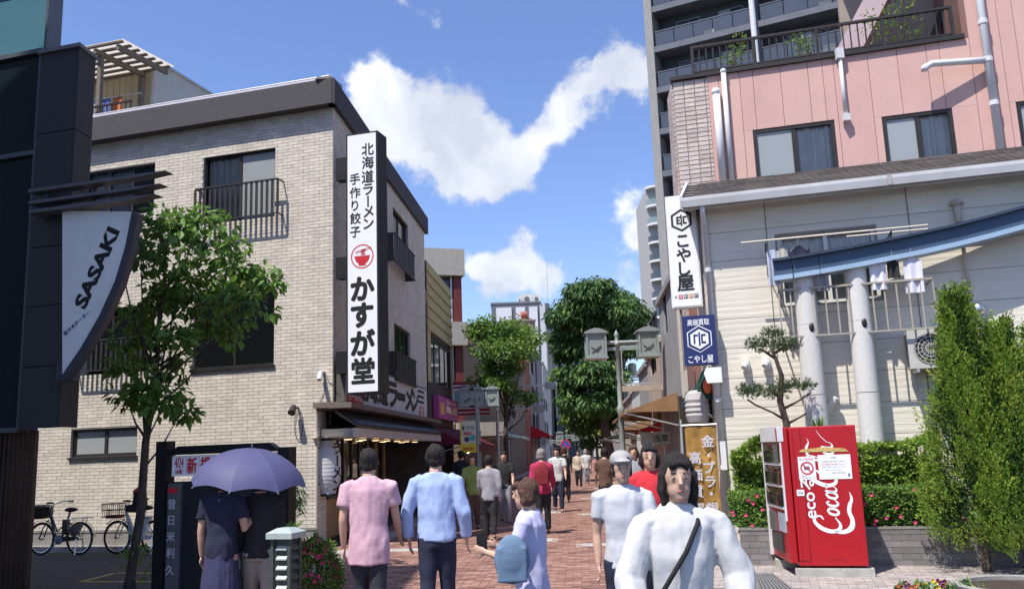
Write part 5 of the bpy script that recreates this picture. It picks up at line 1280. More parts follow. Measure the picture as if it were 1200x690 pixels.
# ---- left side of the street beyond, in order of distance (u measured along the left line)
def LF(v, set=0): return Frame(G(-set, v), D1)
def PXV(px, off=0):
    "street coordinate v of the point on the left building line seen at pixel column px"
    return (FS.back(-off).px(px, 500)[0]) + 8
TANW = mat('tan_brick_wall', (.20, .145, .10), .85, .15, 5, dirt=.2); GRW = mat('grey_plaster', (.33, .32, .31), .85, .12, 3, dirt=.3); PKB = mat('pinkish_brown_wall', (.27, .20, .185), .85, .15, dirt=.3); WHW = mat('off_white_plaster', (.60, .60, .56), .8, .08, dirt=.25)
def zl(px, y, off=0): return FS.back(-off).px(px, y)[1]
def left_row():
    # low convenience store with red-white sign
    va, vb = PXV(530.5), PXV(572); F = LF(va)
    H = zl(552, 436)
    vb0 = va+9
    # brown brick wall, building with tilted roof
    s1 = street_block('tan_brick_shop', 'low tan brick shop behind the street trees with green awning', 'building', LF(PXV(548), .2), PXV(607)-PXV(548), 8, zl(590, 440), TANW, [(3.6, 4.6, [(6, 8.5)])], extra=BRWN)
    # white walled house with dark hipped roof above/behind it
    F = LF(PXV(548), 3.0); Fr = Frame(col_at(543, 58), (1, .1)); P = Fr.px
    z0, z1 = P(570, 432)[1], P(570, 404)[1]
    t = thing('white_walled_house', 'white walled house with dark tiled roof half hidden by the street tree', 'house', Fr.P(0, 0))
    wdt = P(594, 420)[0]
    mb = MB(); mb.fbox(Fr, 0, wdt, 0, z1, -8, 0); mb.build('wall', WHW, t)
    za, zb = P(550, 378)[1], P(575, 378)[1]
    mb = MB(); mb.prism(Fr, [(-.2, z1), (wdt*1.02, z1), (wdt, P(592, 392)[1]), (wdt*.35, P(565, 380)[1]), (0, P(548, 380)[1])], -8, .3); mb.build('roof', mat('dark_roof', (.05, .045, .045), .7, .3, bump=.4), t)
    mb = MB(); mb.fbox(Fr, 0, wdt*.55, z1-.02, P(555, 388)[1], .31, .5); mb.build('roof_screen', mat('rust_mesh', (.14, .09, .07), .9), t)
    # pinkish building with red tank
    Fp = Frame(col_at(598, 96), (1, .2)); P = Fp.px; w_ = P(628, 400)[0]; zt = P(612, 376)[1]
    t = thing('pinkish_building', 'weathered pinkish building with a red water heater on its flat roof', 'building', Fp.P(0, 0))
    mb = MB(); mb.fbox(Fp, 0, w_, 0, zt, -9, 0); mb.build('wall', PKB, t)
    mb = MB(); mb.fbox(Fp, -.1, w_+.1, zt, zt+.15, -9, .12); mb.build('parapet', mat('pink_grey_trim', (.33, .24, .22), .8), t)
    pp = Fp.P(P(616, 372)[0], zt+.15, -1); mb = MB(); mb.tube([pp+Vector((-.3, 0, .6)), pp+Vector((.4, 0, .7))], .42, 14); mb.tube([pp+Vector((-.9, 0, .9)), pp+Vector((0, 0, .3)), pp+Vector((.9, 0, .2))], .06, 6); mb.build('water_heater', mat('rust_red', (.28, .08, .05), .6), t)
    for k in range(3): mb = MB(); z = zt-1.9-k*2.9; mb.fbox(Fp, w_*.55, w_*.8, z, z+1.1, 0, .05); o = mb.build('window', DARKF, t); mb = MB(); mb.quad(*[Fp.P(w_*q, z+h, .055) for q, h in ((.57, .06), (.78, .06), (.78, 1.04), (.57, 1.04))]); mb.build('pane', GLASSD, o)
    mb = MB(); mb.ell(Fp.P(P(622, 412)[0], P(622, 412)[1], .3), (.45, .3, .3), 10, 6); mb.build('red_hood', REDC, t)
    # red-brown narrow front with big shutters, then grey buildings
    specs = [(598, 616.5, 430, mat('brown_grey_plaster', (.17, .14, .12), .85), [(3.9, 5, [(2, 5)])], 'brown_grey_shop', 'brown-grey walled shop building behind the left street tree', 3.6),
             (617, 623.5, 418, mat('terracotta_wall', (.25, .075, .045), .8), [(5, 6.2, [(.5, 3)])], 'terracotta_shop', 'narrow terracotta fronted building left of the red awning', .9),
             (624, 638, 420, GRW, [(3.9, 5.3, [(1, 6), (7.5, 13)]), (6.6, 8.0, [(1, 6), (7.5, 13)]), (9.3, 10.6, [(1, 6)])], 'grey_plaster_building', 'grey plaster building with ribbon windows above the red awning', 4),
             (638.5, 647, 440, WHW, [(4, 5.4, [(1, 5), (7, 12)]), (7, 8.4, [(1, 5), (7, 12)])], 'off_white_building', 'off-white building farther along the left side of the street', 4),
             (647.5, 656, 460, mat('dim_brown_plaster', (.2, .17, .15), .85), [(4, 5.4, [(2, 6), (10, 16), (20, 25)]), (7, 8.4, [(2, 6), (10, 16)])], 'brown_grey_building', 'brown-grey building at the far end of the left street side', 6)]
    for (x0, x1, ytop, m, rows, nm, lb, dp) in specs:
        a, b = PXV(x0), PXV(x1); F = LF(a); H = zl((x0+x1)/2, ytop); W_ = b-a
        rows = [(r0*1.0, r1, [(p, min(q, W_-.5)) for p, q in us if p < W_-1.5]) for r0, r1, us in rows if r1 < H-.3]
        street_block(nm, lb, 'building', F, W_-.05, dp, H, m, rows)
    a = PXV(622); awning(LF(a), 0, 13, 3.9, 2.3, 1.1, REDC, 'bright red canvas awning far along the left side of the street', val=.5)
    # green-grey sloping arcade canopy beyond the banner
    F = LF(PXV(558)); awning(F, -2.5, 13.5, zl(575, 503)+.1, 1.6, .55, mat('grey_green_canvas', (.25, .33, .31), .7), 'grey-green sloping shop canopy behind the yellow banner', val=.12)
    # far end blocks
    for k, (u, v, W_, H, m, lb) in enumerate(((-9, 150, 9, 13, GRW, 'grey block closing the far end of the street on the left'), (1, 165, 9, 10, WHW, 'pale low block closing the far end of the street'), (9.5, 150, 9, 12, TANW, 'tan block closing the far end of the street on the right'))):
        F = Frame(G(u, v), E1); street_block('far_block', lb, 'building', F, W_, 12, H, m, [(z, z+1.4, [(1, 3.5), (5, 7.5)]) for z in (4, 7, 10) if z+1.5 < H])
left_row()
# convenience store style sign: red and white stripes with a photo board
def stripe_sign():
    Y = 33; a = at(530.5, 460, Y); F = Frame((a.x, a.y), Vector((1, .02, 0))); P = F.px
    u1 = P(573.5, 460)[0]; zt, zb = P(531, 447.5)[1], P(531, 487)[1]; 
    t = thing('red_striped_shop_sign', 'red and white striped shop sign with pictures behind the street clock lamps', 'sign', F.P(0, zb)); H = zt-zb
    mb = MB(); mb.fbox(F, 0, u1, zb, zt, -.2, 0); mb.build('sign_box', WHI, t)
    RS = mat('deep_red_sign', (.40, .02, .05), .5)
    for (a_, b_) in ((0, .07), (.11, .19), (.80, .86), (.91, 1)): 
        mb = MB(); frect(mb, F, 0, u1, zb+H*a_, zb+H*b_, .004); mb.build('red_stripe', RS, t)
    for k, c in enumerate(((.25, .45, .40), (.5, .42, .35), (.45, .2, .2), (.6, .6, .55))):
        mb = MB(); frect(mb, F, u1*(.05+.22*k), u1*(.05+.22*k+.18), zb+H*.24, zb+H*.74, .004); mb.build('picture', mat('sign_picture_%s' % 'abcd'[k], c, .5, .6, 9), t)
stripe_sign()
# ================================================================ right side of the street beyond the cream house
def right_row():
    # signs on the side of the cream house
    Y = 13.95; a = at(779.5, 300, Y); F = Frame((a.x, a.y), D2); P = F.px
    zt = P(790, 231)[1]; zb = P(800, 359)[1]; u0 = P(788, 300)[0]-.0; u0, u1 = P(784.5, 295)[0], P(817.5, 295)[0]
    t = thing('vertical_pawn_sign', 'white vertical sign with black hexagon emblem over four black brush characters', 'sign', F.P(u1, zb))
    mb = MB(); mb.fbox(F, u0-.02, u1+.02, zb-.02, zt+.02, -.2, -.004); mb.build('sign_case', mat('white_sign_case', (.66, .67, .68), .5), t)
    mb = MB(); mb.fbox(F, u0, u1, zb, zt, -.004, .003); mb.build('sign_face', WHI, t)
    c = (u0+u1)/2; W_ = u1-u0
    def hexlogo(mb, u, z, r, d, inner=True, m=0):
        for i in range(6):
            a0, a1 = math.pi/2+i*math.pi/3, math.pi/2+(i+1)*math.pi/3; q = .80
            mb.quad(F2.P(u+r*math.cos(a0), z+r*math.sin(a0), d), F2.P(u+r*math.cos(a1), z+r*math.sin(a1), d), F2.P(u+q*r*math.cos(a1), z+q*r*math.sin(a1), d), F2.P(u+q*r*math.cos(a0), z+q*r*math.sin(a0), d), m)
        if inner: 
            b = r
            for (x0, x1, y0, y1) in ((-.42, -.28, -.34, .34), (-.28, -.06, .2, .34), (-.06, .06, -.5, .5), (.12, .26, -.34, .34), (.26, .46, .2, .34), (.26, .46, -.34, -.2), (-.28, -.12, -.07, .07), (-.28, -.06, -.34, -.2)):
                frect(mb, F2, u+x0*b, u+x1*b, z+y0*b, z+y1*b, d, m)
    F2 = F
    mb = MB(); z = lambda y: P(800, y)[1]; hexlogo(mb, c, z(258), .19, .006); mb.build('emblem', BLK, t)
    mb = MB()
    for ch, y in (('こ', 282.5), ('や', 299), ('し', 315), ('屋', 332)): put_text(mb, F, ch, c, z(y), .255 if ch != '屋' else .28, .006, bold=.03)
    put_text(mb, F, '店', u0+W_*.12, z(347.6), .05, .006); mb.build('lettering', BLK, t)
    for k, (cc, ch) in enumerate((((.5, .03, .04), '買'), ((.08, .09, .12), '取'), ((.6, .2, .03), '専'), ((.05, .08, .14), '門'))):
        mb = MB(); a = u0+W_*(.22+.185*k); frect(mb, F, a, a+W_*.15, z(347.6)-.035, z(347.6)+.035, .006); o = mb.build('colour_square', mat('square_%s' % 'abcd'[k], cc, .5), t)
        mb = MB(); put_text(mb, F, ch, a+W_*.075, z(347.6), .055, .009); mb.build('lettering', WHI, o)
    ux = (FRS.P(0, 0)-F.o).dot(F.u)
    for y in (262, 322):
        mb = MB(); mb.tube([F.P(u1, z(y), -.1), F.P(u1+.34, z(y), -.1)], .015, 6); mb.tube([F.P(u1+.02, z(y)-.02, -.1), F.P(u1+.3, z(y)-.2, -.1)], .01, 6); mb.build('bracket', SILVER, t)
    # navy sign, turned a little
    Y = 13.35; a = at(800.5, 400, Y); F2 = Frame((a.x, a.y), D2); P2 = F2.px; W2 = P2(839.5, 400)[0]
    zt, zb = P2(818, 369.5)[1], P2(822, 427)[1]; u0 = 0; sl_ = .0
    t = thing('navy_pawn_sign', 'navy blue square sign with white hexagon emblem below the white vertical sign', 'sign', F2.P(W2, zb))
    mb = MB(); mb.fbox(F2, 0, W2, zb, zt, -.16, 0); mb.build('sign_board', mat('navy_sign', (.018, .028, .12), .45, .05), t)
    c = W2/2; H = zt-zb; mb = MB(); put_text(mb, F2, '高価買取', c, zb+H*.86, 0, .004, bold=.02, fit=(W2*.66, H*.13))
    put_text(mb, F2, 'こやし屋', c, zb+H*.11, 0, .004, bold=.02, fit=(W2*.74, H*.15)); hr = H*.28
    vs = [F2.P(c+hr*math.cos(math.pi/2+i*math.pi/3), zb+H*.52+hr*math.sin(math.pi/2+i*math.pi/3), .004) for i in range(6)]; mb.add(vs, [tuple(range(6))]); mb.build('white_lettering', WHI, t)
    mb = MB(); hexlogo(mb, c, zb+H*.52, hr*.92, .007, inner=False); 
    for (x0, x1, y0, y1) in ((-.42, -.3, -.34, .34), (-.3, -.1, .2, .34), (-.06, .06, -.5, .5), (.12, .24, -.34, .34), (.24, .46, .2, .34), (.24, .46, -.34, -.2)): frect(mb, F2, c+x0*hr, c+x1*hr, zb+H*.52+y0*hr, zb+H*.52+y1*hr, .007)
    mb.build('emblem', MATS['navy_sign'], t)
    # recess / shop opening on the side of the cream house
    S = Frame(SR(4.4), -D1)      # u: 0 at far end .. 4.4 near
    mb = MB(); mb.fbox(S, .3, 3.9, 0, 2.55, .014, .05); 
    t = thing('side_shop_front', 'dark timber shop front on the street side of the cream house', 'shop front', S.P(2, 0)); mb.build('dark_opening', mat('dark_timber', (.035, .025, .02), .8, .3), t)
    for u in (.3, 1.5, 2.7, 3.85): mb = MB(); mb.fbox(S, u, u+.09, 0, 2.6, .05, .12); mb.build('post', mat('dark_timber', (.035, .025, .02)), t)
    # green folded awning under the navy sign
    GRN = mat('dark_green_canvas', (.012, .05, .035), .8, .2); z = lambda x, y, o=0: Frame(SR(0)-E1*0, -D1).px(x, y, .6)[1]
    zg_ = 4.25; S2 = Frame(SR(1.9), -D1)
    t = awning(S2, 0, 1.6, 2.85, .3, .5, GRN, 'dark green steep awning below the navy sign', val=.08)
    # white sign box beside the downpipe and paper lanterns
    p = at(836, 438, 13.25); Fb = Frame((p.x, p.y), D2); t = thing('white_sign_box', 'small white sign box tucked between navy sign and downpipe', 'sign box', (p.x, p.y, p.z-.15))
    mb = MB(); mb.prism(Fb, [(-.10, -.13+p.z), (.12, -.13+p.z), (.12, .10+p.z), (-.1, .10+p.z), (-.14, .02+p.z)], -.25, 0); mb.build('box_shell', WHI, t)
    p = at(817, 476, 13.95); t = thing('grey_paper_lantern', 'ribbed pale lantern lettered in black under the green awning', 'lantern', (p.x, p.y, p.z-.25))
    mb = MB(); mb.lathe((p.x, p.y, p.z-.28), [(.1, 0), (.16, .04), (.19, .14), (.175, .17), (.195, .21), (.18, .25), (.195, .29), (.175, .33), (.19, .38), (.16, .48), (.1, .53)], 20); mb.build('shade', mat('lantern_grey', (.52, .5, .48), .8, .05, transl=.2), t)
    mb = MB(); mb.tube([(p.x, p.y, p.z+.25), (p.x, p.y, p.z+.55)], .008, 5); mb.build('cord', DARKF, t)
    p = at(829, 452, 13.6); mb = MB(); mb.ell((p.x, p.y, p.z), (.07, .07, .12), 12, 8); tag(mb.build('orange_lantern', mat('orange_paper', (.7, .14, .04), .7)), 'small orange red lantern beside the white sign box', 'lantern')
    # gold nobori banner with silver letters
    p = at(802, 500, 13.45); Fg = Frame((p.x, p.y), D2); W_ = Fg.px(838, 500)[0]; zt = Fg.px(820, 500)[1]
    t = thing('gold_shop_banner', 'gold cloth banner with silver lettering hanging on a pole by the shop', 'banner', (p.x, p.y, 0))
    mb = MB(); n = 14; k = 10; zb = zt-1.75
    cell = lambda i, j: Fg.P(W_*i/n, zb+(zt-zb)*j/k, .02*math.sin(i*.9+j*.5)+.012*math.sin(j*1.3))
    for i in range(n):
        for j in range(k): mb.quad(cell(i, j), cell(i+1, j), cell(i+1, j+1), cell(i, j+1))
    mb.build('cloth', mat('gold_cloth', (.36, .20, .05), .6, .25, 6, bump=.2, bscale=8), t, smooth=True)
    mb = MB(); mb.tube([Fg.P(-.05, 0, 0), Fg.P(-.05, zt+.12, 0)], .018, 8); mb.tube([Fg.P(-.05, zt+.03, 0), Fg.P(W_+.02, zt+.03, 0)], .012, 6); mb.build('pole', SILVER, t)
    mb = MB(); mb.lathe(Fg.P(-.05, 0, 0), [(.001, .05), (.18, .05), (.2, 0)], 14); mb.build('base', IRON, t)
    mb = MB()
    for ch, q in (('金', .12), ('・', .24), ('プ', .34), ('ラ', .46), ('・', .56), ('銀', .68)): put_text(mb, Fg, ch, W_*.73, zt-1.75*q, .19, .04, bold=.03)
    for ch, q in (('高', .26), ('価', .40), ('買', .54), ('取', .68)): put_text(mb, Fg, ch, W_*.28, zt-1.75*q, .19, .04, bold=.03)
    mb.build('lettering', mat('silver_print', (.55, .55, .58), .5), t)
    p = at(846, 520, 13.05); Fw = Frame((p.x, p.y), D2); mb = MB(); mb.fbox(Fw, -.03, .05, 1.27, 1.68, -.06, 0); tag(mb.build('white_wall_box', mat('white_plastic', (.7, .7, .68))), 'narrow white box fixed beside the downpipe near the gold banner', 'meter box')
    # ---- next buildings on the right
    def RFr(v): return Frame(SR(v), -D1)
    def rblock(nm, lb, v0, v1, H, m, rows, off=0, **k):
        F = Frame(SR(v1)+E1*off, -D1); return street_block(nm, lb, 'building', F, v1-v0-.03, 9, H, m, rows, **k)
    def vr(px): return FRS.px(px, 500)[0]*-1
    GRYW = mat('grey_rendered_wall', (.30, .30, .31), .85, .1, 2, dirt=.3); BEI = mat('beige_tile_wall', (.43, .36, .30), .85, .12, 4, dirt=.3)
    v1 = vr(797); v2 = vr(781)
    rblock('grey_rendered_building', 'grey rendered narrow building just behind the navy sign', 4.45, v2, FRS.px(785, 335)[1], GRYW, [(4.2, 5.2, [(1, 1.8)])])
    v3 = vr(763)
    H3 = FRS.px(773, 402)[1]
    # beige building with balconies facing the street
    F = Frame(SR(v3), -D1); W3 = v3-v2-.05; t = street_block('beige_balcony_building', 'beige building with white balcony railings and brown blind on the right side', 'building', F, W3, 9, H3, BEI, [(3.6, 5.2, [(1, 3), (5, 8)])])
    for k, z0 in enumerate((3.0, 5.9)):
        if z0 > H3: break
        mb = MB(); mb.fbox(F, 4.5, W3-.3, z0, z0+.15, .005, 1.0); mb.build('balcony_slab', BEI, t)
        railing(F.back(.0), 4.5, W3-.3, z0+.18, z0+1.15, .98, t, SILVER, step=.16, bw=.03, name='balcony_railing')
    mb = MB(); mb.box8([F.P(8.6, 3.4, .3), F.P(W3-.2, 3.4, .3), F.P(W3-.2, 3.4, .05), F.P(8.6, 3.4, .05), F.P(8.6, 6.0, .08), F.P(W3-.2, 6.0, .08), F.P(W3-.2, 6.0, .02), F.P(8.6, 6.0, .02)]) if W3 > 9 else None
    if mb.f: mb.build('blind', mat('tan_blind', (.33, .25, .20), .9), t)
    # yellow blade sign
    p = at(788, 459, 24); Fy = Frame((p.x, p.y), (1, -.1)); P = Fy.px; t = thing('yellow_blade_sign', 'small yellow blade sign with black mark projecting over the right side of the street', 'sign', (p.x, p.y, P(788, 474)[1]))
    ua, ub = P(783.5, 460)[0], P(792.5, 460)[0]; za, zb = P(788, 478)[1], P(788, 459)[1]; mb = MB(); mb.fbox(Fy, ua, ub, za, zb, -.15, 0); mb.build('sign_board', mat('bright_yellow_sign', (.80, .55, .04), .5), t)
    mb = MB(); frect(mb, Fy, ua+.05, ub-.05, za+.12, zb-.12, .004); mb.build('black_mark', BLK, t); mb = MB(); put_text(mb, Fy, '質', (ua+ub)/2, (za+zb)/2, .16, .008, bold=.02); mb.build('lettering', mat('bright_yellow_sign', (.8, .55, .04)), t)
    # brown awnings
    BRC = mat('brown_canvas', (.26, .15, .075), .85, .15)
    S4 = Frame(SR(12.0), -D1); awning(S4, 0, 6.8, 2.75, 1.15, .38, BRC, 'wide brown canvas awning sloping over the right side of the street', val=.06)
    S5 = Frame(SR(17.0), -D1); awning(S5, 0, 4.0, 2.45, .95, .3, BRC, 'lower brown canvas awning beyond the wide brown one', val=.05)
    S6 = Frame(SR(10.8), -D1); awning(S6, 0, 1.3, 2.25, .6, .2, REDC, 'small bright red awning below the wide brown awning', val=.1)
    S7 = Frame(SR(24), -D1); awning(S7, 0, 4.0, 2.3, 1.2, .3, mat('black_green_canvas', (.025, .03, .025), .85), 'dark low awning farther along on the right side', val=.1)
    # farther right blocks
    for (x0, x1, ytop, m, nm, lb) in ((752, 763, 430, GRYW, 'grey_side_building', 'grey building past the beige balcony building on the right'), (742, 752, 455, WHW, 'white_side_building', 'white building farther along the right side of the street'), (728, 742, 470, BEI, 'tan_side_building', 'tan building at the far right end of the street'), (706, 728, 492, GRW, 'low_grey_building', 'low grey building at the very end of the right side')):
        a, b = vr(x1), vr(x0); a = max(a, 0)
        v_near, v_far = a, vr(x0) ; v_near = vr(x1)
        rows = [(4, 5.3, [(1, 4), (6, 10)]), (6.8, 8.1, [(1, 4), (6, 10)])]
        H = FRS.px((x0+x1)/2, ytop)[1]; L_ = min(abs(v_far-v_near), 60)
        rows = [(p, q, [w for w in us if w[1] < L_-.5]) for p, q, us in rows if q < H-.3]
        street_block(nm, lb, 'building', Frame(SR(max(v_near, v_far)), -D1), L_-.05, 8, H, m, rows)
right_row()

# ================================================================ street furniture
LAMPM = mat('grey_green_painted_metal', (.29, .33, .31), .5, .12, 8, metal=.2)
LGL = glass_mat('clouded_lamp_glass', (.33, .38, .35), .72, .25)
def lamp_box(t, c, Fd, s):
    "lantern box centred at c (bottom centre), size s wide"
    F = Frame((c.x, c.y), Fd); h = s*1.28; r = s/2; z = c.z; mb = MB()
    for (u, d) in ((-r, r), (r, r), (-r, -r), (r, -r)): mb.fbox(F, u-.025, u+.025, z, z+h, d-.025, d+.025)
    for zz in (z, z+h-.05):
        mb.fbox(F, -r+.026, r-.026, zz, zz+.05, r-.025, r+.02); mb.fbox(F, -r+.026, r-.026, zz, zz+.05, -r-.02, -r+.025)
        mb.fbox(F, -r-.02, -r+.025, zz, zz+.05, -r+.026, r-.026); mb.fbox(F, r-.025, r+.02, zz, zz+.05, -r+.026, r-.026)
    mb.fbox(F, -r-.05, r+.05, z-.04, z-.001, -r-.05, r+.05)
    # curved cap
    n = 8; pts = [(-r-.07, z+h)]+[((-r-.05)+(2*r+.1)*i/n, z+h+.03+.09*math.sin(math.pi*i/n)) for i in range(n+1)]+[(r+.07, z+h)]
    mb.prism(F, pts[::-1], -r-.06, r+.06); b = mb.build('lamp_housing', LAMPM, t)
    for d in (r-.0, -r+.0): mb = MB(); mb.quad(F.P(-r+.03, z+.05, d-.005), F.P(r-.03, z+.05, d-.005), F.P(r-.03, z+h-.05, d-.005), F.P(-r+.03, z+h-.05, d-.005)); mb.build('glass', LGL, b)
    for u in (r, -r): mb = MB(); mb.quad(F.P(u, z+.05, -r+.03), F.P(u, z+.05, r-.03), F.P(u, z+h-.05, r-.03), F.P(u, z+h-.05, -r+.03)); mb.build('glass', LGL, b)
    # crossed wire mark on the front glass
    mb = MB(); mb.tube([F.P(-r*.55, z+h*.42, r+.004), F.P(0, z+h*.25, r+.01), F.P(r*.55, z+h*.45, r+.004)], .011, 5); mb.tube([F.P(-r*.5, z+h*.2, r+.006), F.P(r*.5, z+h*.5, r+.012)], .01, 5); mb.build('wire_mark', DARKF, b)
def street_lamp(px, y_top, Y, xl, xr, yb, label, s=.44, extra=None):
    p = col_at(px, Y); F = Frame((p.x, p.y), D2*0+Vector((1, 0, 0))); P = F.px
    H = P(px, y_top)[1]; t = thing('street_lamp', label, 'street lamp', p, 'lantern street lamps along the shopping street')
    mb = MB(); mb.lathe(p, [(.14, 0), (.14, .5), (.1, .56), (.075, .6), (.068, H*.55), (.09, H*.56), (.09, H*.585), (.055, H*.60), (.052, H-.35), (.075, H-.33), (.075, H-.28), (.045, H-.25), (.045, H-.12), (.065, H-.07), (.025, H-.01), (.001, H+.04)], 14); mb.build('pole', LAMPM, t, smooth=True)
    ul, ur = P(xl, yb)[0], P(xr, yb)[0]; zb = P(px, yb)[1]; h = s*1.28
    mb = MB(); mb.tube([F.P(ul+s/2, zb+h*.62, 0), F.P(ur-s/2, zb+h*.62, 0)], .045, 8); mb.fbox(F, ul+s/2, ur-s/2, zb+h*.28, zb+h*.42, -.03, .03); mb.build('cross_arm', LAMPM, t)
    for u in [ul, ur]+([P(extra, yb)[0]] if extra else []): lamp_box(t, F.P(u, zb, 0), Vector((1, 0, 0)), s)
    return t
l1 = street_lamp(730, 388, 21, 698.5, 759.5, 418, 'nearest lantern street lamp with two grey-green lamp boxes before the big tree')
street_lamp(561.5, 449, 31, 547.5, 577, 475, 'left lantern street lamp holding three lamp boxes above the yellow banner', s=.42, extra=560)
for px, Y, yt, lb in ((712, 47, 462, 'far lantern street lamp just right of the big tree trunk'), (665, 62, 500, 'distant lantern street lamp on the left side near the red awning'), (646, 75, 505, 'farthest lantern street lamp on the left side of the street'), (760, 34, 500, 'lantern street lamp half hidden under the brown awnings')):
    street_lamp(px, yt, Y, px-9, px+9, yt+16, lb, s=.42)
# slim curved lamp brackets behind the left tree
def curved_lamp(px, Y, z, side, label):
    p = col_at(px, Y); t = thing('curved_arm_lamp', label, 'street lamp', p, 'curved arm lamps at the left'); mb = MB(); mb.tube([p, p+Vector((0, 0, z))], .06, 8); mb.build('pole', SILVER, t)
    for k, zz in enumerate((z-.1, z-.95)):
        L_ = (1.9-k*.5)*side; mb = MB(); mb.tube([p+Vector((0, 0, zz)), p+Vector((L_, 0, zz+.02))], .04, 8); mb.tube([p+Vector((0, 0, zz-.85))]+[p+Vector((L_*.55*math.sin(a), 0, zz-.85*math.cos(a))) for a in (.3, .7, 1.1, 1.5)], .025, 6); mb.build('arm', SILVER, t)
        mb = MB(); mb.box((p.x+L_+.15*side, p.y, zz), (.42, .3, .26)); mb.build('lamp_head', LAMPM, t)
curved_lamp(584, 33, 4.1, 1, 'pale double-armed lamp post behind the left street tree')
# yellow cartoon-free festival banner
def banner():
    p = col_at(560, 25); F = Frame((p.x, p.y), (1, .03)); P = F.px; u0, u1 = P(539.5, 510)[0], P(560, 510)[0]; zt, zb = P(550, 493)[1], P(550, 530)[1]
    t = thing('festival_banner', 'small white and yellow festival banner with coloured print on its pole', 'banner', p)
    mb = MB(); mb.tube([p, F.P(0, zt+.7, 0)], .035, 8); mb.tube([F.P(u0-.05, zt+.02, 0), F.P(.0, zt+.02, 0)], .015, 6); mb.build('pole', LAMPM, t)
    H = zt-zb; W_ = u1-u0; mb = MB(); mb.fbox(F, u0, u1-.05, zb, zt, -.008, 0); mb.build('cloth', mat('banner_white', (.68, .64, .48), .8, .1), t)
    mb = MB(); frect(mb, F, u0, u1-.05, zb, zb+H*.28, .003); frect(mb, F, u0, u0+.04, zb+H*.28, zt, .003); mb.build('yellow_band', mat('banner_yellow', (.78, .60, .05), .8), t)
    mb = MB(); put_text(mb, F, 'まつり', (u0+u1)/2-.03, zt-H*.22, 0, .004, bold=.03, fit=(W_*.7, H*.14)); mb.build('lettering', mat('banner_ink', (.03, .03, .12), .7), t)
    mb = MB(); put_text(mb, F, '開催中', (u0+u1)/2-.03, zt-H*.40, 0, .004, bold=.03, fit=(W_*.5, H*.11)); put_text(mb, F, '商店街', (u0+u1)/2-.03, zb+H*.12, 0, .006, bold=.02, fit=(W_*.6, H*.1)); mb.build('red_lettering', REDI, t)
    mb = MB(); disc(mb, F, u0+W_*.36, zb+H*.42, W_*.15, .005); mb.build('print_blot', mat('print_dark', (.08, .06, .1), .8), t)
    mb = MB(); disc(mb, F, u0+W_*.68, zb+H*.46, W_*.17, .005); mb.build('print_blot', mat('print_teal', (.08, .42, .42), .8), t)
banner()
def sign_pole(px, y, Y, label, kind):
    p = col_at(px, Y); F = Frame((p.x, p.y), (1, 0)); z = F.px(px, y)[1]; t = thing('traffic_sign', label, 'sign', p)
    mb = MB(); mb.tube([p, p+Vector((0, 0, z+.3))], .03, 8); mb.build('pole', SILVER, t)
    if kind == 'round':
        mb = MB(); mb.tube([F.P(0, z, .03), F.P(0, z, .05)], .3, 24); mb.build('red_disc', REDI, t); mb = MB(); disc(mb, F, 0, z, .23, .054); mb.build('blue_disc', mat('traffic_blue', (.03, .10, .42), .4), t)
        mb = MB(); mb.prism(F, [(-.2, .17+z), (-.16, .21+z), (.2, -.17+z), (.16, -.21+z)][::-1], .055, .058); mb.build('red_bar', REDI, t)
    else:
        mb = MB(); mb.prism(F, [(-.55, z-.14), (.45, z-.14), (.62, z), (.45, z+.14), (-.55, z+.14)], .03, .06); mb.build('plate', mat('sign_grey_green', (.45, .5, .47), .5), t)
        mb = MB(); put_text(mb, F, '浅草', -.08, z, .18, .064, bold=.01); mb.build('lettering', DARKF, t)
sign_pole(663, 521, 52, 'small round blue and red no-parking sign beside the far red awning', 'round')
sign_pole(779, 513, 21, 'pale arrow-shaped guide sign on a white post below the brown awning', 'arrow')

# ---- utility pole with transformers and thin wires, right of the big tree
def utility_pole():
    p = col_at(735, 46); t = thing('utility_pole', 'concrete utility pole with transformers and cables right of the big tree', 'utility pole', p)
    H = 9.0; CON = mat('pale_concrete', (.45, .44, .42), .85, .1, 6, bump=.1, dirt=.3)
    mb = MB(); mb.tube([p, p+Vector((0, 0, H))], [.2, .12], 12); mb.build('pole', CON, t)
    for z in (5.2, 6.9, 7.8): mb = MB(); mb.box((p.x, p.y, z), (1.7, .09, .09)); mb.build('cross_arm', SILVER, t)
    for x, z in ((-.5, 5.6), (.5, 5.6), (.45, 4.2)): mb = MB(); mb.lathe((p.x+x, p.y-.1, z-.35), [(.02, 0), (.22, .02), (.22, .6), (.16, .66), (.02, .7)], 12); mb.build('transformer', mat('transformer_grey', (.4, .42, .42), .5), t)
utility_pole()
def wire(name, a, b, sag, r, lbl):
    a, b = Vector(a), Vector(b); pts = [a.lerp(b, i/12)+Vector((0, 0, -sag*4*(i/12)*(1-i/12))) for i in range(13)]
    mb = MB(); mb.tube(pts, r, 5); tag(mb.build(name, mat('black_cable', (.02, .02, .02), .6)), lbl, 'cable')
p = col_at(735, 46)
wire('overhead_cable', at(692, 442, 46), at(768, 443, 30), .1, .022, 'pale overhead cable crossing the street behind the nearest lantern lamp')
wire('overhead_cable', (p.x, p.y, 7.8), FRS.P(-14, 6, 0), .4, .02, 'sagging cable from the utility pole to the grey building on the right')
wire('overhead_cable', (p.x-.6, p.y, 6.9), at(655, 470, 70), .5, .02, 'thin cable running from the utility pole toward the far left side')

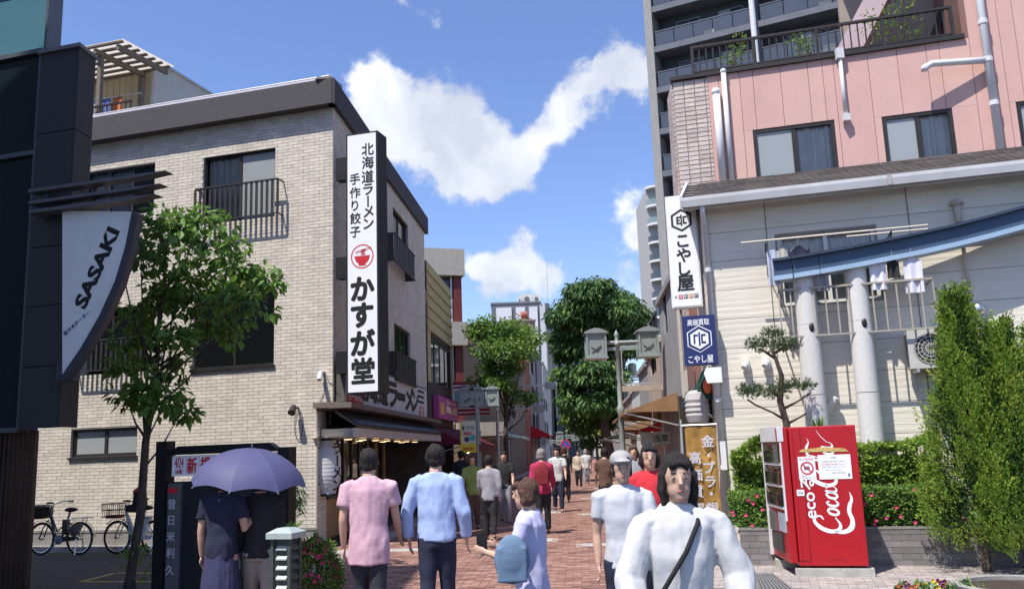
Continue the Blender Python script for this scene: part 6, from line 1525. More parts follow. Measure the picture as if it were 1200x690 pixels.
# ================================================================ trees
def tree(name, label, base, H, trunk_r, crown, nleaf, L, W, mats, lean=(0, 0), fork=.35, seed=3, droop=.4, group=None, limbs=None):
    "crown: list of (centre offset, radii)"
    t = thing(name, label, 'tree', base, group); r = random.Random(seed); b = Vector(base)
    top = b+Vector((lean[0], lean[1], H*.78)); mb = MB()
    mid = b.lerp(top, fork)+Vector((r.uniform(-.06, .06), 0, 0))
    mb.tube([b, b+Vector((0, 0, .12)), b.lerp(mid, .5)+Vector((.03, .02, 0)), mid, mid.lerp(top, .5)+Vector((.06, 0, 0)), top], [trunk_r*1.35, trunk_r, trunk_r*.9, trunk_r*.78, trunk_r*.45, trunk_r*.12], 10)
    for (c, rad) in crown:
        c = Vector(c)+b; s = mid.lerp(top, r.uniform(0, .75)) if c.z > mid.z else mid
        if s.z > c.z: s = b.lerp(top, max(.2, min(.9, (c.z-b.z)/(H)*.85)))
        m_ = s.lerp(c, .5)+Vector((r.uniform(-.1, .1), r.uniform(-.1, .1), -.08*(c-s).length)); mb.tube([s, m_, c], [trunk_r*.33, trunk_r*.2, trunk_r*.08], 6)
        for k in range(4):
            e = c+Vector((r.uniform(-1, 1)*rad[0], r.uniform(-1, 1)*rad[1], r.uniform(-.6, .8)*rad[2])); mb.tube([m_.lerp(c, .6), e], [trunk_r*.09, trunk_r*.03], 4)
    mb.build('trunk', BARK, t, smooth=True)
    mb = MB(); tot = sum(q[1][0]*q[1][2] for q in crown)
    for (c, rad) in crown:
        n = int(nleaf*rad[0]*rad[2]/tot); c = Vector(c)+b; m = max(3, n//26)
        for k in range(m):
            v = rv()*(r.random()**.45); cc = Vector((c.x+v.x*rad[0], c.y+v.y*rad[1], c.z+v.z*rad[2])); q = rad[0]*.22+L*.55
            mi = 0 if r.random() < .55 else r.randrange(len(mats))
            for i in range(26):
                d = rv(); p = cc+Vector((d.x*q, d.y*q, d.z*q*.42)); dd = d+rv(.6)+Vector((0, 0, -droop)); s = r.uniform(.6, 1.25)
                leaf(mb, p, dd, Vector((0, 0, 1))+rv(.65), L*s, W*s, mi)
    mb.build('crown', mats, t); return t
# foreground tree on the left (px position from the photograph)
bt = ground(152, 688); bt.z = 0; Yt = bt.y
def off(px, y, dy=0): return at(px, y, Yt+dy)-bt
cr = [(off(190, 262), (.42, .45, .3)), (off(228, 268, .1), (.5, .5, .3)), (off(258, 300), (.42, .4, .28)), (off(165, 290, .2), (.35, .4, .3)), (off(205, 310, -.3), (.5, .5, .32)), (off(290, 318, .2), (.34, .35, .2)),
      (off(240, 345), (.5, .5, .28)), (off(290, 352, -.2), (.38, .35, .2)), (off(185, 345, .4), (.45, .45, .28)), (off(262, 385, .1), (.42, .4, .24)), (off(215, 385, -.3), (.42, .4, .26)), (off(165, 392, .3), (.34, .35, .26)), (off(150, 425, 0), (.3, .3, .2)),
      (off(205, 425, .2), (.3, .3, .17)), (off(150, 470, .1), (.34, .32, .2)), (off(195, 468, -.1), (.36, .3, .22)), (off(172, 450, -.2), (.3, .3, .2)), (off(212, 482, 0), (.24, .22, .13)), (off(140, 300, .3), (.2, .3, .3)), (off(310, 330, 0), (.2, .2, .12))]
tree('young_broadleaf_tree', 'young broadleaf street tree with slim dark trunk in front of the brick building', bt, 5.4, .066, cr, 3500, .165, .09, [LEAFM, LEAFD, LEAFY, LEAFM], lean=(.28, 0), fork=.46, seed=5, droop=.6)
# low shoots and a lamp stub at its foot
mb = MB(); 
for k in range(7): leaf_blob(mb, bt+Vector((rng.uniform(-.15, .35), rng.uniform(-.2, .1), .15+rng.random()*.45)), (.1, .1, .1), 9, .1, .05)
tag(mb.build('tree_shoots', LEAFM), 'few green shoots sprouting at the foot of the young street tree', 'plant')['kind'] = 'stuff'
# mid-left tree
b2 = col_at(592, 32); o2 = lambda px, y, dy=0: at(px, y, 32+dy)-b2
cr = [(o2(575, 392), (.9, .9, .5)), (o2(600, 388, .5), (.8, .8, .45)), (o2(620, 396), (.55, .6, .3)), (o2(566, 378), (.4, .5, .3)), (o2(590, 412, -.5), (1.0, .9, .5)), (o2(612, 412), (.6, .6, .35)), (o2(582, 432, .4), (.6, .6, .4)), (o2(600, 430), (.5, .5, .35)), (o2(572, 448), (.75, .6, .25)), (o2(590, 452, -.4), (.6, .5, .25)), (o2(605, 466), (.6, .5, .18)), (o2(622, 468), (.35, .4, .15)), (o2(560, 386, .3), (.4, .5, .3))]
tree('street_tree', 'mid-size bright green street tree on the left behind the lantern lamp', b2, 6.4, .12, cr, 8500, .15, .09, [LEAFM, LEAFY, LEAFD], lean=(.1, 0), fork=.45, seed=9, droop=.3)
# big tree in the middle
Yb = 44; b3 = col_at(716, Yb); o3 = lambda px, y, dy=0: at(px, y, Yb+dy)-b3
cr = []
for (x, y, r) in ((690, 345, 26), (712, 355, 26), (735, 362, 22), (668, 368, 24), (700, 375, 30), (738, 385, 18), (660, 395, 18), (682, 400, 28), (718, 400, 28), (664, 412, 14), (745, 372, 12), (740, 405, 12), (672, 440, 22), (694, 432, 20), (715, 440, 18), (662, 436, 12), (676, 470, 20), (700, 470, 18), (668, 455, 14), (684, 495, 13), (712, 490, 13), (690, 515, 9), (720, 462, 12), (705, 335, 12), (682, 338, 12)):
    q = r/FPX*Yb; cr.append((o3(x, y, rng.uniform(-1.2, 1.2)), (q, q, q*.75)))
tree('large_street_tree', 'large dark green tree with hanging foliage in the middle of the street view', b3, 10.2, .32, cr, 30000, .33, .12, [LEAFD, LEAFM, LEAFD], lean=(-.7, 0), fork=.3, seed=12, droop=1.3)
for (px, Y, H, s, lb) in ((700, 78, 6, 21, 'small bright tree far behind the trunk of the large tree'), (676, 90, 6.5, 22, 'far green tree at the left of the large tree near the street end'), (742, 66, 4.5, 24, 'low green tree far along beneath the nearest lantern lamp')):
    b = col_at(px, Y); cr = [((rng.uniform(-1.3, 1.3), rng.uniform(-1, 1), H*rng.uniform(.45, .9)), (.9, .9, .7)) for k in range(9)]
    tree('far_street_tree', lb, b, H, .14, cr, 2600, .3, .16, [LEAFM, LEAFY], seed=s, fork=.35)

# ================================================================ planter, hedge, pine, conifers
TILEG = mat('grey_planter_tile', (.20, .185, .18), .75, .12, 8, bump=.2, tint=.22)
HN = mat('hedge_soil', (.05, .035, .025), .95, .3)
def planter():
    Fp = FR.back(1.3-.0); 
    uL_ = Fp.px(868, 640)[0]; uR_ = Fp.px(1290, 640)[0]; zt = .03+.50
    zt = Fp.px(1100, 618)[1]
    t = thing('tiled_planter', 'long low planter wall faced with grey tiles under the flowering hedge', 'planter', Fp.P(0, 0))
    mb = MB(); mb.fbox(Fp, uL_, uR_, .03, zt-.01, -.16, -.002); mb.fbox(Fp, uL_, uL_+.16, .03, zt-.01, -1.0, -.16); mb.build('wall', MORT, t)
    mb = MB(); mb.fbox(Fp, uL_+.16, uR_, .03, zt-.1, -1.28, -.16); mb.build('soil', HN, t)
    bl = brick_list(Fp, uL_, uR_, .04, zt-.02, [], L=.235, H=.078, gap=.006); lay_bricks(bl, t, TILEG, name='tile', nparts=300, proud=.008, full=.229)
    mb = MB(); mb.fbox(Fp, uL_-.01, uR_, zt-.01, zt+.02, -.18, .015); mb.build('coping', TILEG, t)
    return Fp, zt, uL_, uR_
FPL, ZPL, UPL, UPR = planter()
def hedge_box(name, label, u0, u1, z0, z1, d0, d1, n, mats, L=.05, W=.028, flowers=0, cat='hedge'):
    t = thing(name, label, cat, FPL.P((u0+u1)/2, z0, (d0+d1)/2)); mb = MB()
    nn = lambda a, b, c: mnoise.noise(Vector((a*1.7, b*1.7, c*2+5)))
    for i in range(n):
        u = rng.uniform(u0, u1); z = z0+(z1-z0)*rng.random()**.75; f = rng.random()
        if f < .5: d = d1
        elif f < .8: z = z1; d = rng.uniform(d0, d1)
        else: d = rng.uniform(d0, d1)
        k = nn(u, z, d); d += k*(.16 if cat == 'hedge' else .3)-rng.random()*.09; z += k*(.10 if cat == 'hedge' else .34)*(1 if z > z1-.1 else 0)-rng.random()*.05*(z > z1-.05)
        p = FPL.P(u, z, d); nr = FPL.n*(1 if f < .5 else .3)+Vector((0, 0, .9))+rv(.5); s = rng.uniform(.6, 1.3)
        leaf(mb, p, FPL.n*.5+Vector((0, 0, .45))+rv(.8), nr, L*s, W*s, rng.randrange(len(mats)))
    mb.build('foliage', mats, t); mb = MB()
    for k in range(int((u1-u0)/.22)): u = u0+.1+k*.22; mb.tube([FPL.P(u, z0-.08, (d0+d1)/2), FPL.P(u+rng.uniform(-.05, .05), (z0+z1)/2, (d0+d1)/2), FPL.P(u+rng.uniform(-.1, .1), z1-.08, (d0+d1)/2)], .012, 4)
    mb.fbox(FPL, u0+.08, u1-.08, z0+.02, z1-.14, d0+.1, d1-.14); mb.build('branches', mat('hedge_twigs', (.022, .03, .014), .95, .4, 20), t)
    for k in range(flowers):
        u = rng.uniform(u0, u1); z = rng.uniform(z0+.05, z1); c = FPL.P(u, z, d1+.03+nn(u, z, d1)*.16); mb = MB() if k == 0 or True else mb
        for j in range(5):
            a = j*1.2566+rng.random(); e = FPL.u*math.cos(a)+Vector((0, 0, 1))*math.sin(a)+FPL.n*.35; leaf(mb, c, e, FPL.n, .032, .026)
        mb.build('flower', mat('pink_petal', (.62, .05, .16), .6, .2), t)
    return t
zc1 = FPL.px(1080, 572)[1]; HEDG = mat('leaf_fresh_green', (.22, .34, .06), .5, .3, 25, transl=.3)
hedge_box('azalea_hedge', 'clipped dark azalea hedge with pink flowers along the front of the planter', FPL.px(853, 590)[0], FPL.px(1135, 590)[0], ZPL+.0, zc1, -.75, -.02, 17000, [LEAFD, LEAFM, HEDG], flowers=34)
hedge_box('upper_shrub', 'bright green shrub behind the azalea hedge left of the vending machine', FPL.px(856, 560)[0], FPL.px(905, 560)[0], ZPL, FPL.px(880, 531)[1], -1.1, -.65, 3600, [HEDG, LEAFY, HEDG], L=.075, W=.034, cat='shrub')
hedge_box('upper_shrub', 'bright green shrub behind the azalea hedge between vending machine and conifer', FPL.px(1000, 560)[0], FPL.px(1115, 560)[0], ZPL, FPL.px(1060, 524)[1]-.02, -1.15, -.7, 7000, [HEDG, LEAFY, HEDG], L=.075, W=.034, cat='shrub')
# cloud-pruned pine
def pine():
    Y = 12.25; b = at(925, 560, Y); b.z = ZPL-.1; t = thing('pruned_pine', 'small cloud-pruned pine with three needle pads behind the vending machine', 'tree', b)
    A = lambda x, y, dy=0: at(x, y, Y+dy); mb = MB()
    mb.tube([b, A(921, 520), A(922, 497), A(914, 470), A(916, 440), A(909, 420), A(903, 408)], [.06, .055, .05, .045, .035, .026, .012], 8)
    for q in ([A(921, 492), A(905, 483), A(885, 474), A(876, 468)], [A(916, 480), A(935, 470), A(950, 460)], [A(921, 497), A(935, 490), A(945, 484)], [A(909, 420), A(890, 408)], [A(907, 414), A(925, 404)], [A(914, 465), A(900, 456)], [A(917, 455, .1), A(935, 450, .2)]): mb.tube(q, [.024]+[.014]*(len(q)-1), 6)
    mb.build('trunk', BARK, t, smooth=True)
    NE = mat('pine_needle', (.05, .095, .03), .6, .35, 30); mb = MB()
    pads = [(905, 402, 30, 14), (884, 404, 14, 8), (926, 405, 16, 9), (888, 458, 26, 11), (925, 452, 30, 9), (945, 452, 13, 8), (912, 463, 16, 7), (905, 390, 16, 7), (875, 458, 12, 7)]
    for (x, y, rx, ry) in pads:
        c = A(x, y); k = Y/FPX; 
        for i in range(int(rx*ry*.62)):
            v = rv()*(rng.random()**.5); p = c+Vector((v.x*rx*k, v.y*rx*k*.8, v.z*ry*k))
            ax = (Vector((v.x*.5, v.y*.5, .9))+rv(.35)).normalized()
            for j in range(9):
                d = ax+rv(.75); s = d.cross(rv()).normalized()*.0035; e = p+d.normalized()*rng.uniform(.045, .075); mb.add([p-s, p+s, e], [(0, 1, 2)])
    mb.build('needles', NE, t)
pine()
# palm-like yucca tuft behind the machine
b = at(960, 520, 12.2); mb = MB()
for k in range(26):
    a = rng.random()*6.28; e = Vector((math.cos(a)*.5, math.sin(a)*.4, 1.0)); leaf(mb, Vector((b.x, b.y, at(960, 500, 12.2).z-.12)), e, Vector((math.cos(a), math.sin(a), 0)), rng.uniform(.22, .36), .03)
mb.tube([(b.x, b.y, ZPL-.1), (b.x, b.y, at(960, 500, 12.2).z-.1)], .03, 6)
tag(mb.build('spiky_plant', [LEAFM]), 'spiky leaved plant poking up behind the red vending machine', 'plant')
def conifer(px, ytop, Y, wpx, label, seed, base_y=None, ymax=640, xoff=0):
    b = col_at(px, Y); b.z = .03; zt = at(px, ytop, Y).z; H = zt-b.z; r_ = random.Random(seed); w_ = wpx/FPX*Y/2
    t = thing('columnar_conifer', label, 'tree', b, 'conifers at the right'); mb = MB(); mb.tube([b, b+Vector((.02, 0, H*.5)), b+Vector((0, 0, H*.93))], [.06, .04, .01], 8); 
    for k in range(46):
        z = H*r_.uniform(.12, .85); a = r_.random()*6.28; q = w_*.8*(1-z/H)**.6; mb.tube([b+Vector((0, 0, z)), b+Vector((math.cos(a)*q, math.sin(a)*q, z+q*.9))], [.012, .004], 4)
    mb.build('trunk', BARK, t)
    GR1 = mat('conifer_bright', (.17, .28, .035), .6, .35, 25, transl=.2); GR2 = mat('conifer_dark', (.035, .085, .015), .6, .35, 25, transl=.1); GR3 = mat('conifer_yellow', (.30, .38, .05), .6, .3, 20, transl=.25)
    mb = MB(); n = int(700*H)
    for k in range(n):
        s = r_.random()**.8; z = H*(.09+.91*s); prof = w_*1.12*(.05+.95*min(1, (1-s)*1.12))*(1 if s > .12 else .55+s*3.7)
        a = r_.random()*6.283; lob = 1+.26*math.sin(a*3+z*2.4+seed)+.12*math.sin(a*7-z*5); rr = prof*lob*(.45+.55*r_.random()**.5)
        c = b+Vector((math.cos(a)*rr, math.sin(a)*rr, z-rr*.25)); out = Vector((math.cos(a), math.sin(a), 0))
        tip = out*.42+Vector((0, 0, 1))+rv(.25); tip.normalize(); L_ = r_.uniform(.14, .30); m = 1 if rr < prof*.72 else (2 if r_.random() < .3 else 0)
        for j in range(24):
            q = r_.random(); wdt = .055*(math.sin(math.pi*min(1, q*.9+.1)))+.008; p = c+tip*L_*q*1.25+rv(wdt*.8)
            leaf(mb, p, tip+rv(.7)+out*.3, out+rv(.6), r_.uniform(.03, .055), .019, m)
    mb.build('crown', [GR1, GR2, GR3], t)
conifer(1140, 358, 10.9, 98, 'taller bright green columnar conifer right of the hedge', 3)
conifer(1188, 396, 10.6, 84, 'shorter bushy conifer at the right edge beside the taller one', 8)
conifer(1234, 400, 11.1, 86, 'conifer mostly cut off by the right edge of the view', 14)

# ================================================================ concrete posts and blue beam
CONP = mat('speckled_concrete', (.64, .63, .60), .85, .12, 40, bump=.25, bscale=60, dirt=.25)
BLUE = mat('slate_blue_beam', (.045, .08, .135), .55, .1, 3, dirt=.2); BLUEL = mat('light_blue_flange', (.30, .42, .55), .5, .08, 3)
def posts():
    for (xt, yt, xb, yb, Y, lb) in ((941, 320, 958, 500, 12.75, 'left speckled concrete post under the blue beam, behind the pine'), (1001, 315, 1027, 560, 12.55, 'right speckled concrete post under the blue beam, behind the vending machine')):
        p0 = at(xb, yb, Y); zt = at(xt, yt, Y).z+.25; t = thing('concrete_post', lb, 'post', (p0.x, p0.y, ZPL-.1), 'concrete posts of the blue beam')
        mb = MB(); mb.tube([(p0.x, p0.y, ZPL-.1), (p0.x, p0.y, 2.28)], .160, 28); mb.build('lower_drum', CONP, t, smooth=False)
        mb = MB(); mb.tube([(p0.x, p0.y, 2.29), (p0.x, p0.y, 3.3)], .157, 28); mb.build('middle_drum', CONP, t)
        mb = MB(); mb.tube([(p0.x, p0.y, 3.305), (p0.x, p0.y, zt)], .153, 28); mb.build('upper_drum', CONP, t)
        p = at(xt+9, yt+65, Y); mb = MB(); mb.ell((p0.x, p0.y-.15, p.z), (.04, .03, .07), 10, 6); mb.build('bolt_cover', DARKF, t)
    t = thing('blue_beam', 'slate blue curved steel beam resting across the two concrete posts', 'beam', at(1000, 300, 12.5))
    pts = [(908, 327), (930, 324), (960, 319), (1000, 312), (1040, 304), (1080, 296), (1120, 287), (1160, 277), (1200, 266), (1260, 246)]
    W = []
    for i, (x, y) in enumerate(pts): W.append(at(x, y, 12.8-.1*i))
    for nm, m, z0, z1, d0, d1 in (('web', BLUE, .02, .235, -.1, .1), ('bottom_flange', BLUEL, -.05, .018, -.14, .16), ('top_flange', mat('dark_blue_flange', (.03, .045, .08), .5), .237, .275, -.15, .17)):
        mb = MB()
        for i in range(len(W)-1):
            a, b = W[i], W[i+1]; d = (b-a); d.z = 0; d.normalize(); n = Vector((d.y, -d.x, 0)); Z = Vector((0, 0, 1))
            mb.box8([a+n*d1+Z*z0, b+n*d1+Z*z0, b+n*d0+Z*z0, a+n*d0+Z*z0, a+n*d1+Z*z1, b+n*d1+Z*z1, b+n*d0+Z*z1, a+n*d0+Z*z1])
        mb.build(nm, m, t)
posts()
# laundry on the cream house window
def window_laundry():
    F = FR; dz = .55
    u0, u1 = F.px(868, 282, dz)[0], F.px(1088, 268, dz)[0]; zr = F.px(980, 274, dz)[1]
    t = thing('laundry_pole', 'two thin laundry poles on brackets in front of the cream house window', 'laundry pole', F.P(u0, zr, dz))
    mb = MB(); mb.tube([F.P(u0, zr, dz), F.P(u1, zr, dz)], .014, 6); mb.tube([F.P(F.px(992, 274, .4)[0], zr-.02, .38), F.P(u1+.02, zr-.02, .38)], .014, 6); mb.build('pole', mat('ivory_pole', (.62, .55, .44), .5), t)
    for u in (u0+.35, WR_[1]+.15):
        mb = MB(); mb.tube([F.P(u, zr-.05, .0), F.P(u, zr-.05, dz+.05)], .014, 6); mb.tube([F.P(u, zr-.45, .0), F.P(u, zr-.07, dz)], .01, 6); mb.build('bracket', DARKF, t)
    # balcony-like guard below
    z0 = WR_[2]-.55; rl = railing(F, WR_[0]-.05, WR_[1]+.62, z0, z0+.72, .5, t, mat('pale_bronze_guard', (.36, .32, .26), .6), step=.15, bw=.02, name='guard')
    items = [(936, 290, .30, .5, 'navy_cloth', (.02, .02, .05), 'dark navy shirt hanging at the left end of the laundry pole'), (905, 300, .16, .62, 'blue_white_cloth', (.42, .46, .55), 'narrow pale blue towel hanging left of the left post'), (918, 310, .14, .55, 'cream_cloth', (.5, .46, .38), 'narrow cream towel hanging beside the left concrete post'),
             (960, 300, .2, .45, 'grey_cloth', (.3, .3, .32), 'grey cloth hanging between the concrete posts'), (1030, 330, .22, .5, 'white_towel', (.72, .72, .76), 'white shirt hanging right of the right concrete post'), (1048, 325, .16, .35, 'black_cloth', (.03, .03, .035), 'small black cloth hanging between two white ones'), (1072, 335, .24, .58, 'lilac_white_cloth', (.68, .67, .75), 'long lilac white shirt hanging at the right end of the poles')]
    for (x, y, w_, h, nm, c, lb) in items:
        u, z = F.px(x, y, .5)[0], (zr-.05 if x < 950 else zr-.36); mb = MB(); pr = None
        for i in range(9):
            uu = u-w_/2+w_*i/8; dd = .5+.03*math.sin(i*1.4+x); sh = .5*(1-abs(i-4)/4)*.12
            if pr: mb.add([F.P(pr[0], z-h, pr[1]), F.P(uu, z-h, dd), F.P(uu, z-h*.5, dd*.5+.25), F.P(pr[0], z-h*.5, pr[1]*.5+.25), F.P(uu, z-.12+sh, .5), F.P(pr[0], z-.12+pr[2], .5)], [(0, 1, 2, 3), (3, 2, 4, 5)])
            pr = (uu, dd, sh)
        t2 = thing('hanging_cloth', lb, 'laundry', F.P(u, z, .5), 'washing on the poles'); mb.build('cloth', mat(nm, c, .9, .06), t2, smooth=True)
        mb = MB(); mb.tube([F.P(u-w_*.42, z-.14, .5), F.P(u, z-.02, .5), F.P(u+w_*.42, z-.14, .5)], .006, 4); mb.tube([F.P(u, z-.02, .5), F.P(u, z+.06, .5)], .004, 4); mb.build('hanger', SILVER, t2)
window_laundry()
# outdoor air-conditioner unit
def ac_unit():
    F = FR; dz = .42; u0, zb = F.px(1067, 432, dz); u1, zt = F.px(1106, 390, dz); t = thing('air_conditioner_unit', 'beige outdoor air conditioner unit on wall brackets beside the tall conifer', 'air conditioner', F.P(u0, zb))
    u1 = u0+.78; zt = zb+.54
    mb = MB(); mb.fbox(F, u0, u1, zb, zt, .12, dz); mb.build('casing', mat('ac_beige', (.5, .49, .45), .6, dirt=.2), t)
    mb = MB(); c = (u0+.29, (zb+zt)/2)
    for r in (.07, .12, .17, .215): disc(mb, F, c[0], c[1], r, dz+.012, 26, 0, r-.01)
    for k in range(16): a = k/16*6.283; stroke(mb, [(c[0]+.03*math.cos(a), c[1]+.03*math.sin(a), .007), (c[0]+.215*math.cos(a+.35), c[1]+.215*math.sin(a+.35), .007)], lambda x, y: F.P(x, y, dz+.012), 0, 2)
    mb.build('fan_grille', mat('ac_beige', (.5, .49, .45)), t); mb = MB(); disc(mb, F, c[0], c[1], .22, dz+.003); mb.build('fan_opening', mat('fan_black', (.03, .03, .03), .8), t)
    mb = MB()
    for k in range(12): mb.fbox(F, u0-.006, u0, zb+.05+k*.038, zb+.066+k*.038, .15, dz-.04)
    mb.build('side_grille', DARKF, t)
    mb = MB(); 
    for u in (u0+.1, u1-.1): mb.fbox(F, u-.02, u+.02, zb-.05, zb-.002, 0, dz); mb.fbox(F, u-.02, u+.02, zb-.3, zb-.05, .0, .04)
    mb.build('bracket', SILVER, t)
ac_unit()
# slanted lamp tube on the wall behind the machine
u, z = FR.px(975, 470); mb = MB(); mb.tube([FR.P(FR.px(968, 485)[0], FR.px(968, 485)[1], .1), FR.P(FR.px(979, 466)[0], FR.px(979, 466)[1], .16)], .045, 10); mb.tube([FR.P(u, z, .02), FR.P(u, z, .12)], .015, 6); tag(mb.build('wall_floodlight', mat('white_plastic', (.7, .7, .68))), 'slanted white floodlight on the cream wall above the vending machine', 'lamp')
# ================================================================ vending machine
def vending():
    RED = mat('glossy_vending_red', (.40, .007, .012), .35, .06, 2, spec=.5, dirt=.06)
    WPL = mat('vending_white', (.66, .66, .66), .45)
    br = ground(1012.5, 664, .13); bl = ground(938, 666, .13)
    F = Frame((bl.x, bl.y), (br-bl)); Wd = (Vector((br.x, br.y, 0))-Vector((bl.x, bl.y, 0))).length
    F = Frame((bl.x, bl.y), D2); Wd = F.px(1012.5, 600)[0]; z0 = .16; zt = F.px(957, 499)[1]
    t = thing('vending_machine', 'red drink vending machine with white script lettering up its side, standing on concrete blocks', 'vending machine', F.P(Wd/2, 0))
    dp = Frame(F.P(0, 0), D1); L = 1.02; dk = Vector(D1)
    Z = lambda p, z: Vector((p.x, p.y, z)); A, B_ = F.P(0, 0), F.P(Wd, 0); C, D_ = B_+dk*L, A+dk*L
    mb = MB(); e = .015
    mb.box8([Z(A, z0), Z(B_, z0), Z(C, z0), Z(D_, z0), Z(A, zt), Z(B_, zt), Z(C, zt), Z(D_, zt)]); body = mb.build('body', RED, t)
    bv = body.modifiers.new('b', 'BEVEL'); bv.width = .012; bv.segments = 2
    # door: thick slab on the street-side, with its own seam on the side panel
    N = -F.u; S = Frame(A+dk*L, -D1)     # u from far to near, n faces the street
    du = .10; zd = z0+.03
    mb = MB(); mb.fbox(S, .0, L, zd, zt-.0, .012, du); door = mb.build('door', RED, t); bv = door.modifiers.new('b', 'BEVEL'); bv.width = .015; bv.segments = 2
    mb = MB(); mb.fbox(S, -.002, L+.004, zt-.17, zt+.015, du-.03, du+.045); mb.build('top_light_box', WPL, t)
    mb = MB(); mb.fbox(S, L-.05, L+.006, zt-.16, zt-.01, du+.046, du+.05); mb.build('red_end_cap', RED, t)
    for (p, q, r0, o) in ((0, .045, zd, .04), (L-.04, L, zd+.5, .02)): mb = MB(); mb.fbox(S, p, q, r0, zt-.18, du, du+o); mb.build('door_edge_trim', WPL, t)
    z = zt-.2
    for k in range(3):   # three display rows with glass, shelves and cans
        h = .245; mb = MB(); mb.fbox(S, .06, L-.06, z-h, z-.02, du-.07, du-.06); mb.build('display_back', mat('display_grey', (.25, .26, .27), .7), t)
        mb = MB(); mb.fbox(S, .05, L-.05, z-h-.02, z-h+.012, du, du+.028); mb.build('shelf_strip', WPL, t)
        for i in range(9):
            c = S.P(.11+i*.1, z-h+.02, du+.012); mb = MB(); mb.lathe(c, [(.001, 0), (.02, .0), (.022, .02), (.022, .11), (.014, .14), (.001, .145)], 10); mb.build('drink', mat('can_%d' % ((i*3+k) % 5), [(.5, .03, .03), (.05, .2, .08), (.55, .52, .45), (.05, .08, .3), (.35, .2, .05)][(i*3+k) % 5], .3, metal=.3), t)
        mb = MB(); mb.quad(S.P(.05, z-h+.015, du+.036), S.P(L-.05, z-h+.015, du+.036), S.P(L-.05, z-.01, du+.036), S.P(.05, z-.01, du+.036)); mb.build('display_glass', GLASS, t)
        z -= h+.02
    mb = MB(); mb.fbox(S, .55, L-.1, z-.28, z-.05, du, du+.012); mb.build('poster_panel', mat('poster_blue_grey', (.35, .42, .48), .4), t)
    mb = MB(); mb.fbox(S, .1, .42, z-.3, z-.06, du, du+.03); mb.build('coin_panel', mat('coin_panel_grey', (.2, .2, .21), .4, metal=.5), t)
    mb = MB(); mb.fbox(S, .12, L-.3, zd+.1, zd+.32, du, du+.02); mb.build('pick_up_flap', mat('flap_black', (.03, .03, .03), .3), t)
    # side panel furnishings
    mb = MB(); us_ = .135*Wd/.8; mb.fbox(F, us_-.004, us_+.004, z0+.02, zt-.01, .0, .004); mb.fbox(F, us_*.3, us_*.3+.004, z0+.02, zt-.03, 0, .004); mb.fbox(F, 0, us_, z0+.06, z0+.068, 0, .004); mb.build('panel_seam', mat('seam_dark_red', (.16, .004, .006), .5), t)
    WH = mat('vending_print_white', (.80, .80, .80), .4, .03); px = lambda x, y: F.px(x, y)
    # flowing script up the side
    b0 = px(990, 630); sx, sy = .102, .136; ub, zb_ = px(994, 628)
    zb_ += .02; d = .003; T = lambda x, y: F.P(ub-.0-y*sy-.05-(x*.0), zb_+x*sx, d)
    ub = px(988.5, 600)[0]
    mb = MB()
    def C_(o, s=1):
        stroke(mb, [(o+1.75, 1.35*s, .10), (o+2.15, 1.6*s, .2), (o+2.05, 2.05*s, .26), (o+1.5, 2.1*s, .3), (o+.75, 1.55*s, .44), (o+.38, .75*s, .46), (o+.6, .12*s, .36), (o+1.2, .0, .22), (o+1.95, .35*s, .10)], T, 0, 8)
    def O_(o, w=1): stroke(mb, [(o+.55, .95, .16), (o+.15, .7, .26), (o+.02, .25, .3), (o+.28, .02, .2), (o+.65, .28, .26), (o+.72, .75, .26), (o+.5, .95, .14)], T, 0, 6)
    def A_(o): O_(o); stroke(mb, [(o+.95, 1.0, .2), (o+.78, .45, .26), (o+.85, .08, .22), (o+1.2, .1, .1), (o+1.45, .4, .06)], T, 0, 6)
    C_(0); O_(2.25); stroke(mb, [(2.95, .7, .06), (3.2, .75, .08)], T)
    stroke(mb, [(3.85, .72, .2), (3.7, .97, .12), (3.35, .65, .28), (3.3, .2, .3), (3.6, .02, .18), (4.1, .35, .07)], T, 0, 6); A_(4.15)
    stroke(mb, [(5.35, .85, .16), (5.85, .9, .16)], T, 0, 2)
    C_(5.3); O_(7.55); stroke(mb, [(8.2, .6, .06), (8.9, 1.3, .1), (9.25, 2.05, .12), (9.0, 2.25, .16), (8.7, 1.6, .26), (8.55, .6, .28), (8.7, .08, .22), (9.1, .2, .08)], T, 0, 7); A_(9.3)
    stroke(mb, [(10.7, .45, .06), (11.5, 1.0, .05), (12.2, 1.3, .02)], T, 0, 6)
    stroke(mb, [(.4, .5, .3), (.3, -.2, .44), (.7, -.85, .5), (1.6, -1.05, .36), (2.6, -.85, .34), (3.4, -.95, .34), (4.1, -1.15, .22), (4.9, -1.0, .02)], T, 0, 9)
    mb.build('script_lettering', WH, t)
    mb = MB(); u, z = px(947.5, 582); put_text(mb, F, 'ecoる', u, z, 0, d, bold=.02, rot=math.pi/2, fit=(.50, .155)); u, z = px(946, 522)
    mb.build('side_lettering', WH, t)
    mb = MB(); stroke(mb, [(0, 0, .03), (.4, .25, .3), (1.0, .3, .3), (1.5, .0, .12), (1.9, .2, .03)], lambda x, y: F.P(px(949, 0*0+537)[0]+.0-y*.1, px(949, 537)[1]+x*.13, d), 0, 6); mb.build('leaf_mark', WH, t)
    mb = MB(); u0, zz = px(936, 529.5); u1 = px(1000, 529)[0]; mb.add([F.P(u0, zz, .006), F.P(u1-.05, zz-.012, .006), F.P(u1-.1, zz+.03, .006), F.P(u0+.28, zz+.05, .006), F.P(u0+.03, zz+.03, .006)], [(0, 1, 2, 3, 4)]); mb.build('gold_tape', mat('gold_tape', (.55, .38, .12), .5, .4, 30), t)
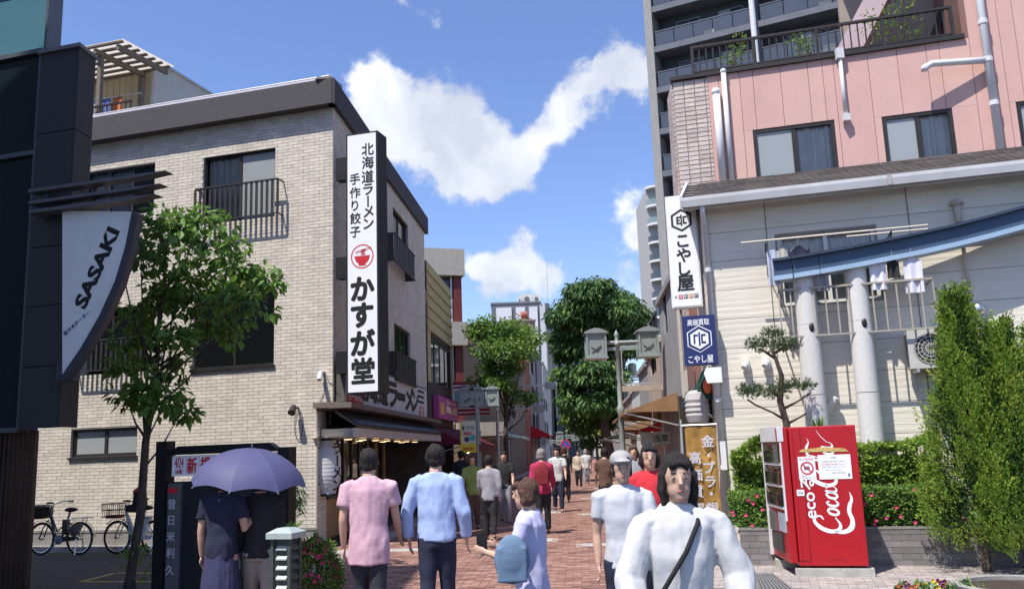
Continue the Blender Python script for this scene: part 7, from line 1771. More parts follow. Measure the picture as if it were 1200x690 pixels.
    # stickers
    def sticker(x0, y0, x1, y1): a, b = px(x0, y0), px(x1, y1); mb = MB(); mb.fbox(F, a[0], b[0], b[1], a[1], .0, .006); return mb.build('sticker', WHI, t), a[0], b[0], b[1], a[1]
    o, a, b, c, e_ = sticker(934.5, 535, 957, 561.5); mb = MB(); zc = (c+e_)/2; uc = (a+b)/2; disc(mb, F, uc, zc, .078, .009, 28, 0, .062)
    mb.prism(F, [(uc-.055, zc+.045), (uc-.045, zc+.055), (uc+.055, zc-.045), (uc+.045, zc-.055)][::-1], .006, .0095); put_text(mb, F, '空き缶回収', uc, e_-.03, 0, .009, fit=(.17, .028)); put_text(mb, F, '禁止', uc-.04, c+.045, 0, .009, fit=(.06, .022)); mb.build('red_print', REDI, o)
    mb = MB(); frect(mb, F, uc-.035, uc+.03, zc-.02, zc+.02, .0085); put_text(mb, F, 'ごみを捨てないで', uc, c+.02, 0, .009, fit=(.17, .018)); mb.build('grey_print', mat('print_grey', (.12, .13, .15), .6), o)
    o, a, b, c, e_ = sticker(957.8, 533, 999, 560.5); uc = (a+b)/2; H = e_-c; mb = MB()
    put_text(mb, F, 'お願い', uc, e_-H*.12, 0, .009, fit=(.08, .02))
    for k, q in enumerate((.27, .50, .62, .74)): put_text(mb, F, ['この自販機は環境に配慮した機械です', '皆様のご協力をお願いいたします', 'お問い合わせは下記まで', '管理者'][k], a+(b-a)*(.46 if k < 3 else .6), e_-H*q, 0, .009, fit=((b-a)*(.8, .7, .5, .4)[k], .014))
    frect(mb, F, b-.045, b-.025, c+.03, c+.065, .009); mb.build('grey_print', MATS['print_grey'], o)
    mb = MB(); put_text(mb, F, 'ごみは家庭に持ち帰りましょう', uc-.02, e_-H*.385, 0, .009, fit=((b-a)*.75, .022)); mb.build('red_print', REDI, o)
    o, a, b, c, e_ = sticker(933.5, 573.5, 943, 580.5); mb = MB(); put_text(mb, F, '東京都', (a+b)/2, (c+e_)/2, 0, .009, fit=((b-a)*.7, .03)); mb.build('grey_print', MATS['print_grey'], o)
    mb = MB(); a = px(972, 656); put_text(mb, F, 'FUJI ELECTRIC', px(981, 655.5)[0], a[1], 0, .003, fit=(.21, .022)); mb.build('maker_plate', mat('seam_dark_red', (.16, .004, .006)), t)
    # feet and blocks
    mb = MB()
    for p in (F.P(.1, 0, -.1), F.P(Wd-.1, 0, -.1), F.P(.12, 0)+dk*(L-.1), F.P(Wd-.1, 0)+dk*(L-.1)): mb.tube([(p.x, p.y, .1), (p.x, p.y, z0+.01)], .025, 8)
    mb.build('levelling_feet', DARKF, t)
    b1 = thing('concrete_block', 'long low concrete block under the front of the vending machine', 'block', F.P(Wd/2, .04)); mb = MB(); mb.fbox(F, .0-.06, Wd+.05, .04, .135, -.28, .06); mb.build('block', mat('block_concrete', (.42, .41, .37), .9, .2, 8, bump=.3, bscale=60, dirt=.4), b1); mb = MB(); mb.fbox(F, .02, Wd-.02, .136, .14, -.2, -.05); mb.build('shim', IRON, b1)
    mb = MB(); F2 = Frame(F.P(-.03, 0)+dk*(L-.25), D2); mb.fbox(F2, -.1, .3, .04, .145, -.25, .05); tag(mb.build('concrete_block', MATS['block_concrete']), 'short concrete block under the far corner of the vending machine', 'block')
vending()
# drain grating beside it
def grating():
    F = FPL; u0 = F.px(886, 670)[0]; t = thing('drain_grating', 'striped steel drain grating in the paving left of the vending machine', 'grating', F.P(u0, .04, .6))
    a, b, c, d = ground(884, 672, .05), ground(906, 672, .05), ground(938, 692, .05), ground(888, 692, .05); c = ground(940, 697, .05); d = ground(890, 697, .05)
    n = 9; mb = MB(); mb.quad(d-Vector((0,0,.002)), c-Vector((0,0,.002)), b-Vector((0,0,.002)), a-Vector((0,0,.002))); mb.build('tray', IRON, t)
    for i in range(n):
        p, q = a.lerp(b, (i+.15)/n), a.lerp(b, (i+.75)/n); r_, s = d.lerp(c, (i+.75)/n), d.lerp(c, (i+.15)/n); up = Vector((0, 0, .012)); mb = MB(); mb.box8([s, r_, q, p, s+up, r_+up, q+up, p+up]); mb.build('slat', mat('galvanised', (.33, .34, .34), .45, .15, metal=.6), t)
grating()
# round planter rim with soil, pansies
def bottom_right():
    c = ground(1196, 694, .03); t = thing('round_planter', 'low round grey stone planter rim around the conifers at the lower right', 'planter', (c.x, c.y, .03))
    mb = MB(); mb.lathe((c.x, c.y, .03), [(.62, 0), (.64, .09), (.58, .10), (.54, .09), (.54, .04)], 40); mb.build('rim', mat('weathered_stone_rim', (.27, .27, .25), .85, .2, 8, bump=.3, dirt=.3), t); mb = MB(); mb.lathe((c.x, c.y, .03), [(.001, .07), (.55, .05)], 30); mb.build('soil', HN, t)
    g = ground(1097, 692, .03); t = thing('pansy_bed', 'little bed of maroon and yellow pansies at the bottom edge of the photo', 'flower bed', g); mb = MB()
    for k in range(46): leaf_blob(mb, g+Vector((rng.uniform(-.42, .4), rng.uniform(-.3, .06), rng.uniform(.0, .06))), (.05, .05, .03), 10, .07, .035, mats=2)
    mb.build('leaves', [LEAFM, mat('grey_green_leaf', (.16, .24, .13), .6)], t)
    cols = [mat('petal_maroon', (.18, .01, .03), .6), mat('petal_yellow', (.75, .52, .03), .6), mat('petal_orange', (.5, .14, .03), .6), mat('petal_violet', (.15, .03, .12), .6)]
    for k in range(34):
        c = g+Vector((rng.uniform(-.42, .3), rng.uniform(-.22, .05), rng.uniform(.05, .11))); mb = MB(); 
        for j in range(5): a = j*1.2566+rng.random()*.4; leaf(mb, c, Vector((math.cos(a), -.3, math.sin(a))), Vector((0, -1, .3)), .03, .03)
        mb.build('flower', cols[rng.randrange(4)], t)
bottom_right()

# ================================================================ left foreground: notice frame, box, bush, plants
def notice_frame():
    BL = mat('black_steel_frame', (.012, .012, .013), .4, .2, metal=.3)
    a = col_at(194, 10.3); F = Frame((a.x, a.y), D2); P = F.px; t = thing('notice_board_frame', 'black steel notice board frame with white and red date banner beside the umbrella', 'notice board', F.P(0, 0))
    u1 = P(336, 560)[0]; zt = P(194, 517)[1]; pz = P(250, 531)[1]
    for u in (0, u1): mb = MB(); mb.fbox(F, u-.07, u+.07, 0, zt if u == 0 else zt-.12, -.08, .08); mb.build('post', BL, t)
    mb = MB(); za, zb = P(250, 531)[1], P(250, 521)[1]; u_ = .075; mb.prism(F, [(u_, za), (u1-.08, za), (u1-.08, za+.02), (u1-.2, zb), (.2, zb), (u_, za+.03)], -.05, .05); mb.build('top_rail', BL, t)
    zc, zd = P(230, 557)[1], P(230, 533)[1]; mb = MB(); mb.fbox(F, P(203, 545)[0], u1-.1, zc, zd, -.02, .02); mb.build('white_banner', WHI, t)
    z = (zc+zd)/2; H = zd-zc; mb = MB(); x = lambda q: P(q, 545)[0]
    put_text(mb, F, '4/24', x(211.5), z+H*.16, 0, .024, bold=.008, fit=(.115, H*.5)); put_text(mb, F, '（木曜）', x(211.5), z-H*.28, 0, .024, bold=.006, fit=(.10, H*.25))
    for ch, q in (('新', 226.5), ('規', 242)): put_text(mb, F, ch, x(q), z, 0, .024, bold=.03, fit=(.125, H*.78))
    for k, ch in enumerate('開店'): put_text(mb, F, ch, x(258+15.5*k), z, 0, .024, bold=.03, fit=(.125, H*.78))
    mb.build('red_lettering', REDI, t)
    mb = MB(); 
    for q in (219.5, 234.5, 250.5): frect(mb, F, x(q)-.004, x(q)+.004, zc+.01, zd-.01, .023)
    mb.build('panel_joint', mat('joint_grey', (.4, .4, .4), .6), t)
    mb = MB(); mb.fbox(F, .075, u1-.08, .12, zc-.06, -.04, -.01); mb.build('back_panel', mat('notice_black', (.015, .015, .017), .5), t)
    mb = MB(); mb.fbox(F, x(197.5), x(215), .2, P(205, 566)[1], -.008, .03); mb.build('stone_column', mat('grey_nameboard', (.10, .10, .10), .5, .2), t)
    mb = MB(); frect(mb, F, x(199.5), x(211), P(205, 577)[1], P(205, 571)[1], .034); mb.build('red_mark', REDI, t)
    mb = MB()
    for ch, y in (('昔', 590), ('日', 609), ('米', 628), ('利', 647), ('久', 667)): put_text(mb, F, ch, x(205), P(205, y)[1], .12, .034, bold=.015)
    mb.build('lettering', mat('silver_print', (.55, .55, .58)), t)
notice_frame()
def utility_box():
    GG = mat('grey_green_box', (.06, .08, .07), .5, .12, metal=.2, dirt=.2); a = col_at(334, 8.1); F = Frame((a.x, a.y), D2); P = F.px; zt = P(334, 631)[1]
    w_ = .2; u0, u1 = P(340, 650)[0]-w_, P(340, 650)[0]; t = thing('louvred_box', 'grey green louvred metal bin with pale lid beside the azalea bush', 'bin', F.P((u0+u1)/2, 0))
    mb = MB(); 
    for u in (u0, u1-.03): 
        for d in (0, -w_+.03): mb.fbox(F, u, u+.03, .02, zt, d-.03, d)
    mb.fbox(F, u0+.035, u1-.035, .02, zt-.01, -w_+.04, -.04); mb.build('body', GG, t)
    for k in range(11):
        z = zt-.10-k*.085; 
        mb = MB(); mb.box8([F.P(u0+.05, z, -.01), F.P(u1-.045, z, -.01), F.P(u1-.045, z+.01, -.038), F.P(u0+.05, z+.01, -.038), F.P(u0+.05, z+.012, -.01), F.P(u1-.045, z+.012, -.01), F.P(u1-.045, z+.035, -.038), F.P(u0+.05, z+.035, -.038)]); mb.build('louvre', mat('louvre_pale', (.42, .44, .42), .5), t)
        S = Frame(F.P(u1, 0, 0), -F.n); mb = MB(); mb.box8([S.P(.04, z, .0), S.P(w_-.04, z, .0), S.P(w_-.04, z+.02, -.035), S.P(.04, z+.02, -.035), S.P(.04, z+.015, .0), S.P(w_-.04, z+.015, .0), S.P(w_-.04, z+.07, -.035), S.P(.04, z+.07, -.035)]); mb.build('louvre', GG, t)
    mb = MB(); mb.fbox(F, u0-.03, u1+.03, zt, zt+.05, -w_-.03, .03); mb.box8([F.P(u0-.03, zt+.05, .03), F.P(u1+.03, zt+.05, .03), F.P(u1+.03, zt+.05, -w_-.03), F.P(u0-.03, zt+.05, -w_-.03), F.P(u0+.04, zt+.09, -.04), F.P(u1-.04, zt+.09, -.04), F.P(u1-.04, zt+.09, -w_+.04), F.P(u0+.04, zt+.09, -w_+.04)]); mb.build('lid', mat('pale_green_lid', (.36, .42, .40), .5, dirt=.15), t)
utility_box()
def azalea_bush():
    b = col_at(366, 9.3); zt = at(366, 629, 9.3).z; t = thing('azalea_bush', 'rounded azalea bush dotted with pink flowers right of the louvred bin', 'bush', b); mb = MB(); m2 = MB()
    for k in range(9): a = k*.7; m2.tube([b, b+Vector((math.cos(a)*.12, math.sin(a)*.12, zt*.4)), b+Vector((math.cos(a)*.2, math.sin(a)*.25, zt*.82))], [.018, .012, .005], 5)
    m2.build('stems', BARK, t)
    for i in range(6200):
        v = rv(); k = .72+.28*rng.random(); nz_ = 1+.18*mnoise.noise(v*3.1); c = Vector((b.x+v.x*.29*k*nz_, b.y+v.y*.32*k*nz_, zt*.50+v.z*zt*.49*k*nz_))
        if abs(v.z) < .75: c.x = b.x+(c.x-b.x)*1.1
        leaf(mb, c, v+rv(.8)+Vector((0, 0, .3)), v+Vector((0, 0, .6))+rv(.4), rng.uniform(.03, .055), .022, rng.randrange(3))
    mb.build('foliage', [LEAFM, LEAFD, LEAFY], t)
    for k in range(46):
        v = rv(); 
        if v.y > .3: v.y = -v.y
        c = Vector((b.x+v.x*.295, b.y+v.y*.32, zt*.5+abs(v.z)*zt*.5*(1 if rng.random() < .75 else -.7))); mb = MB()
        for j in range(5): a = j*1.2566+rng.random(); leaf(mb, c+v*.015, Vector((math.cos(a), -.4, math.sin(a))), v, .026, .022)
        mb.build('flower', mat('pink_petal', (.62, .05, .16)), t)
azalea_bush()
def potted_plant():
    Y = 11.6; b = col_at(335, Y); t = thing('tall_potted_plant', 'tall potted plant with drooping leaves against the brick wall behind the umbrella', 'plant', b)
    mb = MB(); mb.lathe(b, [(.001, 0), (.14, 0), (.2, .34), (.22, .36), (.2, .38), (.001, .34)], 18); mb.build('pot', mat('dark_pot', (.06, .05, .05), .6), t)
    zt = at(335, 572, Y).z; mb = MB()
    for k in range(4): e = b+Vector((.06*math.sin(k*2), .06*math.cos(k*2), zt)); mb.tube([b+Vector((0, 0, .3)), b.lerp(e, .6)+Vector((.03, 0, 0)), e], [.016, .012, .006], 5)
    mb.build('stems', BARK, t); mb = MB()
    for k in range(330):
        a = rng.random()*6.283; q = rng.random(); z = zt*(.82+.22*rng.random()) if q < .6 else zt*rng.uniform(.3, .75); r = rng.uniform(.04, .24)*(1 if q < .6 else .7); c = b+Vector((math.cos(a)*r, math.sin(a)*r, z)); leaf(mb, c, Vector((math.cos(a), math.sin(a), -1.3 if q < .6 else .5)), Vector((math.cos(a), math.sin(a), .8)), rng.uniform(.12, .2), .04, rng.randrange(2))
    mb.build('foliage', [LEAFM, LEAFY], t)
    b = col_at(333, 9.6); t = thing('leafy_ground_plant', 'broad leaved green plant behind the louvred bin', 'plant', b); mb = MB(); zt = at(333, 612, 9.6).z
    for k in range(160): a = rng.random()*6.283; r = rng.uniform(.02, .2); leaf(mb, b+Vector((math.cos(a)*r, math.sin(a)*r, zt*rng.uniform(.2, .95))), Vector((math.cos(a), math.sin(a), .7)), Vector((0, 0, 1)), rng.uniform(.09, .16), .06, rng.randrange(2))
    mb.build('foliage', [LEAFM, LEAFY], t); mb = MB(); mb.tube([b, b+Vector((0, 0, zt*.8))], .015, 5); mb.build('stem', BARK, t)
potted_plant()

# ================================================================ bicycles
def bicycle(xc, Y, lenpx, label, frame_c, basket_m, kind):
    "front wheel to the left, along the kerb"
    b = col_at(xc, Y); F = Frame((b.x, b.y), D2); r = .31; wb = lenpx/FPX*Y/2
    t = thing('bicycle', label, 'bicycle', F.P(0, 0)); FM = frame_c; TY = mat('tyre_rubber', (.02, .02, .02), .8); CH = mat('chrome', (.6, .6, .6), .25, .05, metal=.9)
    def ring(mb, u, R_, q, n=30): mb.tube([F.P(u+R_*math.cos(a), r+R_*math.sin(a)) for a in [k/n*2*math.pi for k in range(n+1)]], q, 6, cap=False)
    for u in (-wb, wb):
        w_ = MB(); w_.tube([F.P(u, r, -.05), F.P(u, r, .05)], .03, 8); wh = w_.build('wheel', CH, t)
        mb = MB(); ring(mb, u, r-.018, .018); mb.build('tyre', TY, wh); mb = MB(); ring(mb, u, r-.045, .011); mb.build('rim', CH, wh)
        mb = MB()
        for k in range(14): a = k/14*6.283; mb.tube([F.P(u, r, .02*(-1)**k), F.P(u+(r-.045)*math.cos(a), r+(r-.045)*math.sin(a))], .0022, 3)
        mb.build('spokes', CH, wh)
    mb = MB(); hd = (-wb+.17, .86); bb_ = (.02, .29); st = (.16, .62)
    tb = lambda pts, q, d=0: mb.tube([F.P(u, z, d) for u, z in pts], q, 8)
    tb([hd, (-wb+.21, .68), (-.12, .36), bb_], .024); tb([(hd[0]+.02, .76), (-.08, .44), st], .018) if kind == 0 else tb([(hd[0]+.03, .72), (-.05, .4), (.05, .34)], .035); tb([bb_, (.20, .8)], .02)
    for d in (-.055, .055): tb([bb_, (wb, r)], .012, d); tb([(.16, .6), (wb, r)], .01, d); tb([(-wb+.2, .66), (-wb+.07, .5), (-wb, r)], .013, d)
    tb([hd, (-wb+.2, .66)], .02); mb.build('frame', FM, t, smooth=True)
    mb = MB(); mb.tube([F.P(hd[0]+.28, .99, -.25), F.P(hd[0]+.1, .99, -.2), F.P(hd[0]-.02, .92, 0), F.P(hd[0]+.1, .99, .2), F.P(hd[0]+.28, .99, .25)], .013, 7); mb.tube([F.P(*hd), F.P(hd[0]-.02, .93)], .015, 7); mb.build('handlebar', CH, t, smooth=True)
    for d in (-.25, .25): mb = MB(); mb.tube([F.P(hd[0]+.18, .985, d), F.P(hd[0]+.3, .985, d)], .018, 7); mb.build('grip', TY, t)
    mb = MB(); mb.ell(F.P(.22, .84), (.14, .08, .045), 14, 8, rot=Matrix.Rotation(math.atan2(D2.y, D2.x), 3, 'Z')); mb.build('saddle', TY, t, smooth=True)
    mb = MB()
    for u, a0, a1 in ((-wb, .3, 2.4), (wb, .1, 2.7)): 
        pts = [(u+(r+.03)*math.cos(a0+(a1-a0)*k/12), r+(r+.03)*math.sin(a0+(a1-a0)*k/12)) for k in range(13)]
        for i in range(12): (x0, z0), (x1, z1) = pts[i], pts[i+1]; mb.quad(F.P(x0, z0, -.03), F.P(x0, z0, .03), F.P(x1, z1, .03), F.P(x1, z1, -.03))
    mb.build('mudguards', FM if kind else CH, t)
    # basket of wires
    bx0, bx1, bz0, bz1 = hd[0]-.42, hd[0]-.06, .69, .93; mb = MB()
    for k in range(9):
        u = bx0+(bx1-bx0)*k/8
        for d in (-.16, .16): mb.tube([F.P(u+(.02 if k < 4 else -.02), bz0, d*.85), F.P(u, bz1, d)], .005, 4)
    for z in (bz0, (bz0+bz1)/2, bz1): mb.tube([F.P(bx0, z, -.16), F.P(bx1, z, -.16), F.P(bx1, z, .16), F.P(bx0, z, .16), F.P(bx0, z, -.16)], .007, 4)
    for k in range(7): d = -.14+.28*k/6; mb.tube([F.P(bx0, bz1, d), F.P(bx0+.02, bz0, d), F.P(bx1, bz0, d), F.P(bx1, bz1, d)], .005, 4)
    if kind == 0: mb.fbox(F, bx0+.01, bx1-.01, bz0+.02, bz1-.02, -.14, .13)
    mb.build('basket', basket_m, t)
    mb = MB(); mb.tube([F.P(bb_[0], bb_[1], .05), F.P(bb_[0], bb_[1], .075)], .09, 18); mb.tube([F.P(bb_[0], bb_[1], .08), F.P(bb_[0]-.1, bb_[1]-.13, .09), F.P(bb_[0]-.1, bb_[1]-.13, .17)], .012, 6); mb.tube([F.P(bb_[0], bb_[1], -.08), F.P(bb_[0]+.1, bb_[1]+.13, -.09), F.P(bb_[0]+.1, bb_[1]+.13, -.17)], .012, 6); mb.build('crank', mat('motor_grey', (.2, .24, .3), .4, metal=.4), t)
    mb = MB(); mb.prism(F, [(bb_[0]-.03, .24), (wb, .28), (wb, .34), (bb_[0]-.03, .36)], .055, .07); mb.build('chain_case', DARKF if kind == 0 else FM, t)
    mb = MB(); mb.tube([F.P(wb, r, -.08), F.P(wb-.02, .01, -.14)], .012, 6); mb.tube([F.P(wb, r, .08), F.P(wb+.03, .02, .13)], .01, 6); mb.build('stand', CH, t)
    mb = MB(); mb.tube([F.P(.2, .66, -.05), F.P(wb+.25, .7, -.06), F.P(wb+.25, .7, .06), F.P(.2, .66, .05)], .01, 6)
    for k in range(4): mb.tube([F.P(.3+k*.13, .68, -.055), F.P(.3+k*.13, .68, .055)], .006, 4)
    for d in (-.05, .05): mb.tube([F.P(wb, r, d), F.P(wb+.12, .69, d)], .007, 4)
    mb.build('rear_rack', CH, t)
    mb = MB(); mb.fbox(F, .07, .16, .38, .66, -.05, .05) if kind == 0 else mb.prism(F, [(.10, .36), (.22, .34), (.32, .66), (.2, .7)], -.05, .05); mb.build('battery', DARKF if kind == 0 else FM, t)
    if kind == 0:
        mb = MB(); pts = [(wb+(r-.02)*math.cos(a), r+(r-.02)*math.sin(a)) for a in (1.1, 1.5, 1.9, 2.3, 2.7)]+[(wb-.1, r+.02), (wb+.02, r+.08)]; mb.prism(F, pts, .045, .05); mb.build('skirt_guard', mat('taupe_plastic', (.20, .14, .12), .6), t)
    else:
        mb = MB(); mb.prism(F, [(-.16, .78), (.1, .76), (.14, .86), (.10, 1.12), (.02, 1.16), (0, .92), (-.14, .9)], -.13, .13); mb.build('child_seat', mat('seat_black', (.025, .02, .022), .7), t)
        mb = MB(); mb.ell(F.P(.05, 1.13), (.12, .14, .09), 14, 8); mb.fbox(F, bx0+.05, bx1-.05, bz0-.03, bz0+.03, -.1, .1); mb.build('red_cushion', mat('dark_red_fabric', (.30, .015, .02), .8), t)
bicycle(76, 17.3, 53, 'silver-framed bicycle with black front basket parked on the left by the brick wall', mat('bike_dark_silver', (.10, .11, .13), .35, .1, metal=.6), mat('black_basket', (.02, .018, .02), .7), 0)
bicycle(163, 17.0, 51, 'white bicycle with wire basket and red-topped child seat parked behind the young tree', mat('bike_white', (.7, .7, .7), .35), DARKF, 1)

# ================================================================ people
def remesh(mb, name, m, parent, vox, it=3, label=None, fold=0, fs=(9, 9, 4)):
    me = bpy.data.meshes.new('t'); me.from_pydata(mb.v, [], mb.f); o = bpy.data.objects.new('t', me); COL.objects.link(o)
    r = o.modifiers.new('r', 'REMESH'); r.mode = 'VOXEL'; r.voxel_size = vox; s = o.modifiers.new('s', 'SMOOTH'); s.factor = .5; s.iterations = it
    dg = bpy.context.evaluated_depsgraph_get(); ev = o.evaluated_get(dg); nm = bpy.data.meshes.new_from_object(ev); bpy.data.objects.remove(o); bpy.data.meshes.remove(me)
    if fold:
        co = [v.co.copy() for v in nm.vertices]; no = [v.normal.copy() for v in nm.vertices]
        for v, c, n in zip(nm.vertices, co, no):
            q = Vector((c.x*fs[0], c.y*fs[1], c.z*fs[2])); k = mnoise.noise(q)+.55*mnoise.noise(q*2.3+Vector((7, 3, 1))); v.co = c+n*max(k, -.25)*fold
    off = Vector(parent['_loc']); nm.transform(Matrix.Translation(-off)); nm.name = name; nm.materials.clear(); nm.materials.append(m); nm.polygons.foreach_set('use_smooth', [True]*len(nm.polygons))
    q = bpy.data.objects.new(name, nm); COL.objects.link(q); q.parent = parent; q['_loc'] = tuple(off)
    if label: q['label'] = label
    return q
SKIN = mat('skin', (.52, .32, .23), .55, .06, 12, transl=.0)
def cloth(name, c, v=.12): return mat('cloth_'+name, c, .9, v, 6, bump=.25, bscale=14)
HAIR = {'black': mat('hair_black', (.018, .014, .013), .75, .5, 30, bump=.8, bscale=45, stretch=(3, 3, .5)), 'brown': mat('hair_brown', (.09, .045, .03), .75, .5, 30, bump=.8, bscale=45, stretch=(3, 3, .5)), 'tan': mat('hair_tan', (.20, .12, .07), .75, .5, 30, bump=.8, bscale=45, stretch=(3, 3, .5)), 'grey': mat('hair_grey', (.30, .28, .27), .75, .5, 30, bump=.8, bscale=45, stretch=(3, 3, .5))}
def person(px, Y, hd, H, label, top, bottom, hair='black', hairlen=0, step=.0, armL=None, armR=None, skirt=False, vox=.011, cap=None, sleeves='long', bulk=1.0, tz=.0, head_turn=0, group=None, face=False, hem=.47, shoes='black', lean=0, mask=None):
    """hd: heading in degrees clockwise from +Y (0 = walking away); arms: (elbow dir, hand dir) in (right,forward,up)"""
    b = col_at(px, Y); a = R(hd); f = Vector((math.sin(a), math.cos(a), 0)); r = Vector((f.y, -f.x, 0)); Z = Vector((0, 0, 1))
    t = thing('person', label, 'person', b, group)
    W = lambda x, y, z: b + r*x*H + f*(y+lean*max(0, z-.5))*H + Z*z*H
    body = MB(); topm = MB(); bot = MB(); hm = MB(); B = bulk
    ht = a+R(head_turn); hf = Vector((math.sin(ht), math.cos(ht), 0)); hr = Vector((hf.y, -hf.x, 0)); hc = W(0, .012, .927)
    RM_ = Matrix((tuple(hr), tuple(hf), (0, 0, 1))).transposed()
    Hh = lambda x, y, z: hc + hr*x*H + hf*y*H + Z*z*H
    body.ell(hc+Z*.012*H, (.044*H, .054*H, .058*H), 18, 12, rot=RM_); body.ell(Hh(0, .012, -.028), (.036*H, .040*H, .040*H), 16, 10, rot=RM_)
    body.ell(Hh(0, .034, -.052), (.018*H, .015*H, .014*H), 10, 7, rot=RM_); body.tube([Hh(0, .052, .012), Hh(0, .064, -.012), Hh(0, .052, -.018)], [.005*H, .0085*H, .006*H], 8)
    for s in (-1, 1): body.ell(Hh(s*.045, -.002, -.004), (.006*H, .011*H, .018*H), 8, 7, rot=RM_)
    body.tube([W(0, -.006, .80), W(0, -.004, .85), hc-Z*.03*H], [.050*H, .036*H, .033*H], 12)
    # torso under clothes
    rd = tuple(r)
    body.loft([(W(0, 0, .50), .085*H, .055*H, r), (W(0, 0, .62), .070*H, .05*H, r), (W(0, 0, .74), .085*H, .055*H, r), (W(0, 0, .81), .075*H, .045*H, r), (W(0, 0, .835), .03*H, .03*H, r)], 18)
    topm.loft([(W(0, 0, hem), .100*H*B, .072*H*B, r), (W(0, 0, .52), .100*H*B, .072*H*B, r), (W(0, 0, .60), .090*H*B, .066*H*B, r), (W(0, .004, .70), .098*H*B, .070*H*B, r), (W(0, 0, .785), .108*H*B, .062*H*B, r), (W(0, 0, .822), .096*H*B, .050*H*B, r), (W(0, -.004, .846), .060*H, .043*H, r), (W(0, -.006, .856), .044*H, .038*H, r)], 22)
    sh = .105*B
    def arm(s, spec):
        (ed, hd_) = spec; S0 = W(s*sh, 0, .802); E_ = S0+(r*ed[0]*s+f*ed[1]+Z*ed[2]).normalized()*.175*H; Hn = E_+(r*hd_[0]*s+f*hd_[1]+Z*hd_[2]).normalized()*.145*H
        body.tube([S0, S0.lerp(E_, .5), E_, E_.lerp(Hn, .35), Hn], [.030*H, .027*H, .022*H, .022*H, .0145*H], 12)
        if sleeves == 'long': topm.tube([W(s*sh*.7, 0, .808), S0, S0.lerp(E_, .5), E_, E_.lerp(Hn, .9)], [.038*H, .039*H*B, .037*H*B, .034*H*B, .027*H*B], 14)
        elif sleeves == 'wide': topm.tube([W(s*sh*.7, 0, .808), S0, S0.lerp(E_, .6), E_, E_.lerp(Hn, .75)], [.038*H, .038*H*B, .044*H*B, .047*H*B, .042*H*B], 14)
        else: topm.tube([W(s*sh*.7, 0, .808), S0, S0.lerp(E_, .6)], [.036*H, .037*H*B, .038*H*B], 14)
        # hand with five fingers
        hdv = (Hn-E_).normalized(); side = hdv.cross(Vector((r.x, r.y, .15))*s).normalized(); pal = hdv.cross(side).normalized()
        body.ell(Hn+hdv*.024*H, (.020*H, .010*H, .026*H), 12, 8, rot=Matrix((tuple(side), tuple(pal), tuple(hdv))).transposed())
        if vox < .015:
            for k, (o, L_) in enumerate(((-.0145, .034), (-.005, .042), (.005, .039), (.0145, .030))):
                p = Hn+hdv*.044*H+side*o*H; q = p+hdv*L_*.55*H-pal*.004*H*s; e = q+(hdv*.7-pal*.6*s).normalized()*L_*.5*H; body.tube([p-hdv*.008*H, p, q, e], [.0056*H, .0054*H, .005*H, .0042*H], 8)
            p = Hn+hdv*.015*H-side*.016*H; body.tube([p, p-side*.014*H+hdv*.014*H, p-side*.016*H+hdv*.034*H], [.007*H, .0062*H, .005*H], 8)
        return Hn+hdv*.04*H
    rest = ((.14, .02, -1), (.05, .22, -1)); hL = arm(-1, armL or rest); hR = arm(1, armR or rest)
    legs = []
    for s, ph in ((-1, 1), (1, -1)):
        st = step*ph; hip = W(s*.048, 0, .50); kn = W(s*.050, st*.55+.012, .285+abs(st)*.02); an = W(s*.050, st-(.0 if st > 0 else .05*min(1, abs(st)*8)), .045+(.03 if st < 0 else 0)); legs.append((hip, kn, an))
        body.tube([hip, hip.lerp(kn, .5), kn, kn.lerp(an, .35), an], [.052*H, .044*H, .031*H, .032*H, .020*H], 12)
        toe = an+f*.085*H-Z*(.028*H if st >= 0 else .045*H); body.tube([an-f*.015*H-Z*.02*H, an+f*.03*H-Z*.02*H, toe], [.022*H, .022*H, .014*H], 10)
        if not skirt:
            e = an+Z*.01*H if bottom[2] == 'long' else kn+Z*.02*H
            P_ = [hip+Z*.01*H, hip.lerp(kn, .5), kn]+([kn.lerp(e, .5), e] if bottom[2] == 'long' else []); bot.tube(P_, [.060*H, .053*H, .043*H, .039*H, .034*H][:len(P_)], 14)
    if skirt: bot.loft([(W(0, 0, .18), .125*H, .105*H, r), (W(0, 0, .35), .112*H, .092*H, r), (W(0, 0, .50), .094*H, .070*H, r), (W(0, 0, .585), .076*H, .058*H, r)], 24)
    else: bot.loft([(W(0, 0, .455), .085*H, .066*H, r), (W(0, 0, .52), .094*H, .068*H, r), (W(0, 0, .585), .080*H, .060*H, r)], 20)
    remesh(body, 'body', SKIN, t, vox, 2); remesh(topm, 'top', top, t, vox*1.1, 3, fold=.016); remesh(bot, 'skirt' if skirt else 'trousers', bottom[0], t, vox*1.1, 3, fold=.009, fs=(7, 7, 5) if not skirt else (16, 16, 2))
    for (hip, kn, an) in legs:
        sm = MB(); sm.tube([an-f*.02*H-Z*.025*H, an+f*.03*H-Z*.025*H, an+f*.085*H-Z*.03*H], [.026*H, .026*H, .019*H], 10); sm.ell(an+f*.03*H-Z*.022*H, (.026*H, .026*H, .024*H), 10, 8); remesh(sm, 'shoe', cloth('shoe_'+shoes, {'black': (.02, .02, .02), 'white': (.6, .6, .6)}[shoes]), t, vox*1.2, 2)
    # hair: cap over skull, leaving the face, with length behind
    hm.ell(Hh(0, -.012, .026), (.051*H, .056*H, .056*H), 18, 12, rot=RM_); 
    for s in (-1, 1): hm.ell(Hh(s*.034, -.012, .002), (.018*H, .036*H, .04*H), 12, 8, rot=RM_)
    hm.tube([Hh(-.03, .040, .045), Hh(0, .046, .050), Hh(.03, .040, .045)], .013*H, 10)
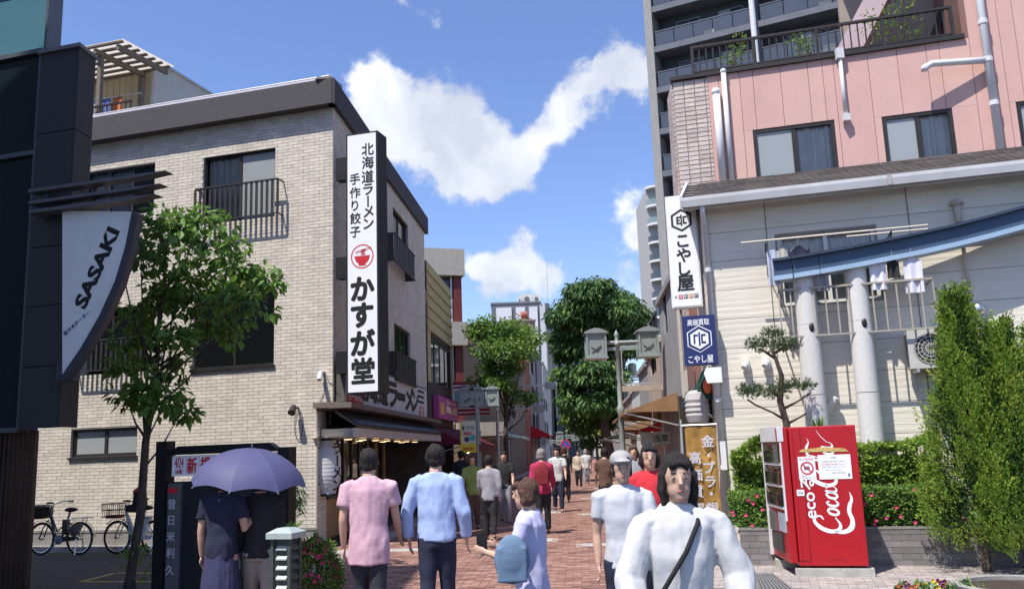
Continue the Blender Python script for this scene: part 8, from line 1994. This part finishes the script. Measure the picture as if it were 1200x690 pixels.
    if hairlen == 0: hm.ell(Hh(0, -.028, -.012), (.040*H, .032*H, .034*H), 14, 10, rot=RM_)
    else:
        zl = -.03-.06*hairlen
        hm.loft([(Hh(0, -.020, zl), .038*H, .022*H, hr), (Hh(0, -.022, zl*.5), .052*H, .036*H, hr), (Hh(0, -.016, .0), .052*H, .044*H, hr)], 16)
        for s in (-1, 1): hm.tube([Hh(s*.046, .008, .02), Hh(s*.050, .006, -.03), Hh(s*.043, .004, zl)], [.014*H, .016*H, .008*H], 8)
    hobj = remesh(hm, 'hair', HAIR[hair], t, vox*.9, 1, fold=.013, fs=(30, 30, 9))
    if cap is not None:
        cm = MB(); cm.ell(Hh(0, -.004, .045), (.056*H, .062*H, .046*H), 16, 10, rot=RM_); cm.ell(Hh(0, .055, .038), (.042*H, .04*H, .007*H), 14, 6, rot=RM_); remesh(cm, 'cap', cap, t, vox, 2)
    if face:
        for s in (-1, 1):
            m_ = MB(); m_.ell(Hh(s*.0185, .0478, .006), (.0080*H, .0028*H, .0027*H), 10, 7, rot=RM_); e = m_.build('eye', mat('eye_white', (.36, .33, .31), .5), t, smooth=True)
            m_ = MB(); m_.ell(Hh(s*.0185, .0495, .006), (.0038*H, .0022*H, .0028*H), 10, 7, rot=RM_); m_.build('iris', mat('iris_dark', (.02, .012, .01), .2), e, smooth=True)
            m_ = MB(); m_.tube([Hh(s*.010, .0515, .019), Hh(s*.020, .0500, .0215), Hh(s*.029, .0450, .018)], [.0014*H, .0017*H, .0009*H], 6); m_.build('eyebrow', HAIR['black'], t)
        m_ = MB(); m_.ell(Hh(0, .0492, -.034), (.0115*H, .0035*H, .0032*H), 12, 7, rot=RM_); m_.build('mouth', mat('lips', (.42, .13, .11), .45), t, smooth=True)
    return t, W, hL, hR, (b, r, f)
navy = cloth('navy', (.02, .024, .05)); blackc = cloth('black', (.022, .022, .025)); white = cloth('white', (.55, .55, .545), .05); denim = cloth('dark_denim', (.03, .035, .045), .3)
away = ((.12, -.12, -1), (.02, .25, -1)); fwd = ((.12, .25, -1), (.0, .75, -.8))
person(432, 8.3, 3, 1.71, 'person in a loose pink shirt and dark jeans walking away toward the ramen shop', cloth('pink', (.56, .35, .41), .08), (denim, 0, 'long'), sleeves='short', step=.045, bulk=1.12, hem=.40, armL=away, armR=fwd)
person(510, 8.5, 2, 1.73, 'person in a light blue long-sleeved shirt and navy trousers walking away', cloth('light_blue', (.34, .44, .68), .08), (navy, 0, 'long'), step=-.05, bulk=1.06, hem=.49, armL=((.3, -.05, -1), (-.05, .3, -1)), armR=((.24, -.1, -1), (.05, .3, -1)))
# young woman with a phone
T_, W_, hL, hR, (b_, r_, f_) = person(619, 6.3, -75, 1.45, 'short person with brown hair in a lavender top looking at a phone on the street', cloth('lavender', (.50, .49, .68), .08), (cloth('blue_grey_skirt', (.13, .20, .30), .15), 0, 'long'), hair='brown', hairlen=.3, sleeves='short', skirt=True, armL=((.15, .35, -1), (-.3, 1, .25)), armR=((.15, .35, -1), (-.3, 1, .3)), head_turn=-5, vox=.009, face=True, lean=.02, bulk=1.08)
pc = (hL+hR)/2+f_*.02; mb = MB(); mb.box((pc.x, pc.y, pc.z+.02), (.015, .075, .15), rz=-math.atan2(f_.x, f_.y)); tag(mb.build('smartphone', mat('phone_black', (.015, .015, .018), .2)), 'dark smartphone held by the person in the lavender top', 'phone')
def bag(name, c, size, m, label, strap=None, rz=0):
    t = thing(name, label, 'bag', (c.x, c.y, c.z-size[2]/2)); mb = MB(); mb.ell(c, (size[0]/2, size[1]/2, size[2]/2), 16, 10); mb.box((c.x, c.y, c.z-size[2]*.1), (size[0]*.82, size[1]*.8, size[2]*.7), rz); remesh(mb, 'pouch', m, t, .01, 5)
    if strap: 
        mb = MB()
        for i in range(len(strap)-1):
            pass
        mb.tube(strap, .012, 6); mb.build('strap', m, t, smooth=True)
    return t
c = W_(-.02, .10, .42); bag('shoulder_bag', at(600, 655, 6.0), (.24, .11, .32), cloth('bag_blue', (.13, .20, .29)), 'blue-grey cloth bag carried in front of the person in the lavender top', [W_(.09, .0, .82), W_(.08, .07, .70), at(600, 628, 6.0)])
# front woman in white blouse with bags
T_, W_, hL, hR, (b_, r_, f_) = person(791, 4.45, 181, 1.60, 'person in a wide white blouse with a black crossbody strap walking toward the camera', white, (blackc, 0, 'long'), hair='black', hairlen=1.2, sleeves='wide', step=.03, armL=((.36, .05, -1), (.0, .5, -.8)), armR=((.34, .1, -1), (.0, .45, -.9)), vox=.008, face=True, bulk=1.02, skirt=True)
W2 = W_; bag('crossbody_bag', W_(.17, .09, .49), (.26, .15, .2), cloth('bag_black', (.015, .015, .017)), 'black crossbody bag hanging at the hip of the white blouse wearer', [W2(-.060, -.01, .835), W2(-.045, .060, .800), W2(.0, .088, .72), W2(.07, .092, .62), W2(.15, .08, .52)])
bag('handbag', W_(-.205, .08, .47), (.26, .16, .24), cloth('bag_plum', (.02, .012, .02)), 'dark plum handbag held on the right of the white blouse wearer', [W2(-.17, .08, .52), W2(-.15, .09, .585), W2(-.2, .09, .52)])
person(727, 6.9, 178, 1.60, 'person in a pale grey tee shirt, grey cap and navy shorts walking toward the camera', cloth('pale_grey', (.52, .53, .56), .05), (navy, 0, 'short'), sleeves='short', step=.05, cap=cloth('cap_grey', (.35, .34, .33)), face=True, bulk=1.05, armL=fwd, armR=away, shoes='white')
person(760, 8.8, 182, 1.66, 'person in a bright red top standing behind the pale grey tee shirt wearer', cloth('red', (.55, .03, .04)), (blackc, 0, 'long'), hairlen=.6, step=.03, face=True)
# pair under the umbrella
T1, Wa, hLa, hRa, _ = person(262, 8.5, 6, 1.60, 'person in a navy dress walking away under the violet umbrella', cloth('navy_top', (.018, .02, .045)), (cloth('navy_violet', (.035, .035, .085)), 0, 'long'), hairlen=.9, skirt=True, step=.03, armR=((.15, .15, -1), (.05, .9, .75)), sleeves='short')
T2, Wb, hLb, hRb, _ = person(306, 8.7, 350, 1.56, 'person in black carrying a pale bag beside the umbrella holder', blackc, (cloth('beige_trousers', (.32, .28, .24)), 0, 'long'), hairlen=.5, step=.04, armR=((.12, .1, -1), (0, .5, -1)))
def umbrella():
    top = at(295, 525, 8.65); rad = .555; t = thing('umbrella', 'violet blue sun umbrella held open over the two people at lower left', 'umbrella', (top.x, top.y, hRa.z))
    UM = mat('umbrella_violet', (.105, .105, .225), .6, .08, 4, transl=.25); n = 8; mb = MB(); ax = Vector((.10, -.10, 1)).normalized(); X = ax.cross(Vector((0, 1, 0))).normalized(); Yv = ax.cross(X)
    rows = 9; sub = 5; V = []
    for j in range(rows+1):
        s = j/rows; rr = rad*math.sin(s*1.28)/math.sin(1.28); dz = -.34*(1-math.cos(s*1.28))/(1-math.cos(1.28))
        for i in range(n*sub):
            a = i/(n*sub)*2*math.pi; k = (i % sub)/sub; dip = math.sin(math.pi*k); q = rr*(1-.055*dip*s); zz = dz-.012*dip*math.sin(math.pi*s)+.035*dip*s*s; V.append(top+X*q*math.cos(a)+Yv*q*math.sin(a)+ax*zz)
    m_ = n*sub
    for sec in range(n):
        mb = MB(); vs = []; 
        for j in range(rows+1):
            for i in range(sub+1): vs.append(V[j*m_+(sec*sub+i) % m_])
        w_ = sub+1; mb.add(vs, [(j*w_+i, j*w_+i+1, (j+1)*w_+i+1, (j+1)*w_+i) for j in range(rows) for i in range(sub)]); mb.build('canopy_panel', UM, t, smooth=True)
    CHm = mat('chrome', (.6, .6, .6)); 
    for sec in range(n): mb = MB(); mb.tube([V[j*m_+sec*sub]-ax*.006 for j in range(rows+1)], .0035, 5); mb.build('rib', CHm, t); mb = MB(); e = V[rows*m_+sec*sub]; mb.tube([e, e+(e-top).normalized()*.02], .005, 5); mb.build('rib_tip', CHm, t)
    mb = MB(); mb.tube([top+ax*.05, top, hRa+(top-hRa).normalized()*-.04], .006, 6); mb.build('shaft', CHm, t); mb = MB(); p = hRa; d = (top-hRa).normalized(); mb.tube([p-d*.09, p+d*.05], .013, 8); mb.build('handle', DARKF, t)
umbrella()
bag('tote_bag', Wb(-.19, .03, .43), (.25, .12, .3), cloth('tote_pale', (.50, .54, .55)), 'pale grey tote bag hanging between the two people under the umbrella', [Wb(-.16, .03, .50), Wb(-.12, .02, .57), Wb(-.2, .02, .5)])
# farther walkers
cols = {'grey': (.3, .3, .33), 'lime': (.25, .32, .08), 'magenta': (.42, .03, .10), 'black': (.02, .02, .02), 'white': (.6, .6, .6), 'beige': (.5, .42, .33), 'navy': (.02, .03, .08), 'brown': (.12, .07, .05), 'teal': (.05, .18, .2), 'sand': (.38, .33, .26)}
crowd = [(572, 17, 5, 'grey', 'black', 'person in a grey top and black trousers left of the lavender top wearer, walking away'), (553, 19, 175, 'lime', 'brown', 'person in a lime green top near the left shop fronts'), (590, 21, 182, 'black', 'grey', 'person in all dark clothes walking toward the camera in front of the left tree'),
         (634, 18, 4, 'magenta', 'black', 'person in a magenta top with backpack walking away in the left crowd'), (652, 24, 181, 'white', 'navy', 'person in a white top and navy trousers in the mid distance'), (661, 28, 2, 'black', 'black', 'person dressed in black beside the white top walker'), (677, 37, 180, 'beige', 'black', 'person in a beige top and black trousers alone in the middle of the street'),
         (686, 40, 182, 'white', 'grey', 'person in a white top and grey trousers just right of the beige top walker'), (708, 20, 4, 'brown', 'black', 'person in a brown top walking away near the lamp post'),
         (742, 16, 184, 'grey', 'black', 'person in a grey top by the right shop fronts'), (540, 24, 3, 'black', 'navy', 'person in black and navy standing by the maroon awning'), (690, 58, 0, 'black', 'grey', 'tiny distant person in black near the large tree')]
hs_ = ['black', 'brown', 'black', 'grey']
for k, (px, Y, hd, c1, c2, lb) in enumerate(crowd):
    person(px, Y, hd, 1.58+.03*(k*7 % 6), lb, cloth(c1, cols[c1]), (cloth(c2, cols[c2]), 0, 'long'), hair=hs_[k % 4], hairlen=.6*(k % 2), step=.05*(-1)**k, vox=.02 if Y < 26 else .03, sleeves='short' if k % 3 else 'long', group='walkers farther down the street', armL=away if k % 2 else fwd, armR=fwd if k % 2 else away)
b = col_at(634, 17.86); mb = MB(); mb.ell((b.x, b.y-.17, 1.18), (.16, .1, .23), 14, 10); mb.box((b.x, b.y-.2, 1.1), (.24, .12, .24)); t = thing('backpack', 'dark red backpack on the magenta top walker', 'bag', (b.x, b.y-.2, 1)); remesh(mb, 'bag_shell', cloth('dark_red_bag', (.2, .02, .03)), t, .02, 4)
